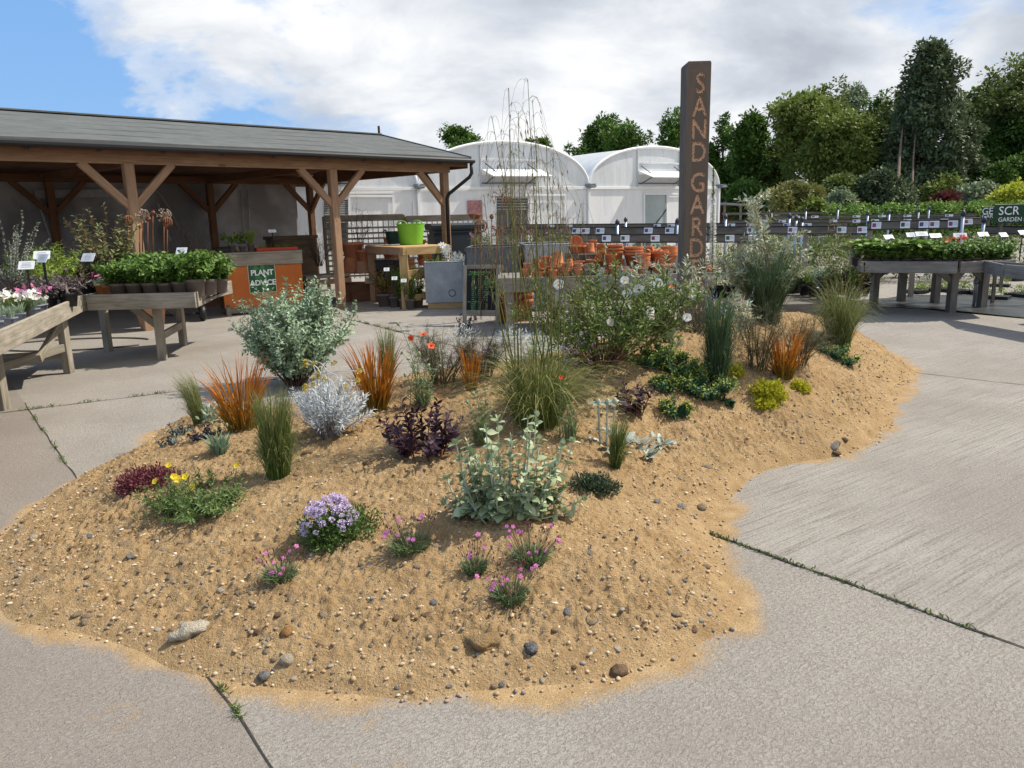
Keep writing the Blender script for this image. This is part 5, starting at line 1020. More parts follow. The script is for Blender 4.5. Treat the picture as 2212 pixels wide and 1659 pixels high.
# chalkboard
Ca, Cb = A(999, 690, 11.75), A(1078, 694, 11.6); Ca[2] = Cb[2] = 0; e = nrm(Cb-Ca); wC = np.linalg.norm(Cb-Ca); back = V3(-e[1], e[0], 0); tl = .17; upc = nrm(V3(0, 0, 1)+back*tl); nC = np.cross(e, upc)
hC = px(Ca, 128); cb_ = thing('chalkboard', 'timber framed chalkboard with green handwritten pot prices, leaning A-frame', 'chalkboard', (Ca+Cb)/2)
def CB(x, z, o=0.0): return Ca+e*x+upc*z+nC*o
mb = MB(); mb.bar(CB(.03, 0), CB(.03, hC), .06, .03, up=nC); mb.bar(CB(wC-.03, 0), CB(wC-.03, hC), .06, .03, up=nC); mb.bar(CB(.061, hC-.03), CB(wC-.061, hC-.03), .03, .06, up=upc); mb.bar(CB(.061, .18), CB(wC-.061, .18), .03, .09, up=upc); part('frame', mb, W_GREY, cb_)
mb = MB(); mb.bar(CB(.055, (hC+.18)/2, -.002), CB(wC-.055, (hC+.18)/2, -.002), .012, hC-.22, up=upc); bd_ = part('board', mb, plain('chalk_black', (.012, .014, .018), .8, .3, 4, .05), cb_)
mb = MB(); [mb.bar(V3(*(CB(x, hC-.05)-nC*.03))+0, CB(x, 0)*V3(1, 1, 0)+back*.55, .05, .03, up=nC) for x in (.04, wC-.04)]; part('rear_leg', mb, W_GREY, cb_)
CHALK = plain('chalk_green', (.20, .62, .16), .9, .1); mb = MB()
def ct_(s_, x, z, size, **kw): text_into(mb, s_, size, CB(x, z, .0065), e, upc, depth=.0006, align='LEFT', shear=.15, res=1, **kw)
ct_('Pots and Bowl Prices', .10, hC-.105, .042); ct_('Classic Heavyweight pots', .075, hC-.145, .024); mb.quad(CB(.1, hC-.128, .0065), CB(wC-.14, hC-.126, .0065), CB(wC-.14, hC-.123, .0065), CB(.1, hC-.125, .0065))
rows = ['P11 1.10', 'P13 1.50', 'P15 2.20', 'P17 2.80', 'P20 3.50', 'P21 4.10', 'P23 4.50', 'P25 5.20', 'P26 5.80', 'P31 7.20', 'P37 9.50', 'P45 12.0']
for k, r_ in enumerate(rows):
    z = hC-.18-.0315*k; a_, b_ = r_.split(); ct_(a_, .14, z, .028); ct_(b_, .245, z, .028)
    if k not in (2, 3, 7): ct_(['0.99', '1.25', '1.60', '2.40', '3.25', '3.80', '4.40', '5.10', '6.20', '7.00', '8.10', '9.20'][k], .345, z, .028); ct_('£' + str(2+k), .455, z, .026)
for s_, k in (('Round Bowls', 2), ('Half Pots', 3), ('Saucers', 7)): ct_(s_, .33, hC-.18-.0315*k, .028); z = hC-.195-.0315*k; mb.quad(CB(.33, z, .0065), CB(.47, z, .0065), CB(.47, z+.003, .0065), CB(.33, z+.003, .0065))
ct_('Classic Half Pot HP1', .07, hC-.18-.0315*12, .026)
for k in range(5): z = hC-.21-.0315*(13+k)+.03; ct_('HP' + str((13, 17, 21, 23, 26)[k]), .13, z, .027); ct_(('2.80', '3.60', '4.90', '5.50', '7.10')[k], .24, z, .027); ct_(('$15', '17', '20', '24', '30')[k].replace('$', ''), .35, z, .027)
part('handwriting', mb, CHALK, bd_)
P = G(1097, 690); P = A(1097, 692, 11.9)*V3(1, 1, 0); mb = MB(); pot_mb(.215, .42, None, .1, .72, mb=mb, c=P); single('terracotta_pot', mb, terracotta('terracotta_red', (.36, .12, .07), .4), 'large red terracotta pot standing beside the chalkboard', 'pot', P, 'terracotta pots')
P = A(1128, 705, 12.1)*V3(1, 1, 0)
for k in range(3): mb = MB(); pot_mb(.19, .34, None, .12, .72, mb=mb, c=P+V3(0, 0, .09*k), soil=False); single('terracotta_pot', mb, TC, ['lowest', 'middle', 'topmost'][k]+' of the nested terracotta pots beside the big red pot', 'pot', P+V3(0, 0, .09*k), 'terracotta pots')
for a in [('ball', 1039, 475+13, 690, 11.6, 'rusty wire ball on a long leaning rod over the chalkboard', .09), ('cup', 1026, 467, 660, 12.6, 'rust cup ornament on a rod in front of the grey bin', .10), ('pod', 1062, 469, 660, 12.4, 'small dark rust pod on a rod next to the tunnel doorway', .035), ('burst', 1084, 424, 690, 12.2, 'rust starburst ornament in front of the tunnel doorway', .16), ('burst', 1072, 497, 640, 12.2, 'second rust starburst lower down among the oat grass stems', .08)]: ornament(*a)
# ================================================================ terracotta pots in and beside the shelter
def tpot(u, vb, y, wpx, hpx, label, mat=TC, inv=False, z=None, tilt=None, rim=.2, taper=.72, n=1, group='terracotta pots', words=None, squat=1.0):
    c = A(u, vb, y); z = c[2] if z is None else z; r = px(c, wpx)/2; h = px(c, hpx)/(1+.24*(n-1))
    P = V3(c[0], c[1], z)
    for k in range(n):
        Pk = P+V3(0, 0, k*h*.24)+V3(*(RNG.normal(size=2)*.004*k), 0); mb = MB(); Mx = None; base = V3(0, 0, 0)
        if inv: Mx = np.diag([1, -1, -1.0]); base = V3(0, 0, h)
        if tilt is not None: Mx = np.array(Matrix.Rotation(tilt[0], 3, 'X') @ Matrix.Rotation(tilt[1], 3, 'Y')); base = V3(0, 0, r*.75)
        pot_mb(r*(1-.015*k), h, None, rim, taper, mb=mb, c=base, M=Mx, n=32, soil=False)
        lb = label if n == 1 else (words or ['lowest', 'second', 'third', 'fourth', 'topmost'])[k if k < n-1 else -1]+' of '+label
        single('terracotta_pot', MB2(mb, Pk), mat, lb, 'pot', Pk, group)
def MB2(mb, off): mb.v = [v+off for v in mb.v]; return mb
tpot(763, 590, 16.2, 48, 34, 'pale upturned terracotta pot under the shelter holding another pot', TCL, True); tpot(763, 556, 16.2, 50, 32, 'tall terracotta pot with price tag standing on an upturned pot', TCL, rim=.15)
tpot(787, 590, 16.0, 40, 26, 'bulbous pale terracotta pot low on the pallet under the shelter', TCP, True); tpot(788, 564, 16.0, 34, 24, 'small terracotta pot with price tag atop the bulbous one', TCL)
for u, v, w_, h_, m_, lab in ((885, 570, 26, 14, TCP, 'pale cream pot beneath the timber table top'), (885, 584, 26, 13, TCP, 'pale cream pot under the topmost cream one'), (918, 560, 36, 16, TCL, 'wide pale pot seen under the table rail'), (918, 573, 34, 14, TCL, 'wide pale pot below another under the table rail'), (846, 560, 40, 18, TCL, 'pale pot behind the black crates'), (905, 530, 34, 12, TC, 'terracotta rim showing behind the lime tub'), (838, 527, 20, 14, TCL, 'small terracotta pot behind the dark green bucket')):
    tpot(u, v, 16.4, w_, h_, lab, m_)
mb = MB(); c = A(800, 610, 16.1); mb.obox(c, (1, .1), None, 1.1, .8, .0, .34); single('pallet', mb, W_DARK, 'dark timber pallet block under the pale pots in the shelter', 'pallet', c*V3(1, 1, 0))
mb = MB(); c = A(815, 595, 15.6); mb.obox(c, (1, .1), None, .5, .05, .36, .47); single('pallet_board', mb, W_GREY, 'pale pallet end board beside the table leg', 'board', c*V3(1, 1, 0))
for k, (v, lab) in enumerate(((592, 'lower black plastic crate under the table'), (577, 'upper black plastic crate under the table'))):
    c = A(848, 592, 15.7); z = .42+.21*k; mb = MB(); mb.obox(c, (1, .05), None, .62, .4, z, z+.2); mb.obox(c, (1, .05), None, .66, .44, z+.165, z+.185); single('crate', mb, BLACK, lab, 'crate', V3(c[0], c[1], z))
mb = MB(); c = A(848, 592, 15.75); mb.obox(c, (1, .05), None, .7, .4, 0, .415); single('pallet', mb, W_DARK, 'timber pallet carrying the two black crates', 'pallet', c*V3(1, 1, 0))
TAU = GREYP
def b_acer(t, P, P0): sm, p = stems_mb(P, 20, .58, .42, .04, .005); part('stem', sm, STEMBR, t); part('foliage', leaf_on(p, 28, .09, .05, .25, 1, 1.1), leaf('leaf_acer', (.13, .12, .03), (.36, .27, .06)), t)
def b_tall(t, P, P0): sm, p = stems_mb(P, 16, .72, .24, .05, .005); part('stem', sm, STEM, t); part('foliage', leaf_on(p, 32, .085, .036, .08, 1, 1.0), GREEN, t)
def b_black(t, P, P0): sm, p = stems_mb(P, 8, 1.05, .20, .03, .005); part('stem', sm, STEMBR, t); part('foliage', leaf_on(p, 18, .05, .025, .55, 1, 1.0), PURPLE, t)
for u, v, r, h, bld, lab in ((832, 661, .15, .24, b_acer, 'orange tinged acer in a square taupe pot by the table leg'), (853, 663, .10, .2, b_black, 'spindly black-leaved shrub in a taupe pot'), (864, 662, .09, .19, b_tall, 'tall green shrub in the taupe pot behind the two front pots'), (874, 667, .095, .19, b_tall, 'tall green shrub in the taupe pot next to the spindly one'), (887, 668, .095, .19, b_tall, 'dense green shrub in the foremost taupe pot'), (904, 664, .10, .19, b_tall, 'green shrub in a taupe pot touching the zinc planter')):
    potted('potted_shrub', lab, 'shrub', u, v, 0, r, h, TAU, bld, 5)
for u, v, lab in ((835, 582, 'white price card above the acer'), (852, 601, 'white price card above the spindly shrub'), (872, 606, 'white price card among the tall green shrubs')): plant_sign(u, v, 13.7, 12, 7, lab, (1, 0), .3)
# ================================================================ terracotta display
dt = thing('pot_display_stand', 'low timber stand stacked with terracotta pots behind the white-flowered shrub', 'display stand', A(1310, 640, 11.0)*V3(1, 1, 0))
da, db = A(1075, 607, 10.7), A(1545, 603, 10.7); zb_ = da[2]+.04; da[2] = db[2] = zb_; bkd = V3(0, 1.25, 0)
mb = MB(); mb.bar(da-V3(0, 0, .10), db-V3(0, 0, .10), .05, .20); part('front_board', mb, W_OLD, dt); mb = MB(); mb.quad(da-V3(0, 0, .02), db-V3(0, 0, .02), db-V3(0, 0, .02)+bkd, da-V3(0, 0, .02)+bkd); part('top', mb, W_OLD, dt)
for k in range(4):
    p = da+(db-da)*(.05+.3*k)+V3(0, .06, 0); mb = MB(); mb.bar(p*V3(1, 1, 0), p-V3(0, 0, .2), .11, .1, up=(0, 1, 0)); part('leg', mb, W_OLD, dt)
zA = lambda v, y: A(1300, v, y)[2]
yF, yM, yT = 10.8, 11.12, 11.5
Z1 = zb_-.02; Z2 = zA(575, yM); Z3 = zA(545.5, yT)
def block(u0, u1, y, z0, z1, d, mat, name, label):
    a, q = A(u0, 550, y), A(u1, 550, y); mb = MB(); mb.bar(V3(a[0], y+d/2, (z0+z1)/2), V3(q[0], y+d/2, (z0+z1)/2), d, z1-z0, bev=.02); single(name, mb, mat, label, name.replace('_', ' '), V3((a[0]+q[0])/2, y+d/2, z0))
SLP = wood('wood_sleeper', (.07, .05, .04), (.19, .15, .12))
block(1284, 1462, yM-.14, Z1, Z2, .5, SLP, 'sleeper', 'long old sleeper carrying the middle row of pots'); block(1223, 1261, yT-.14, Z1, Z3, .3, SLP, 'sleeper', 'short cracked sleeper block carrying the tilted bowls'); block(1262, 1290, yT-.13, Z1, Z3, .3, SLP, 'sleeper', 'sleeper block next to the cracked one beneath the small pots')
block(1150, 1240, yM-.14, Z1, Z2, .25, SLP, 'sleeper', 'low sleeper beneath the upturned pots')
RK = stone_mesh('rock', stone_mat('stone_bark', (.10, .075, .06), (.24, .19, .15)), 33, .6, (1, .6, .62), 14, 9)
for x, y_, r, lab in ((800, 490, .13, 'rough barky log stump between front pots'), (905, 480, .09, 'second rough log stump behind the small stacked pots')):
    o = bpy.data.objects.new('log_stump', RK); COL.objects.link(o); c = A(1124.5+x/5.376, 585, yF+.02); o.location = Vector((c[0], c[1], Z1+r*.55)); o.scale = (r,)*3; o['label'] = lab; o['category'] = 'log stump'
def T_(x, w, h, y, z, label, **k): tpot(1124.5+x/5.376, 600, y, w/5.376, h/5.376, label, z=z, **k)
PW2 = ['lower', 'upper']; PW3 = ['lowest', 'middle', 'topmost']; PW4 = ['lowest', 'second', 'third', 'topmost']
T_(82, 100, 165, yF+.12, Z1, 'the nested pots at the near end of the stand', n=3, rim=.16, words=PW3); T_(40, 100, 110, yF, Z1, 'pot at the very near end of the front row'); T_(190, 92, 112, yM, Z2, 'the stacked small pots behind the tilted pot', n=2, words=PW2); T_(205, 160, 80, yF, Z1, 'wide bowl at the near end of the front row', rim=.25, taper=.8); T_(205, 110, 110, yF+.04, Z1+.07, 'pot lying tilted on its side in the wide front bowl', tilt=(1.0, .5))
T_(308, 118, 125, yM+.12, Z2, 'pot standing behind the large upturned one'); T_(435, 150, 180, yM-.02, Z2, 'large upturned pot standing rim down near the oat grass stems', inv=True, rim=.18, taper=.66); T_(365, 205, 125, yF+.12, Z1, 'broad deep bowl at the front below the upturned pot', rim=.14, taper=.8); T_(375, 105, 100, yF-.12, Z1, 'pot in front of the broad deep bowl'); T_(280, 60, 60, yM-.06, Z2, 'little pot wedged between the tilted pot and the upturned one')
T_(522, 124, 165, yF, Z1, 'the tall nested ribbed pots in the front row', n=5, mat=TCL); T_(574, 90, 92, yM, Z2, 'upturned small pot before the cracked sleeper', inv=True, taper=.62); T_(612, 84, 60, yM+.1, Z2, 'low pot beside the small upturned one'); T_(663, 108, 160, yF, Z1, 'the nested stack in front of the log stump', n=4, mat=TCL, words=PW4); T_(702, 105, 68, yM, Z2, 'shallow pot at the near end of the long sleeper', rim=.28)
T_(845, 172, 82, yM-.02, Z2, 'round shallow bowl holding a tipped pot', rim=.28, taper=.6); T_(880, 78, 74, yM-.04, Z2+.075, 'little pot tipped over inside the round bowl', tilt=(1.25, .3)); T_(925, 92, 172, yM+.14, Z2, 'the narrow nested stack behind the round bowl', n=3, words=PW3); T_(905, 70, 60, yF+.1, Z1, 'small pot low between the log stump and pot pair')
T_(655, 222, 88, yT, Z3, 'wide bowl on the cracked sleeper', rim=.2, taper=.6); T_(632, 140, 70, yT+.02, Z3+.075, 'bowl tipped up on edge showing its inside', tilt=(1.15, .2), rim=.25, taper=.65); T_(745, 88, 112, yT+.1, Z3, 'pot standing beside the tipped bowl'); T_(820, 96, 112, yT-.04, Z3, 'slim upturned pot on top of the sleeper block', inv=True, taper=.62); T_(845, 84, 140, yT+.16, Z3, 'the pair of tall pots behind the slim upturned pot', n=2, words=PW2); T_(922, 88, 100, yT+.02, Z3, 'the small nested pair on the top tier', n=2, words=PW2); T_(966, 60, 90, yT+.1, Z3-.02, 'small upturned pot behind the top nested pair', inv=True)
T_(1100, 198, 235, yM+.16, Z2, 'the big nested stack at the middle of the stand', n=3, rim=.14, taper=.6, words=PW3); T_(1050, 140, 142, yM-.05, Z2, 'flowerpot in front of the big stack', rim=.14); T_(1082, 120, 118, yF+.04, Z1, 'the pair of nested pots below the single flowerpot', n=2, words=PW2); T_(985, 80, 70, yF+.05, Z1, 'squat pot between the log stump and the nested pair'); T_(1230, 146, 76, yF, Z1, 'shallow broken bowl at the front', rim=.3); T_(1235, 110, 90, yF+.2, Z1, 'pale cone shaped pot behind the shallow broken bowl', inv=True, mat=TCL)
T_(1308, 232, 205, yM+.16, Z2, 'the wide deep bowls next to the big nested stack', n=3, rim=.2, taper=.66, words=PW3); T_(1180, 60, 70, yM+.1, Z2, 'small pot glimpsed between the big stack and the bowls'); T_(1422, 156, 150, yF+.1, Z1, 'the stacked pots under the leaning pile of saucer bowls', n=4, words=PW4, mat=TCL); T_(1416, 178, 140, yM-.04, Z2, 'the leaning pile of saucer bowls', n=5, rim=.35, taper=.7); T_(1500, 120, 66, yT, Z3-.02, 'small pot at the back near the sign post')
T_(1600, 222, 158, yM+.06, Z2, 'big rimmed pot filled with shards near the sign post', rim=.2, taper=.7); T_(1622, 240, 116, yF+.05, Z1, 'wide bottom bowl next to the sign post', rim=.12, taper=.7); T_(1722, 190, 190, yT, Z2, 'the stacked broad pots behind the sign post', n=4, rim=.3, words=PW4)
tpot(1530, 592, 11.0, 28, 16, 'small terracotta pot just past the sign post', rim=.25); tpot(1545, 642, 14.4, 54, 34, 'ribbed terracotta pot on the ground beyond the sign post', z=.0, rim=.2); tpot(1508, 655, 13.6, 40, 44, 'dark terracotta pot on the ground hidden behind the sign post', z=0)
sh_mb = MB(); c = A(1422, 553, yM+.06); c[2] = Z2+px(c, 24)
for k in range(24):
    o = c+V3(*(RNG.uniform(-1, 1, 2)*.10), RNG.random()*.05); sh_mb.bar(o, o+V3(*RNG.normal(size=3))*.04, .05, .012)
single('shards', sh_mb, TC, 'broken terracotta shards heaped in the big rimmed pot', 'shards', c)
# ================================================================ sales beds: rails, posts, cards, plants
PHOTO = [plain('card_photo_violet', (.10, .07, .20), .5, .5, 30, 0), plain('card_photo_green', (.06, .10, .06), .5, .6, 30, 0), plain('card_photo_rose', (.28, .07, .14), .5, .5, 30, 0)]
def rail(u0, v0, d0, u1, v1, d1, hpx, cards, posts, label, pipe=None):
    a, q = A(u0, v0, d0), A(u1, v1, d1); h = px((a+q)/2, hpx); t = thing('display_rail', label, 'rail', (a+q)/2*V3(1, 1, 0), 'timber rails over the sales beds'); e = nrm(q-a); back = V3(-e[1], e[0], 0)
    upr = nrm(V3(0, 0, 1)+back*.25); mb = MB(); mb.bar(a, q, .03, h, up=upr); part('board', mb, W_RAIL, t); nn = np.cross(e, upr)
    mb = MB(); mb.bar(a+upr*(h/2+.008), q+upr*(h/2+.008), .06, .016, up=upr); mb.bar(a-upr*(h/2+.006), q-upr*(h/2+.006), .04, .012, up=upr); part('edging', mb, BLACK, t)
    for u in cards:
        f = (u-u0)/(u1-u0); c = PL(u, v0+(v1-v0)*f, a, back)+nn*.024; w_, hh = px(c, 19 if hpx > 9 else 15)*.5, h*.5; mb = MB(); mb.bar(c-e*w_, c+e*w_, .006, h*.92, up=upr, bev=.002); cp = part('info_card', mb, CARDW, t)
        mb = MB(); o = c+nn*.0045-e*w_*.45; mb.quad(o-e*w_*.38-upr*hh*.5, o+e*w_*.38-upr*hh*.5, o+e*w_*.38+upr*hh*.6, o-e*w_*.38+upr*hh*.6); part('photo', mb, random.choice(PHOTO), cp)
        mb = MB(); o = c+nn*.0045+e*w_*.4
        for k in range(3): z = hh*(.45-.35*k); mb.quad(o-e*w_*.42+upr*z, o+e*w_*.42+upr*z, o+e*w_*.42+upr*(z+hh*.08), o-e*w_*.42+upr*(z+hh*.08))
        part('print', mb, INK, cp)
    for u in posts:
        f = (u-u0)/(u1-u0); c = PL(u, v0+(v1-v0)*f, a, back)+back*.06; mb = MB(); mb.bar(c*V3(1, 1, 0), c-upr*.02, .09, .09, up=e); part('post', mb, W_GREY, t)
    for u, vtop in (pipe or []):
        f = (u-u0)/(u1-u0); c = PL(u, v0+(v1-v0)*f, a, back)-back*.05; zt_ = PL(u, vtop, a, back)[2]; mb = MB(); mb.tube([c*V3(1, 1, 0), V3(*c[:2], zt_)], .028, 8); pp_ = part('pipe', mb, STEEL, t); mb = MB(); mb.tube([V3(*c[:2], zt_), V3(*c[:2], zt_+.05), V3(*c[:2], zt_+.10)], [.045, .045, .012], 8); part('finial', mb, plain('finial_dark', (.05, .055, .07), .5), pp_)
rail(1150, 516, 14.5, 1622, 515, 14.0, 15, [1350, 1415, 1516, 1630-4, 1580-4, 1310, 1232][:6], [1200, 1400, 1600], 'front rail with white cards just above the terracotta pots')
rail(1090, 500, 16.5, 1872, 497, 13.8, 14, [1245, 1265, 1297, 1401, 1447, 1503, 1517, 1624, 1712, 1818, 1862], [1180, 1380, 1742, 1845], 'second rail with a broken board end beside the strawberry bench', [(1335, 484), (1464, 482)])
rail(1100, 490, 19, 1830, 486, 17, 8, [1190, 1230, 1420, 1450, 1490, 1580, 1620, 1700, 1745], [1300, 1500], 'third rail with pale cards crossing behind the sign post', [(1352, 478), (1567, 472), (1704, 470), (1719, 474), (1732, 478)])
rail(1560, 480, 22, 2105, 476, 20, 7, [1650, 1690, 1800, 1850, 1890, 1960, 2040], [1600], 'fourth rail of grey boards behind the silver shrub', [(1873, 464), (1919, 461)])
rail(1872, 488, 14.2, 2075, 484, 13.6, 16, [1893, 1955, 1995, 2018, 2058], [1880, 1980], 'rail with five large white cards above the strawberry bench', [(2078, 466)])
rail(2078, 480, 15, 2130, 478, 15, 13, [2090], [], 'short rail piece beside the green bed signs')
rail(2120, 497, 13.2, 2400, 500, 12.0, 15, [], [2300], 'rail board under the large green bed sign', [(2125, 480)])
rail(1620, 470, 27, 2110, 465, 25, 5, [1720, 1760, 1850, 1905, 1960, 2050], [], 'distant thin rail in front of the ivy hedge', [(1740, 455), (1809, 452), (2005, 452), (1983, 457)])
rail(1560, 462, 34, 2120, 457, 32, 4, [1830, 1870, 1930, 1990], [], 'farthest thin rail along the foot of the trees')
def bed_sign(u0, v0, u1, v1, y, lines, label):
    a, q = A(u0, (v0+v1)/2, y), A(u1, (v0+v1)/2, y); zt_, zb2 = A(u0, v0, y)[2], A(u0, v1, y)[2]; t = thing('bed_sign', label, 'sign', (a+q)/2*V3(1, 1, 0)); z = (zt_+zb2)/2; mb = MB(); mb.bar(V3(a[0], y, z), V3(q[0], y, z), .02, zt_-zb2, bev=.003); bdp = part('board', mb, plain('bed_sign_green', (.006, .045, .022), .45, .15, 4, .02), t)
    mb = MB()
    for s_, u, v, hp in lines: c = A(u, v, y-.013); text_into(mb, s_, px(c, hp)*1.42, V3(c[0], c[1], c[2]), V3(1, 0, 0), V3(0, 0, 1), depth=.001, align='LEFT')
    part('lettering', mb, SGT, bdp)
    for x in (a[0]+.15, q[0]-.15): mb = MB(); mb.bar((x, y+.04, 0), (x, y+.04, zt_-.03), .05, .04); part('post', mb, W_RAIL, t)
bed_sign(2121, 447, 2200, 474, 14.2, [('GE', 2121, 457, 14), ('GAR', 2121, 467.5, 8.5)], 'smaller green bed sign lettered GE, half hidden'); bed_sign(2147, 442, 2420, 483, 12.6, [('SCR', 2157, 456.5, 18), ('GARDEN P', 2156, 475, 9)], 'large green bed sign lettered SCR at the frame edge')
# plants standing in the beds below the rails
def bed_plants(spec):
    for u, v, y, hpx, wpx, m, lab in spec:
        c = A(u, v, y); z0 = .22; P = V3(c[0], c[1], z0); h = px(c, hpx); r = px(c, wpx)/2; t = thing('bed_plant', lab, 'plant', P, 'potted plants in the sales beds'); part('pot', pot_mb(.11, .17, c=P), [BLACK, SOIL], t)
        top = max(h, .25); sm, p = stems_mb(P+V3(0, 0, .15), 26, top*1.1, r*1.15, .05, .004); part('stem', sm, STEMBR, t); part('foliage', leaf_on(p, 20, .08, .034, .12, 1, 1.0, shrink=.3), m, t)
sp = []
names = {0: ('dark green', GREEN), 1: ('fresh green', GREEN2), 2: ('olive', OLIVE), 3: ('bronze', BROWNL), 4: ('lime', LIME), 5: ('grey green', GREYG)}
where = ['below the front rail', 'below the second rail', 'by the white bed posts', 'beside the strawberry bench', 'behind the silver shrub']
for k, u in enumerate(range(1545, 1875, 18)):
    nm, m_ = names[(k*7+k//3) % 6]; ds_ = 11.9+1.3*random.random() if u > 1600 else 12.8; sp.append((u, 590-(k % 3)*14, ds_, random.uniform(34, 56), random.uniform(34, 50), m_, '%s leafy pot plant in the sales bed, %s from the sign post' % (nm, ORD[k])))
for k, u in enumerate(range(1120, 1540, 42)):
    nm, m_ = names[(k*5+2) % 6]; sp.append((u, 545, 15.2, random.uniform(26, 40), 44, m_, '%s leafy pot plant behind the terracotta display, %s from the zinc tanks' % (nm, ORD[k])))
bed_plants(sp)
mb = MB(); a, q = A(1540, 600, 11.6), A(1862, 605, 11.6); mb.bar(V3(a[0], 12.4, .11), V3(q[0], 12.4, .11), 1.7, .2); single('bed_bench', mb, W_RAIL, 'low dark timber staging carrying the sales bed plants', 'staging', V3((a[0]+q[0])/2, 12.4, 0))
mb = MB(); a, q = A(1100, 560, 15.2), A(1540, 560, 15.2); mb.bar(V3(a[0], 15.3, .11), V3(q[0], 15.3, .11), 1.4, .2); single('bed_bench', mb, W_RAIL, 'low timber staging behind the terracotta display', 'staging', V3((a[0]+q[0])/2, 15.3, 0))
for (u0, u1, y, lab) in ((1560, 1860, 16.5, 'low mixed greenery of the farther sales beds'), (1840, 2300, 17, 'green nursery rows beyond the strawberry bench'), (1150, 1550, 19, 'green nursery rows in front of the polytunnel'), (1600, 2200, 23, 'distant nursery rows under the thin rails')):
    lm = MB(); a, q = A(u0, 520, y)[0], A(u1, 520, y)[0]; nn_ = int((q-a)*46); C = np.stack([RNG.uniform(a, q, nn_), RNG.uniform(y-.6, y+1.2, nn_), RNG.uniform(.12, .80, nn_)], -1); puff(C, .13, 24, .10, .045, lm); o = setting('nursery_plants', lm, leaf('leaf_row', (.04, .07, .015), (.20, .26, .07)), 'stuff', lab)
UX = [(1355, 1395), ]
for u, v, y, hh, lab in ((1370, 492, 18, 30, 'dark green upright conifer pair before the white tunnel wall'), (1402, 488, 18, 22, 'smaller dark green upright shrub before the white tunnel wall'), (1556, 470, 20, 26, 'yellow green sapling near the far shelter')):
    c = A(u, v, y); P = V3(c[0], c[1], .2); sm, p = stems_mb(P, 16, c[2]+px(c, hh)*.5-.2, .25, .15, .005); t = thing('upright_shrub', lab, 'shrub', P); part('stem', sm, STEMBR, t); part('foliage', leaf_on(p, 26, .08, .02, .3, 1, .6), DKGREEN if u < 1500 else LIME, t)
# strawberry bench plants
def onr(u, o, z=zr-.11):
    f = (u-1864)/(2070-1864); p = r1+(r2-r1)*f if f < 1 else r2+(r3-r2)*(u-2070)/(2192-2070); return V3(p[0]+.04*o, p[1]+o, z)
for k, u in enumerate((1886, 1907, 1929, 1951, 1974, 1997, 2020)): make_potted('strawberry', 'strawberry in a brown square pot, front rank, %s from the near bench end' % ORD[k], 'potted plant', onr(u, .17))
for k, u in enumerate((1884, 1908, 1934, 1960, 1986, 2010)): make_potted('strawberry', 'strawberry in a brown square pot, rear rank, %s from the near bench end' % ORD[k], 'potted plant', onr(u, .52))
for k, u in enumerate((2042, 2060, 2078, 2097, 2117, 2138, 2160, 2184)): make_potted('geranium', 'geranium in a brown square pot, front rank, %s after the strawberries' % ORD[k], 'potted plant', onr(u, .17))
for k, u in enumerate((2036, 2058, 2080, 2104, 2128, 2152, 2178)): make_potted('geranium', 'geranium in a brown square pot, rear rank, %s after the strawberries' % ORD[k], 'potted plant', onr(u, .55))
CF = head_mesh('flower_head', .045, 60, .03, [CORAL])
for u, v, s_ in ((2044, 522, 1.25), (2079, 514, 1.2), (2060, 515, .7), (2070, 523, .7)):
    host = [o for o in bpy.data.objects if o.get('label', '').startswith('geranium in a brown square pot, front rank, second')][0]; c = A(u, v, G(2060, 560, .8)[1]); P0 = WLOC[host.name]
    o = bpy.data.objects.new('flower_head', CF); COL.objects.link(o); o.parent = host; Mi = Matrix.LocRotScale(host.location, host.rotation_euler, host.scale).inverted(); o.location = Mi @ Vector(c); o.scale = (s_,)*3
for u, v, a_, lab in ((1920, 512, (1, .4), 'tilted white price card at the strawberry bench end'), (1971, 507, (1, 0), 'white price card over the strawberries, lowest of its pair'), (1991, 505, (1, 0), 'wide white price card over the middle strawberries'), (2021, 509, (1, .1), 'white price card just before the coral flowers'), (2074, 508-0, (1, -.3), 'white price card with a second card crossed behind it'), (2124, 506, (1, .2), 'white price card over the dark geraniums'), (2168, 507, (1, .5), 'steeply tilted white price card under the green bed sign'), (2210, 502, (1, .4), 'white price card at the frame edge by the green bed sign')):
    plant_sign(u, v, 11.9, 26, 9, lab, a_, .42, .7)
# trays and pots on the ground beyond the bench
for k, (u, v, kd) in enumerate([(1977, 632, 'tray'), (2000, 628, 'tray'), (2040, 628, 'tray'), (2075, 632, 'tray'), (2110, 634, 'tray'), (2150, 645, 'tray'), (2160, 618, 'tray'), (2205, 640, 'tray'), (2190, 605, 'tray')]): make_potted(kd, 'black tray of small plants on the ground past the dark bench, %s along' % ORD[k], 'plant tray', G(u, v, .012))
mb = MB(); c = G(2104, 662); mb.tube([c, c+V3(0, 0, .62)], .03, 8); mb.tube([c+V3(0, 0, .36), c+V3(0, 0, .44)], .045, 8); single('standpipe', mb, STEEL, 'grey metal standpipe between the legs of the dark bench', 'pipe', c)
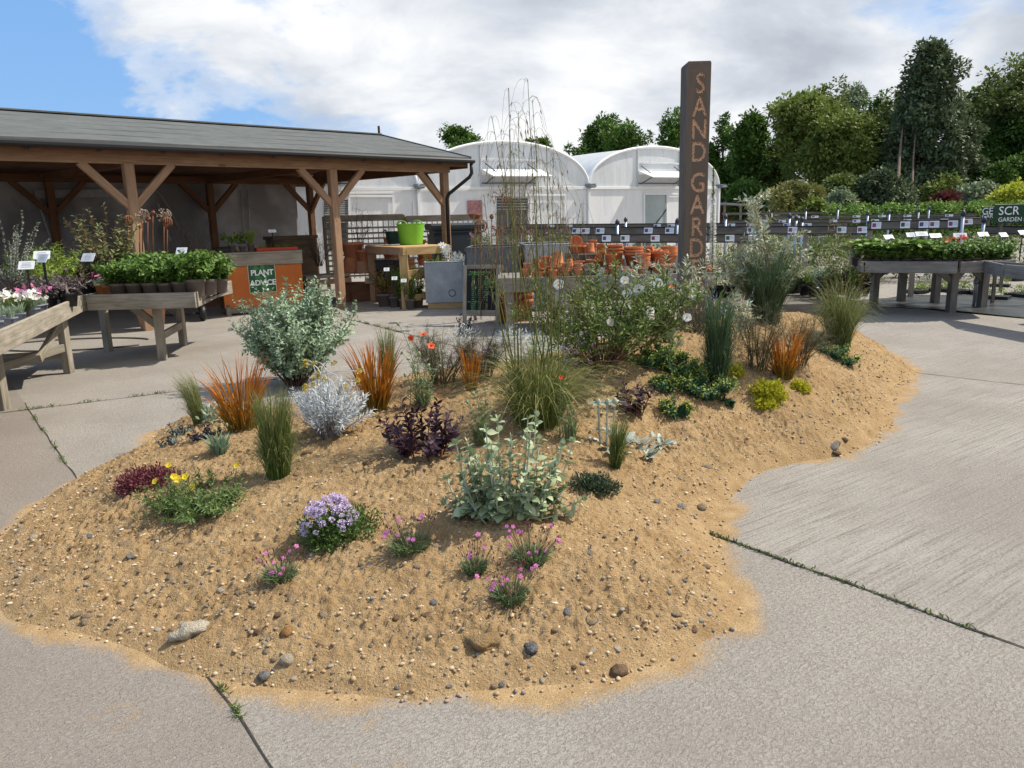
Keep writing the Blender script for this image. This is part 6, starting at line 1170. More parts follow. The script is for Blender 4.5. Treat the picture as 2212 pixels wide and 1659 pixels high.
# far open shed
s0 = A(1557, 442, 45); s1 = A(1652, 446, 45); t = thing('open_shed', 'small flat roofed open shed in front of the trees beside the polytunnel', 'shed', (s0+s1)/2*V3(1, 1, 0)); mb = MB(); mb.bar(s0+V3(0, 1, .05), s1+V3(0, 1, .0), 3.0, .12); part('roof', mb, plain('shed_roof', (.30, .28, .26), .7, .2, 2), t)
for f, o in ((.06, 0), (.42, 0), (.6, 0), (.95, 0), (.1, 2), (.9, 2)): p = s0+(s1-s0)*f+V3(0, o-.3, 0); mb = MB(); mb.bar(p*V3(1, 1, 0), p, .1, .1, up=(0, 1, 0)); part('post', mb, W_GREY, t)
mb = MB(); mb.bar(s0*V3(1, 1, 0)+V3(0, 2.4, 1), s1*V3(1, 1, 0)+V3(0, 2.4, 1), .05, 2.0); part('back_wall', mb, W_DARK, t)
# ================================================================ plants in the sand
def plant(name, label, u, v, cat='plant', group=None):
    P = M(u, v); return thing(name, label, cat, P, group), P
ORANGE = leaf('sedge_orange', (.14, .11, .015), (.30, .17, .02), .25, tip=((.38, .10, .012), (.60, .22, .02)))
TUFT = leaf('tuft_green', (.05, .095, .018), (.15, .22, .05), .25, tip=((.11, .15, .035), (.28, .29, .11))); TUFTL = leaf('tuft_light', (.09, .13, .03), (.22, .25, .08), .25, tip=((.16, .20, .07), (.34, .34, .15))); OAT = leaf('oat_leaf', (.075, .125, .022), (.23, .28, .07), .25, tip=((.17, .18, .05), (.36, .33, .14)))
STRAW = leaf('straw', (.13, .095, .045), (.34, .26, .13), .15); BLUEGR = leaf('grass_blue_green', (.035, .075, .035), (.11, .17, .08), .2)
def sedge(u, v, hpx, wpx, label, n=150, stray=None):
    t, P = plant('orange_sedge', label, u, v, group='orange sedges'); H, r = px(P, hpx), px(P, wpx)/2; mb = grass_mb(P, n, H*.95, r*.42, r*1.05, .008, 6, .6, hv=(.42, 1.12)); mb = grass_mb(P, n//2, H*.5, r*.42, r*.7, .007, 5, .6, mb=mb)
    if stray is not None: mb.blades(np.array([P]*len(stray)), np.array([P+V3(px(P, a), -.05, px(P, b)) for a, b in stray]), H*.9, .009, 8, ctrl=.5)
    part('blades', mb, ORANGE, t); return t
sedge(525, 930, 165, 140, 'orange sedge with one blade arching out, on the near shoulder of the heap', 150, [(-75, 75), (-60, 130), (-88, 150)]); sedge(812, 885, 150, 115, 'dense orange sedge behind the silver curry plant', 170); sedge(1692, 815, 112, 90, 'orange sedge behind the lime green mats', 130); sedge(1018, 845, 100, 55, 'orange sedge half hidden by bronze fennel', 60)
def tuft(u, v, hpx, wpx, label, m, n=420, r0=.3, lean=(0, 0), w=.0028, ctrl=.7, drop=.0, extra=True):
    t, P = plant('grass_tuft', label, u, v, group='fine grass tufts'); H, r = px(P, hpx), px(P, wpx)/2; mb = grass_mb(P, int(n*.7), H*.98, r*r0*1.25, r*.8, w, 6, ctrl, lean, (.30, 1.1), drop=drop); n3 = n//3
    mb = grass_mb(P, n3, H*.95, r*r0*1.1, r*1.25, w*.9, 8, .95, lean, (.45, 1.05), mb=mb, drop=.55)
    if extra: mb = grass_mb(P, n//3, H*.6, r*r0*1.2, r*1.55, w*.9, 8, .9, lean, (.4, 1.0), mb=mb, drop=1.0)
    part('blades', mb, m, t); return t
tuft(602, 1030, 195, 92, 'dense olive green grass tuft in front of the first orange sedge', TUFT, 950, .42); tuft(432, 916, 120, 50, 'wispy pale grass tuft leaning over the back edge of the sand', TUFTL, 330, .4, (-.30, -.02)); tuft(838, 815, 120, 60, 'green grass tuft standing behind the second orange sedge', TUFT, 380, .3); tuft(1330, 1015, 122, 62, 'small leaning grass tuft beside the lamb\'s ears', TUFT, 360, .22, (.10, 0)); tuft(1548, 826, 190, 78, 'tall upright green grass tuft beside the trailing spurge', BLUEGR, 800, .40, w=.003)
# giant oat grass
t, P = plant('oat_grass', 'tall giant oat grass with straw plumes above the middle of the heap', 1165, 918); H = px(P, 100)
part('blades', grass_mb(P, 620, px(P, 165), .12, px(P, 250), .0042, 8, .95, mb=grass_mb(P, 320, px(P, 200), .10, px(P, 110), .0042, 7, .8, hv=(.4, 1.05), drop=.5), hv=(.45, 1.05), drop=.95), OAT, t)
yq = P[1]; culm = []; tips = [(1062, 250), (1098, 190), (1150, 215), (1158, 300), (1120, 240), (1085, 330), (1255, 440), (1180, 290), (1212, 400), (1045, 420), (1025, 480), (1225, 520), (1140, 170), (1110, 330), (1070, 460), (1160, 480), (1195, 330), (1130, 400), (1100, 280), (1050, 500), (1240, 470), (1205, 470)]
for k, (u, v) in enumerate(tips): q = A(u, v, yq+RNG.uniform(-.25, .25)); b0 = P+V3(*RNG.normal(size=2)*.10, 0); s_ = np.linspace(0, 1, 9)[:, None]; c_ = b0+V3((q[0]-b0[0])*.65, (q[1]-b0[1])*.45, (q[2]-b0[2])*.55); culm.append((1-s_)**2*b0+2*s_*(1-s_)*c_+s_**2*q)
culm = np.array(culm); sm = MB(); sm.tubes(culm, .0046, .0014, 5); part('culm', sm, leaf('culm_green', (.09, .11, .02), (.19, .20, .05), .05), t)
pan = MB(); sp_pts = []; spd = []
for c_ in culm:
    tall = c_[-1][2]-P[2] > .7
    for f in np.linspace(.62 if tall else .8, .99, 9):
        i = f*8; k = min(int(i), 7); b0 = c_[k]*(1-(i-k))+c_[k+1]*(i-k)
        for _ in range(2):
            a = random.random()*6.283; L = random.uniform(.06, .17)*(1.2-f*.5); s_ = np.linspace(0, 1, 6)[:, None]; e_ = b0+V3(math.cos(a)*L, math.sin(a)*L*.6, -random.uniform(.02, .20)); m_ = b0+V3(math.cos(a)*L*.6, math.sin(a)*L*.4, .07); br = (1-s_)**2*b0+2*s_*(1-s_)*m_+s_**2*e_; pan.tubes(br[None], .0010, .0007, 3); sp_pts.append(e_); spd.append(V3(math.cos(a)*.25, math.sin(a)*.25, -1))
part('panicle', pan, STRAW, t); mb = MB(); n = len(sp_pts); mb.leaves(np.array(sp_pts), np.array(spd), RNG.uniform(.03, .055, n), .0075, fold=.5, N=RNG.normal(size=(n, 3))); mb.leaves(np.array(sp_pts)+V3(0, 0, -.02), np.array(spd), RNG.uniform(.05, .08, n), .0016, N=RNG.normal(size=(n, 3))); part('spikelets', mb, STRAW, t)
# second, pheasant-tail like grass on the far shoulder
t, P = plant('oat_grass', 'pale arching grass clump with green flower stems at the far edge of the sand', 1812, 748); part('blades', grass_mb(P, 800, px(P, 150), .09, px(P, 90), .0042, 7, .75, hv=(.5, 1.1), drop=.8), TUFTL, t)
yq = P[1]; cu = []; ends = [(1792, 470), (1808, 480), (1770, 560), (1832, 500), (1855, 575), (1780, 600), (1800, 560), (1822, 540), (1868, 600), (1812, 610)]
for u, v in ends: q = A(u, v, yq+RNG.uniform(-.2, .2)); b0 = P+V3(*RNG.normal(size=2)*.05, 0); s_ = np.linspace(0, 1, 8)[:, None]; c_ = b0+(q-b0)*V3(.4, .4, .6); cu.append((1-s_)**2*b0+2*s_*(1-s_)*c_+s_**2*q)
cu = np.array(cu); sm = MB(); sm.tubes(cu, .004, .0015, 4); part('culm', sm, leaf('culm_green', (.09, .11, .02), (.19, .20, .05), .05), t); mb = MB()
for c_ in cu:
    p = np.repeat(c_[-2:], 22, 0)+RNG.normal(size=(44, 3))*V3(.02, .02, .06); mb.leaves(p, RNG.normal(size=(44, 3))*.4+V3(.5, 0, .1), RNG.uniform(.04, .10, 44), .004)
part('panicle', mb, STRAW, t)
# grey bush
t, P = plant('saltbush', 'big rounded grey green shrub on the far rim of the sand before the orange counter', 640, 832, 'shrub'); H, r = px(P, 222), px(P, 120)
sm, p = stems_mb(P, 105, H*.97, r*.98, .09, .006, hv=(.55, 1.04), wig=.05, out=1.0, lean=(.07, 0)); part('stem', sm, STEMBR, t); mb = leaf_on(p, 44, .058, .031, .2, 1, .95, shrink=.15, fold=.35)
s0, tg, f = along_path(p, 9, .35, .95); d = nrm(tg*.6+RNG.normal(size=s0.shape)); sub = np.stack([s0, s0+d*.06, s0+d*.11+V3(0, 0, .03)], 1); mb = leaf_on(sub, 9, .050, .028, .2, 1, .9, mb=mb, shrink=.2); part('foliage', mb, leaf('leaf_saltbush', (.16, .255, .15), (.43, .54, .37), .12), t)
# silver curry plant
t, P = plant('curry_plant', 'silver white curry plant with yellow buttons on tall curved stalks', 712, 945); H, r = px(P, 125), px(P, 72)
sm, p = stems_mb(P, 130, H, r*1.05, .06, .003, hv=(.55, 1.05), out=1.1); part('stem', sm, leaf('stem_silver_brown', (.20, .17, .17), (.40, .37, .38), 0), t); part('foliage', leaf_on(p, 20, .05, .0055, .38, 1.0, .75, shrink=.2, whorl=2), leaf('leaf_curry', (.42, .46, .47), (.74, .78, .80), .1), t)
o, a = disk(15, r*.55); stl = []
for k in range(15): b0 = P+o[k]+V3(0, 0, H*.7); q = A(random.choice([660, 668, 678, 690, 700, 705, 722, 745, 772, 776, 735]), random.uniform(775, 850), P[1]+o[k][1]); s_ = np.linspace(0, 1, 8)[:, None]; c_ = b0+V3(0, 0, (q[2]-b0[2])*1.25); stl.append((1-s_)**2*b0+2*s_*(1-s_)*c_+s_**2*q)
sm = MB(); sm.tubes(np.array(stl), .0035, .0025, 4); part('flower_stalk', sm, leaf('leaf_curry', (.42, .46, .47), (.74, .78, .80)), t); BUT = head_mesh('flower_head', .02, 46, .012, [leaf('petal_button', (.42, .32, .04), (.62, .50, .10), 0)])
for s_ in stl: inst(BUT, 'flower_head', t, s_[-1], nrm(V3(-.3, -.3, 1)), 1.0)
# dark purple plants
def purple(u, v, hpx, wpx, n, label):
    t, P = plant('purple_plant', label, u, v); sm, p = stems_mb(P, n, px(P, hpx), px(P, wpx)/2, px(P, wpx)*.33, .005, hv=(.6, 1.05)); part('stem', sm, leaf('stem_purple', (.10, .02, .035), (.17, .05, .06), 0), t); mb = leaf_on(p, 11, .062, .026, .12, 1, .95, shrink=.3, fine=True, whorl=2); part('foliage', mb, PURPLE, t)
purple(915, 985, 120, 130, 24, 'dark purple leafy clump left of the grey woolly shrub'); purple(1370, 895, 80, 62, 9, 'small sparse dark purple plant below the white rock rose'); purple(1000, 610+110, 40, 40, 6, 'dark purple shoots at the back of the heap by the fennel')
# poppies
POP = flower_mesh('flower', 5, .034, .036, [REDP, plain('poppy_eye', (.02, .015, .015), .6)], .55, .2); BUD = MB().ball((0, 0, 0), (.009, .009, .015), 8, 6).mesh('bud', [leaf('bud_green', (.16, .22, .10), (.34, .38, .22), 0)])
def poppy(u, v, flowers, buds, label, low=(40, 60), dn=70):
    t, P = plant('poppy', label, u, v); allp = []
    for (fu, fv) in flowers+buds:
        q = A(fu, fv, P[1]+RNG.uniform(-.12, .12)); b0 = P+V3(*RNG.normal(size=2)*.03, .02); s_ = np.linspace(0, 1, 8)[:, None]; c_ = b0+(q-b0)*V3(.25, .25, .75); allp.append((1-s_)**2*b0+2*s_*(1-s_)*c_+s_**2*q)
    sm = MB(); sm.tubes(np.array(allp), .0028, .0018, 4); part('stem', sm, leaf('stem_poppy', (.16, .21, .09), (.30, .36, .18), 0), t)
    mb = leaf_on(np.array(allp), 9, .055, .014, .03, .6, .9, whorl=2); mb = grass_mb(P, dn, px(P, low[0]), .03, px(P, low[1])/2, .008, 5, .6, mb=mb); part('foliage', mb, leaf('leaf_poppy', (.11, .17, .07), (.27, .34, .17)), t)
    for k, _ in enumerate(flowers): inst(POP, 'flower', t, allp[k][-1], nrm(V3(.1, -.6, .8)+RNG.normal(size=3)*.3), random.uniform(.7, .95)*(.45 if flowers[k][1] > 790 else 1))
    for k, _ in enumerate(buds): inst(BUD, 'bud', t, allp[len(flowers)+k][-1], nrm(RNG.normal(size=3)*.4+V3(0, 0, -.7)), random.uniform(.8, 1.3))
poppy(912, 880, [(888, 730), (915, 724), (931, 748), (947, 850)], [(868, 762), (882, 775), (905, 765), (925, 790), (940, 800), (875, 810), (956, 760), (950, 790), (860, 700)], 'thin stemmed orange poppies between the second sedge and the fennel'); poppy(1040, 960, [], [(1010, 868), (1022, 850), (1030, 845), (1052, 870), (1062, 880), (1018, 890), (1048, 840), (1060, 900)], 'pale green poppy with only nodding buds behind the grey woolly shrub', (50, 50), 80)
poppy(1228, 955, [(1211, 795+20)], [(1222, 830), (1216, 850), (1236, 862), (1240, 890), (1225, 880)], 'green poppy stalks rising through the base of the oat grass', (60, 40), 60); poppy(1442, 742, [(1451, 622)], [(1458, 606), (1432, 620), (1470, 630), (1440, 650)], 'single orange poppy beside the sign post', (50, 60), 60)
# fennel
def fennel(u, v, hpx, wpx, label, n=20):
    t, P = plant('bronze_fennel', label, u, v); H, r = px(P, hpx), px(P, wpx)/2; sm, p = stems_mb(P, n, H, r, r*.4, .005, hv=(.5, 1.0)); part('stem', sm, leaf('stem_fennel', (.08, .07, .035), (.17, .15, .07), 0), t); s0, tg, f = along_path(p, 12, .25, 1)
    d = nrm(tg*.5+RNG.normal(size=s0.shape)+V3(0, 0, .3)); sub = np.stack([s0, s0+d*H*.12, s0+d*H*.22+V3(0, 0, .01)], 1); s1, t1, f1 = along_path(sub, 8, .1, 1); d1 = nrm(t1+RNG.normal(size=s1.shape)*1.1); mb = MB(); mb.tubes(sub, .0012, .0008, 3); n_ = len(s1); mb.leaves(np.repeat(s1, 3, 0), np.repeat(d1, 3, 0)+RNG.normal(size=(n_*3, 3))*.6, RNG.uniform(.03, .06, n_*3), .0014); part('foliage', mb, leaf('leaf_fennel', (.05, .043, .022), (.14, .125, .06), .2), t)
fennel(955, 830, 128, 140, 'bronze fennel haze behind the orange poppies', 26); fennel(1040, 815, 115, 110, 'darker bronze fennel beside the oat grass', 20); fennel(1640, 800, 130, 110, 'smoky bronze fennel over the third orange sedge', 20); fennel(1720, 790, 125, 110, 'grey brown fennel plumes next to the pale arching grass', 18)
# rock rose
t, P = plant('rock_rose', 'wide white-flowered rock rose shrub with dark green leaves, mid heap', 1300, 800, 'shrub'); H, r = px(P, 215), px(P, 205)
sm, p = stems_mb(P, 44, H, r*1.0, .06, .006, hv=(.55, 1.04), wig=.05, out=1.0); s0, tg, f = along_path(p, 9, .4, 1.0); d = nrm(tg*.7+RNG.normal(size=s0.shape)*.8+V3(0, 0, .25)); sub = np.stack([s0, s0+d*.07, s0+d*.13+V3(0, 0, .03)], 1); sm.tubes(sub, .0022, .0012, 3); part('stem', sm, leaf('stem_red_brown', (.075, .035, .025), (.15, .075, .05), 0), t)
mb = leaf_on(sub, 7, .052, .017, .15, 1, .85, pair=True, shrink=.1); mb = leaf_on(p, 16, .05, .017, .45, 1, .95, pair=True, mb=mb); part('foliage', mb, leaf('leaf_rockrose', (.045, .085, .018), (.19, .26, .06), .2), t)
CIS = flower_mesh('flower', 5, .047, .068, [WHITEP, YELC], .35, .2)
for u, v in ((1245, 655), (1355, 634), (1349, 606), (1403, 672), (1484, 686), (1219, 684), (1207, 615), (1421, 612), (1318, 697), (1263, 720), (1380, 640-14)): inst(CIS, 'flower', t, A(u, v, P[1]-r*.35+RNG.uniform(-.08, .05)), nrm(V3(random.uniform(-.4, .4), -1, .55)), random.uniform(.62, .85))
# phlomis
PHL = leaf('leaf_woolly', (.21, .285, .135), (.48, .54, .35), .12); t, P = plant('woolly_shrub', 'grey green woolly shrub with upright leafy spires at the front of the heap', 1088, 1128, 'shrub'); yq = P[1]; spires = [(985, 955), (1022, 985), (1075, 905), (1104, 940), (1055, 1005), (1140, 905), (1158, 900), (1145, 930), (1178, 985), (1215, 960), (1236, 955), (1062, 960), (1120, 1000), (1195, 1010), (965, 1035), (1090, 1020), (1000, 1030), (1035, 1060), (1150, 1040), (1210, 1060), (1180, 1070), (990, 1080), (1110, 1075), (1060, 1095), (1165, 1095), (1258, 1078), (960, 1085), (1235, 1105), (1025, 1108), (1130, 1110), (1195, 1000), (1050, 930), (1010, 955), (1165, 950)]+[(random.uniform(985, 1225), random.uniform(980, 1075)) for _ in range(26)]
st = []
for u, v in spires:
    q = A(u, v, yq+RNG.uniform(-.06, .20)); b0 = P+V3((q[0]-P[0])*.45, RNG.uniform(-.02, .14), 0); s_ = np.linspace(0, 1, 9)[:, None]; c_ = b0+(q-b0)*V3(.75, .7, .35); st.append((1-s_)**2*b0+2*s_*(1-s_)*c_+s_**2*q)
st = np.array(st); sm = MB(); sm.tubes(st, .0045, .003, 5); part('stem', sm, leaf('stem_woolly', (.34, .37, .28), (.52, .55, .45), 0), t); mb = MB()
for c_ in st:
    L = np.linalg.norm(c_[-1]-c_[0]); per = max(5, int(L/.034)); leaf_on(c_[None], per, .058, .044, .05, .97, 1.2, pair=True, shrink=.32, mb=mb, fine=True, curl=.2); leaf_on(c_[None], 3, .032, .028, .94, 1.0, .7, pair=True, shrink=.2, mb=mb, fine=True, curl=-.3)
o, a = disk(60, .20); bq_ = P+o*V3(1.1, .55, 0)+V3(0, .09, .05); mb.leaves(bq_, np.stack([np.cos(a), np.sin(a)*.8-.25, RNG.uniform(-.1, .6, 60)], -1), RNG.uniform(.05, .085, 60), RNG.uniform(.042, .06, 60), fine=True, curl=.3); part('foliage', mb, PHL, t)
# mats and low things
def mat(u, v, wpx, hpx, dpx, n, L, W, m, name, label, up=.5, jit=.6):
    t, P = plant(name, label, u, v); rx = px(P, wpx)/2; part('foliage', cushion_mb(P+V3(0, rx*.35, -.01), rx, max(rx*.55, px(P, dpx)), px(P, hpx), n, L, W, up=up, jit=jit, fill=.45), m, t); return t, P, rx
mat(1280, 1068, 128, 40, 40, 2600, .022, .008, leaf('leaf_thyme_dark', (.03, .055, .03), (.10, .14, .075), .1), 'creeping_thyme', 'low dark green creeping thyme mat right of the grey woolly shrub')
t, P, rx = mat(312, 1062, 165, 50, 62, 3800, .020, .009, leaf('leaf_red_stonecrop', (.09, .018, .03), (.24, .07, .085), .15), 'red_stonecrop', 'wine red stonecrop mat near the far left edge of the sand')
mat(1662, 866, 88, 42, 30, 1500, .032, .017, leaf('leaf_golden', (.30, .32, .015), (.62, .58, .05), .25), 'golden_marjoram', 'largest golden lime mat on the right shoulder of the heap'); mat(1658, 885, 62, 24, 20, 600, .030, .016, leaf('leaf_golden', (.30, .32, .015), (.62, .58, .05)), 'golden_marjoram', 'golden lime patch just in front of the largest one'); mat(1730, 846, 54, 24, 18, 500, .030, .016, leaf('leaf_golden', (.30, .32, .015), (.62, .58, .05)), 'golden_marjoram', 'small golden lime mat below the third orange sedge'); mat(1588, 812, 48, 24, 18, 450, .030, .016, leaf('leaf_golden', (.30, .32, .015), (.62, .58, .05)), 'golden_marjoram', 'small golden lime mat beside the upright grass tuft')
# flowering thyme
t, P = plant('flowering_thyme', 'rounded thyme covered in lilac flower heads at the front of the heap', 728, 1180); rx = px(P, 96); part('foliage', cushion_mb(P+V3(0, .08, -.02), rx, rx*.75, px(P, 88), 5200, .021, .009, up=.6, fill=.4), leaf('leaf_thyme', (.045, .095, .02), (.15, .24, .06), .2), t)
TH = head_mesh('flower_head', .019, 46, .0095, [leaf('petal_thyme', (.38, .25, .50), (.84, .74, .88), .2)])
for k in range(88):
    a = random.uniform(0, 6.28); q = math.sqrt(random.random())*.95; x, y = math.cos(a)*q*rx*.72-rx*.20, math.sin(a)*q*rx*.66; h = px(P, 90)*math.sqrt(max(.05, 1-q*q))*random.uniform(.9, 1.15)
    inst(TH, 'flower_head', t, P+V3(x, y+.08, h), nrm(V3(x*2, y*2-.3, .7)), random.uniform(.6, 1.05))
t, P = plant('flowering_thyme', 'lilac thyme clump in the shade behind the oat grass', 1252, 790); rx = px(P, 55); part('foliage', cushion_mb(P, rx, rx*.7, px(P, 48), 900, .022, .008), DKGREEN, t); [inst(TH, 'flower_head', t, P+V3(math.cos(a)*rx*q, math.sin(a)*rx*q*.7, px(P, 52)*math.sqrt(1.02-q*q)), (0, -.3, 1), random.uniform(.8, 1.2)) for a, q in zip(RNG.random(40)*6.28, RNG.random(40)**.5)]
t, P = plant('flowering_thyme', 'pale lilac thyme low behind the bronze fennel', 1050, 790); rx = px(P, 34); part('foliage', cushion_mb(P, rx, rx*.7, px(P, 30), 500, .022, .008), DKGREEN, t); [inst(TH, 'flower_head', t, P+V3(math.cos(a)*rx*q, math.sin(a)*rx*q*.7, px(P, 34)*math.sqrt(1.02-q*q)), (0, -.3, 1), random.uniform(.8, 1.2)) for a, q in zip(RNG.random(22)*6.28, RNG.random(22)**.5)]
# pinks
MAG = leaf('petal_magenta', (.66, .16, .46), (.82, .34, .62), .3); PK = flower_mesh('flower', 5, .0105, .0098, [MAG, MAG], .45, .35, True); BUDP = MB().ball((0, 0, 0), (.0026, .0026, .007), 6, 5).mesh('bud', [leaf('bud_maroon', (.10, .015, .03), (.20, .05, .06), 0)])
def pinks(u, v, wpx, hpx, fl, nb, label):
    t, P = plant('pinks', label, u, v, group='pink dianthus cushions'); rx = px(P, wpx)/2; m2 = grass_mb(P+V3(0, rx*.3, 0), 420, px(P, hpx), rx*.7, rx*1.05, .0042, 4, .7, hv=(.5, 1.0)); part('foliage', m2, leaf('leaf_pinks', (.08, .14, .055), (.26, .32, .16), .2), t); st = []
    for fu, fv in fl+[(u+random.uniform(-1, 1)*wpx*.85, v-hpx*random.uniform(1.1, 2.3)) for _ in range(nb)]:
        q = A(fu, fv, P[1]+random.uniform(-.3, .8)*rx); b0 = P+V3((q[0]-P[0])*.35, rx*.3, .01); s_ = np.linspace(0, 1, 5)[:, None]; st.append(b0+(q-b0)*s_+V3(0, 0, .02)*s_*(1-s_))
    sm = MB(); sm.tubes(np.array(st), .0012, .001, 3); part('stem', sm, leaf('stem_pinks', (.16, .13, .07), (.28, .22, .14), 0), t)
    for k, c_ in enumerate(st):
        if k < len(fl): inst(PK, 'flower', t, c_[-1], nrm(V3(random.uniform(-.5, .5), -.7, .8)), random.uniform(.8, 1.15))
        else: inst(BUDP, 'bud', t, c_[-1], nrm(V3(random.uniform(-.4, .4), 0, 1)), random.uniform(.8, 1.2))
pinks(603, 1258, 66, 34, [(560, 1210), (572, 1222), (592, 1215), (584, 1238), (590, 1236), (606, 1240), (612, 1228), (626, 1190), (640, 1180), (612, 1206), (575, 1195)], 26, 'pink dianthus cushion nearest the left front, below the flowering thyme'); pinks(884, 1196, 82, 40, [(830, 1160), (838, 1150), (832, 1152), (858, 1157), (882, 1164), (893, 1166), (862, 1123), (908, 1120), (912, 1113)], 34, 'pink dianthus cushion touching the right side of the flowering thyme')
pinks(1027, 1240, 52, 34, [(1014, 1203), (1017, 1196), (1046, 1183), (1033, 1155)], 26, 'smallest pink dianthus cushion, left of its trio'); pinks(1148, 1222, 74, 42, [(1100, 1147), (1120, 1148), (1095, 1137), (1108, 1138), (1190, 1135), (1205, 1165), (1102, 1160), (1143, 1195), (1152, 1205), (1160, 1192), (1178, 1190), (1208, 1170), (1100, 1180), (1128, 1150)], 34, 'pink dianthus cushion directly below the grey woolly shrub'); pinks(1102, 1305, 72, 44, [(1062, 1272), (1068, 1260), (1087, 1248), (1096, 1252), (1124, 1245), (1150, 1228), (1158, 1222), (1052, 1250), (1085, 1262), (1030, 1245), (1125, 1230)], 34, 'foremost pink dianthus cushion on the front slope')
# yellow sun rose
t, P = plant('sun_rose', 'yellow flowered sun rose sprawling beside the wine red stonecrop', 418, 1120); rx = px(P, 100); sm, p = stems_mb(P+V3(0, .1, 0), 110, px(P, 84), rx*1.0, rx*.5, .0022, hv=(.35, 1.0), out=.9); part('stem', sm, STEM, t); part('foliage', leaf_on(p, 12, .052, .015, .08, 1, .9, pair=True), leaf('leaf_sunrose', (.07, .12, .035), (.20, .28, .09), .2), t)
YF = flower_mesh('flower', 5, .022, .025, [YELP, YELC], .6, .2); fs = []
for u, v in ((336, 1040), (384, 1036), (401, 1030), (417, 1052), (365, 1005), (512, 1006), (376, 1030)):
    q = A(u, v, P[1]+.02); inst(YF, 'flower', t, q, nrm(V3(random.uniform(-.5, .5), -.8, .7)), random.uniform(.75, 1.0)); b0 = P+V3((q[0]-P[0])*.7, .06, 0); fs.append(np.stack([b0, b0*.5+q*.5+V3(0, 0, .02), q]))
sm = MB(); sm.tubes(np.array(fs), .0018, .0015, 3); part('flower_stalk', sm, STEM, t)
# horned poppy like glaucous plant, succulents
t, P = plant('glaucous_poppy', 'small glaucous tuft with nodding buds left of the olive grass tuft', 475, 982); part('foliage', grass_mb(P, 150, px(P, 48), .03, px(P, 34), .010, 5, .65), leaf('leaf_glaucous', (.13, .22, .15), (.30, .41, .28)), t); st = []
for u, v in ((458, 915), (490, 918), (478, 925), (466, 930)): q = A(u, v, P[1]); s_ = np.linspace(0, 1, 6)[:, None]; st.append(P+(q-P)*s_)
sm = MB(); sm.tubes(np.array(st), .002, .0015, 3); part('stem', sm, STEM, t); [inst(BUD, 'bud', t, c_[-1], (0, 0, -1), .9) for c_ in st]
def sedum(u, v, wpx, hpx, n, m, label):
    t, P = plant('stonecrop', label, u, v); sm, p = stems_mb(P, n, px(P, hpx), px(P, wpx)/2, px(P, wpx)*.3, .005, out=1.0); part('stem', sm, STEMBR, t); part('foliage', leaf_on(p, 7, .034, .026, .2, 1, 1.0, whorl=2, fine=True, fold=.1), m, t)
BLG = leaf('leaf_blue_stonecrop', (.06, .085, .085), (.18, .23, .22), .05); sedum(385, 945, 44, 34, 10, BLG, 'upright blue grey stonecrop at the back left rim'); sedum(362, 966, 50, 22, 9, BLG, 'lower blue grey stonecrop rosette at the back left rim'); sedum(443, 948, 60, 30, 12, leaf('leaf_dark_stonecrop', (.03, .025, .035), (.10, .085, .10), .05), 'nearly black stonecrop left of the first orange sedge')
t, P = plant('sea_holly', 'pale blue green low spray behind the first orange sedge', 475, 905); part('foliage', cushion_mb(P, .14, .1, .10, 200, .05, .02), GREYG, t)
# lamb's ears
LAMB = leaf('leaf_lambs_ear', (.28, .34, .29), (.52, .57, .51), .1); t, P = plant('lambs_ear', "lamb's ear with three felted silver flower spikes", 1308, 962); st = []
for u, v in ((1292, 872), (1312, 872), (1328, 870)): q = A(u, v, P[1]); s_ = np.linspace(0, 1, 7)[:, None]; st.append(P+V3((q[0]-P[0])*.8, 0, 0)*(1-s_)+(q-P)*s_+P*0+(P-P)); st[-1] = (P+V3((q[0]-P[0])*.7, 0, 0))*(1-s_)+q*s_
st = np.array(st); sm = MB(); sm.tubes(st, .007, .006, 6); part('stem', sm, LAMB, t); mb = leaf_on(st, 4, .06, .022, .3, .98, 1.2, pair=True, fine=True); tp_ = st[:, -1]; 
for k in range(6): a = k/6*6.283; mb.leaves(tp_, np.array([[math.cos(a), math.sin(a), .25]]*3), .068, .022, fine=True, curl=.25)
o, a = disk(26, .12); mb.leaves(P+o, np.stack([np.cos(a), np.sin(a), RNG.uniform(.2, 1, 26)], -1), .11, .042, fine=True, curl=.3); part('foliage', mb, LAMB, t); [inst(MB().ball((0, 0, 0), (.016, .016, .022), 8, 6).mesh('flower_head', [LAMB]), 'flower_head', t, q+V3(0, 0, .01)) for q in tp_]
for u, v, n, r, lab in ((1385, 962, 22, .10, "lamb's ear rosette beside the felted spikes, uppermost of three"), (1392, 985, 20, .10, "lamb's ear rosette nearest the leaning grass tuft"), (1425, 962, 26, .12, "lamb's ear rosette farthest from the felted spikes")):
    t, P = plant('lambs_ear', lab, u, v); o, a = disk(n, r*.4); mb = MB(); mb.leaves(P+o, np.stack([np.cos(a), np.sin(a), RNG.uniform(.25, 1.5, n)], -1), RNG.uniform(.06, .10, n), .028, fine=True, curl=.3); part('foliage', mb, LAMB, t)
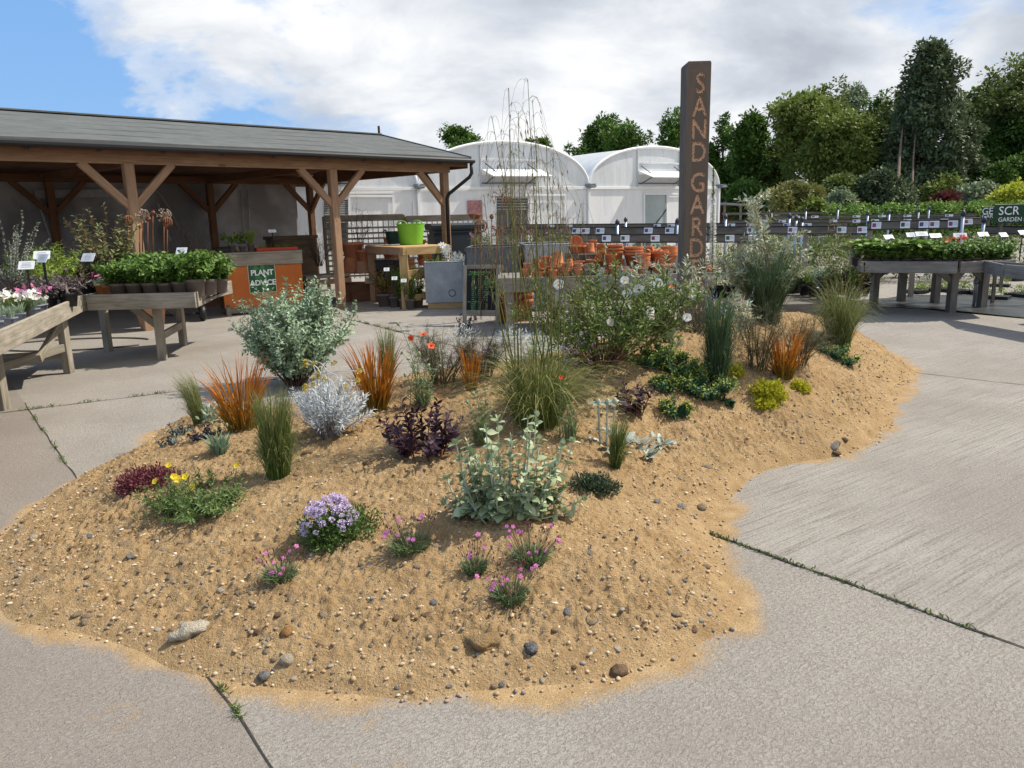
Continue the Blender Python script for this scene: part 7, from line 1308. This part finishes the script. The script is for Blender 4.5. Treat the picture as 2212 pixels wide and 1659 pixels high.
# trailing spurge
SPU = leaf('leaf_spurge', (.035, .10, .055), (.12, .24, .13), .1); SPF = leaf('bract_spurge', (.14, .22, .03), (.34, .38, .08), .1)
def spurge(u, v, wpx, hpx, n, label, fl=True):
    t, P = plant('trailing_spurge', label, u, v, group='trailing spurges'); r = px(P, wpx)/2; o, a = disk(n, r*.3); B = P+o*V3(1, .7, 0)+V3(0, r*.3, .01); L = r*RNG.uniform(.4, 1.0, n); E = B+np.stack([np.cos(a)*L, np.sin(a)*L*.65, px(P, hpx)*RNG.uniform(.5, 1.2, n)], -1); zf = mound_h(E[:, 0], E[:, 1]); E[:, 2] = np.maximum(B[:, 2], zf)+px(P, hpx)*RNG.uniform(.4, 1.1, n); s_ = np.linspace(0, 1, 6)[None, :, None]; path = B[:, None]*(1-s_)+E[:, None]*s_
    part('foliage', leaf_on(path, 20, .036, .019, .05, 1, .9, whorl=3, shrink=.3), SPU, t)
    if fl: mb = MB(); puff(E, .03, 16, .022, .015, mb); part('blossom', mb, SPF, t)
spurge(1432, 792, 84, 30, 40, 'blue green spurge clump next to the rock rose stems'); spurge(1475, 824, 90, 34, 55, 'largest blue green spurge mass mid way along the trail'); spurge(1400, 800, 40, 20, 12, 'small spurge shoots at the foot of the rock rose'); spurge(1528, 868, 110, 36, 50, 'blue green spurge below the upright grass tuft'); spurge(1435, 850, 48, 24, 16, 'yellowish spurge sprig between the dark purple plant and the big mass'); spurge(1462, 908, 60, 26, 20, 'yellow green spurge sprig lowest on the slope'); spurge(1575, 880, 30, 10, 6, 'single spurge runner reaching down the slope', False); spurge(1800, 776, 60, 24, 16, 'small spurge strand at the far right edge of the sand'); spurge(1830, 792, 56, 16, 14, 'trailing spurge tip hanging toward the concrete')
for u, v, w_, h_, lab in ((1462, 752, 34, 26, 'small grey green seedling above the spurge trail'), (1438, 725, 36, 30, 'small green seedling under the poppy by the sign post'), (1770, 745, 26, 34, 'thin green stock plant below the pale arching grass')):
    t, P = plant('seedling', lab, u, v); part('foliage', grass_mb(P, 60, px(P, h_), .02, px(P, w_)/2, .008, 4), GREYG, t)
# rosemary, broom, silver shrub by the post
t, P = plant('rosemary', 'upright rosemary with blue flowers at the foot of the sign post', 1512, 722, 'shrub'); sm, p = stems_mb(P, 34, px(P, 125), px(P, 62), .08, .004); part('stem', sm, STEMBR, t); part('foliage', leaf_on(p, 40, .022, .004, .1, 1, .8, whorl=3), leaf('leaf_rosemary', (.05, .08, .045), (.15, .19, .12), .1), t); mb = MB(); q, tg, f = along_path(p[:14], 12, .4, .95); mb.leaves(np.repeat(q, 3, 0), RNG.normal(size=(len(q)*3, 3)), .013, .009); part('blossom', mb, BLUEP, t)
t, P = plant('broom_grass', 'dark green rush-like clump beneath the silver shrub', 1655, 696); part('blades', grass_mb(P, 900, px(P, 150), .12, px(P, 72), .0045, 5, .7), BLUEGR, t)
EL = leaf('leaf_elaeagnus', (.25, .30, .20), (.55, .59, .46), .12); ELF = leaf('flower_elaeagnus', (.48, .40, .12), (.66, .56, .22), .2)
def silver_shrub(u, v, ends, label, bu=None, n_sub=8):
    t, P = plant('silver_shrub', label, u, v, 'shrub'); st = []
    for eu, ev in ends: q = A(eu, ev, P[1]+RNG.uniform(-.25, .25)); b0 = P+V3(*RNG.normal(size=2)*.05, 0); s_ = np.linspace(0, 1, 9)[:, None]; c_ = b0+(q-b0)*V3(.35, .4, .65); st.append((1-s_)**2*b0+2*s_*(1-s_)*c_+s_**2*q)
    st = np.array(st); s0, tg, f = along_path(st, n_sub, .45, 1.0); d = nrm(tg+RNG.normal(size=s0.shape)*.9); sub = np.stack([s0, s0+d*.08, s0+d*.15], 1); sm = MB(); sm.tubes(st, .007, .003, 5); sm.tubes(sub, .0025, .0015, 3); part('stem', sm, leaf('stem_elaeagnus', (.17, .14, .10), (.30, .26, .20), 0), t)
    mb = leaf_on(sub, 8, .068, .018, .1, 1, .95, shrink=.1, whorl=2); mb = leaf_on(st, 12, .06, .017, .7, 1, .9, mb=mb, whorl=2); part('foliage', mb, EL, t); m2 = MB(); q, tg, f = along_path(sub, 6, .1, .9); m2.leaves(np.repeat(q, 2, 0), RNG.normal(size=(len(q)*2, 3)), .018, .011); part('blossom', m2, ELF, t)
silver_shrub(1655, 690, [(1630, 425), (1622, 450), (1640, 480), (1618, 500), (1715, 500), (1700, 530), (1660, 540), (1600, 545), (1570, 570), (1560, 600), (1680, 580), (1720, 590), (1740, 560), (1640, 590), (1590, 610), (1610, 560), (1660, 610), (1700, 620), (1550, 560), (1625, 440)], 'tall silver-leaved shrub with cream flowers beside the sign post'); silver_shrub(1470, 715, [(1390, 585), (1375, 600), (1410, 590), (1480, 575), (1500, 590), (1440, 590), (1545, 600), (1350, 600), (1420, 640), (1480, 630), (1395, 650), (1300, 605), (1330, 600)], 'second silver-leaved shrub spreading in front of the sign post', n_sub=6); silver_shrub(1600, 735, [(1618, 668), (1590, 680), (1575, 660), (1605, 690), (1570, 690)], 'small silver-leaved shrub below the rosemary', n_sub=4)
t, P = plant('artemisia', 'silver feathery clump behind the oat grass stems', 1110, 745); part('foliage', cushion_mb(P, px(P, 50), px(P, 34), px(P, 40), 420, .06, .012), SILVER, t)
t, P = plant('grey_herb', 'grey green leafy herb behind the oat grass beside the rock rose', 1180, 770); part('foliage', cushion_mb(P, px(P, 50), px(P, 40), px(P, 60), 620, .05, .018), GREYG, t)
t, P = plant('silver_spray', 'small silver spray in front of the chalkboard', 1000, 735); part('foliage', cushion_mb(P, px(P, 36), px(P, 24), px(P, 34), 200, .06, .012), SILVER, t)
t, P = plant('foxtail_lily', 'tall white foxtail lily spike rising beside the sign post', 1545, 720); yq = 7.6; s_ = np.linspace(0, 1, 12)[:, None]; b0 = V3(A(1540, 650, yq)[0], yq, .45); q = A(1541, 362, yq); c_ = b0*(1-s_)+q*s_; sm = MB(); sm.tubes(c_[None], .008, .003, 5); part('stem', sm, STEM, t); mb = MB(); n = 620; f = RNG.uniform(.42, .85, n); pp_ = b0+(q-b0)*f[:, None]; a = RNG.random(n)*6.283; w_ = .052*(1.35-f); mb.leaves(pp_, np.stack([np.cos(a), np.sin(a), np.full(n, .15)], -1), w_, .014); part('blossom', mb, WHITEP, t); mb = MB(); f = RNG.uniform(.82, 1.0, 260); pp_ = b0+(q-b0)*f[:, None]; a = RNG.random(260)*6.283; mb.leaves(pp_, np.stack([np.cos(a), np.sin(a), np.full(260, .8)], -1), .03*(1.25-f)*2, .009); part('buds', mb, LIME, t); part('foliage', grass_mb(b0, 20, .4, .05, .25, .03, 6, .7), GREEN, t)
# ================================================================ trees beyond
BARK = plain('bark', (.075, .058, .042), .95, .4, 5, .5); BARKL = plain('bark_pale', (.16, .112, .08), .9, .3, 3, .4)
TG = {'oak': leaf('tree_oak', (0.038, 0.089, 0.015), (0.145, 0.252, 0.045), .2), 'light': leaf('tree_light', (0.083, 0.122, 0.024), (0.260, 0.322, 0.072), .25), 'olive': leaf('tree_olive', (0.072, 0.099, 0.025), (0.223, 0.279, 0.072), .2), 'blue': leaf('tree_blue', (0.050, 0.077, 0.035), (0.177, 0.229, 0.116), .15),
      'brown': leaf('tree_brown', (0.120, 0.123, 0.039), (0.308, 0.315, 0.096), .2), 'grey': leaf('tree_grey', (0.120, 0.162, 0.092), (0.359, 0.432, 0.255), .15), 'yellow': leaf('tree_yellow', (0.274, 0.305, 0.032), (0.650, 0.683, 0.096), .25), 'ivy': leaf('ivy_green', (0.068, 0.144, 0.024), (0.240, 0.377, 0.072), .2), 'red': leaf('tree_red', (0.085, 0.021, 0.024), (0.189, 0.053, 0.047), .2)}
def tree(name, label, u0, u1, vt, vb, d, kind, shape='round', n_cl=150, per=70, trunk=True, L=.27, bark=None, cat='tree', group='trees beyond the sales beds', base=None):
    a, q = A(u0, (vt+vb)/2, d), A(u1, (vt+vb)/2, d); cx = (a[0]+q[0])/2; rx = (q[0]-a[0])/2; zt_, zb = A((u0+u1)/2, vt, d)[2], A((u0+u1)/2, vb, d)[2]; zc, rz = (zt_+zb)/2, (zt_-zb)/2; P = V3(cx, d, 0)
    t = thing(name, label, cat, P, group); n = n_cl; dd = nrm(RNG.normal(size=(n, 3))); rr = RNG.uniform(.3, 1.12, n)**.6
    if shape == 'cone': C = dd*rr[:, None]*np.array([rx, min(rx, 4.5), rz])
    else:
        nl = 9 if n_cl > 120 else 6; ld = nrm(RNG.normal(size=(nl, 3))); ld[0] = (0, 0, 1); lr = RNG.uniform(.34, .56, nl); lc = ld*(1.0-lr*.92)[:, None]; k_ = RNG.integers(0, nl, n); C = (lc[k_]+dd*(rr*lr[k_])[:, None])*np.array([rx, min(rx, 4.5), rz])
    if shape == 'cone': f = np.clip((C[:, 2]/rz+1)/2, 0, 1); k = (1.25-f*1.0)*(.72+.6*vnoise(f*9+3, np.arctan2(dd[:, 1], dd[:, 0])*1.2+9, 5)); C[:, 0] *= k; C[:, 1] *= k
    if shape == 'round': C[:, 2] = np.where(C[:, 2] < 0, C[:, 2]*.9, C[:, 2])
    lump = .82+.36*vnoise(dd[:, 0]*3+d, dd[:, 2]*3+u0, 3); C = C*lump[:, None]; C = C+V3(cx, d, zc); cr = np.clip(rx*.17, .35, .95)*RNG.uniform(.5, 1.3, n)
    mb = MB(); puff(C, cr, per, L, L*.62, mb, up=.1); part('crown', mb, TG[kind], t)
    if trunk:
        tb = MB(); r0 = max(.12, rx*.07); tb.tube([P, P+V3(.05, 0, zb*.5+.5), P+V3(.15*rx*.2, 0, zc), V3(cx, d, zt_-rz*.35)], [r0*1.3, r0, r0*.6, .04], 8)
        for k in range(16):
            e = C[RNG.integers(n)]; s = V3(cx, d, max(zb*.75, min(e[2]-.5, zb+(zc-zb)*random.random()*1.1))); m_ = (s+e)/2+V3(0, 0, -.15); tb.tube([s, m_, e], [r0*.40, r0*.22, .02], 5)
        part('trunk', tb, bark or BARK, t)
    return t
tree('oak_tree', 'dark round oak crown peeping over the shelter gable', 912, 1052, 284, 340, 60, 'oak', n_cl=90); tree('oak_tree', 'small dark crown just above the polytunnel arch', 1122, 1200, 304, 345, 64, 'oak', n_cl=60)
tree('oak_tree', 'broad dark oak behind the polytunnel valley', 1228, 1400, 262, 400, 56, 'oak', n_cl=230, per=75); tree('oak_tree', 'dark oak half hidden by the sign post', 1395, 1545, 245, 420, 54, 'oak', n_cl=210); tree('oak_tree', 'dark oak immediately right of the sign post', 1520, 1600, 252, 440, 52, 'oak', n_cl=150); tree('oak_tree', 'dark bushy oak with its trunk bare at the foot beside the pale green tree', 1575, 1660, 242, 430, 50, 'oak', n_cl=150)
tree('lime_tree', 'wide light green tree, the palest in the row', 1640, 1885, 205, 440, 47, 'light', n_cl=330, per=80); tree('lime_tree', 'dull olive tree filling in behind the palest one', 1690, 1850, 182, 330, 52, 'olive', n_cl=150); tree('birch_tree', 'thin wispy grey tree top between the palest tree and the conifer', 1800, 1890, 188, 300, 55, 'grey', n_cl=70, per=40)
tree('birch_tree', 'dark broadleaf close against the left flank of the tall conifer', 1860, 1985, 195, 440, 50, 'olive', n_cl=200)
tree('conifer', 'tallest blue green conifer-like tree with bare pale trunks', 1900, 2110, 80, 470, 44, 'blue', 'cone', n_cl=420, per=80, bark=BARKL); 
for u, r, dx, lab in ((1937, .11, 6, 'bare pale brown trunk standing clear below the tallest tree'), (1968, .07, 5, 'thinner pale trunk beside the bare brown one')):
    tb = MB(); b0 = A(u, 480, 38.2); b0 = V3(b0[0], 38.2, 0); tb.tube([b0, A(u+1, 440, 38.6), A(u+3, 390, 40.2), A(u+dx, 340, 41.6), A(u+dx*2.2, 270, 43.2)], [r*1.15, r, r*.85, r*.65, r*.3], 8); single('tree_trunk', tb, BARKL, lab, 'tree trunk', b0)
tree('oak_tree', 'large dark spreading oak at the frame edge', 2070, 2330, 118, 430, 48, 'olive', n_cl=420, per=80); tree('oak_tree', 'dark lower limbs of broadleaf under the large frame-edge oak', 2090, 2300, 250, 470, 46, 'oak', n_cl=170)
bush = lambda *a, **k: tree(*a, **{**dict(trunk=False, cat='shrub', group='shrubs below the trees', L=.22, n_cl=110, per=80), **k})
bush('shrub', 'brownish green rounded bush beside the open shed', 1650, 1790, 398, 480, 39, 'brown'); bush('shrub', 'dark green thicket behind the open shed', 1552, 1680, 395, 480, 46, 'oak'); bush('shrub', 'dark green bush before the palest tree', 1760, 1870, 385, 480, 40, 'olive'); bush('shrub', 'grey leaved bush under the palest tree', 1775, 1850, 425, 485, 37, 'grey'); bush('shrub', 'dark evergreen bush at the foot of the tall conifer', 1840, 1960, 375, 485, 39, 'blue', n_cl=150); bush('shrub', 'golden green bush beside the conifer trunk', 1990, 2090, 385, 475, 40, 'light'); bush('shrub', 'dark red leaved bush by the conifer trunk', 2020, 2062, 425, 460, 38, 'red', n_cl=50); bush('shrub', 'grey green bush behind the bed signs', 2060, 2165, 398, 465, 39, 'grey'); bush('shrub', 'yellow bush at the frame edge above the bed sign', 2150, 2260, 410, 465, 36, 'yellow'); bush('shrub', 'dark green undergrowth bush under the frame-edge oak', 2120, 2280, 340, 450, 43, 'oak'); bush('shrub', 'bright green ferny bush left of the ivy hedge', 1735, 1800, 440, 485, 35, 'light', n_cl=60)
hd = thing('ivy_hedge', 'long low hedge clothed in bright ivy at the foot of the trees', 'hedge', V3(A(1960, 470, 33)[0], 33, 0)); mb = MB(); a, q = A(1790, 470, 33), A(2330, 462, 31); n = 420; f = RNG.random(n); C = a+(q-a)*f[:, None]; C[:, 2] = RNG.uniform(.3, 1.0, n)*(a[2]+.28+.1*vnoise(f*20, f*0, 3)+(q[2]-a[2])*f); C[:, 1] += RNG.normal(size=n)*.3; puff(C, .3, 50, .14, .11, mb); part('foliage', mb, TG['ivy'], hd)

tree('oak_tree', 'dull green tree filling the gap between palest tree and tall conifer', 1800, 1960, 215, 460, 53, 'oak', n_cl=200); tree('oak_tree', 'mid green tree low behind the palest tree and sign post side', 1600, 1740, 300, 470, 54, 'olive', n_cl=170); tree('oak_tree', 'olive green crown between the tall conifer and frame-edge oak', 2040, 2160, 190, 450, 52, 'olive', n_cl=180)
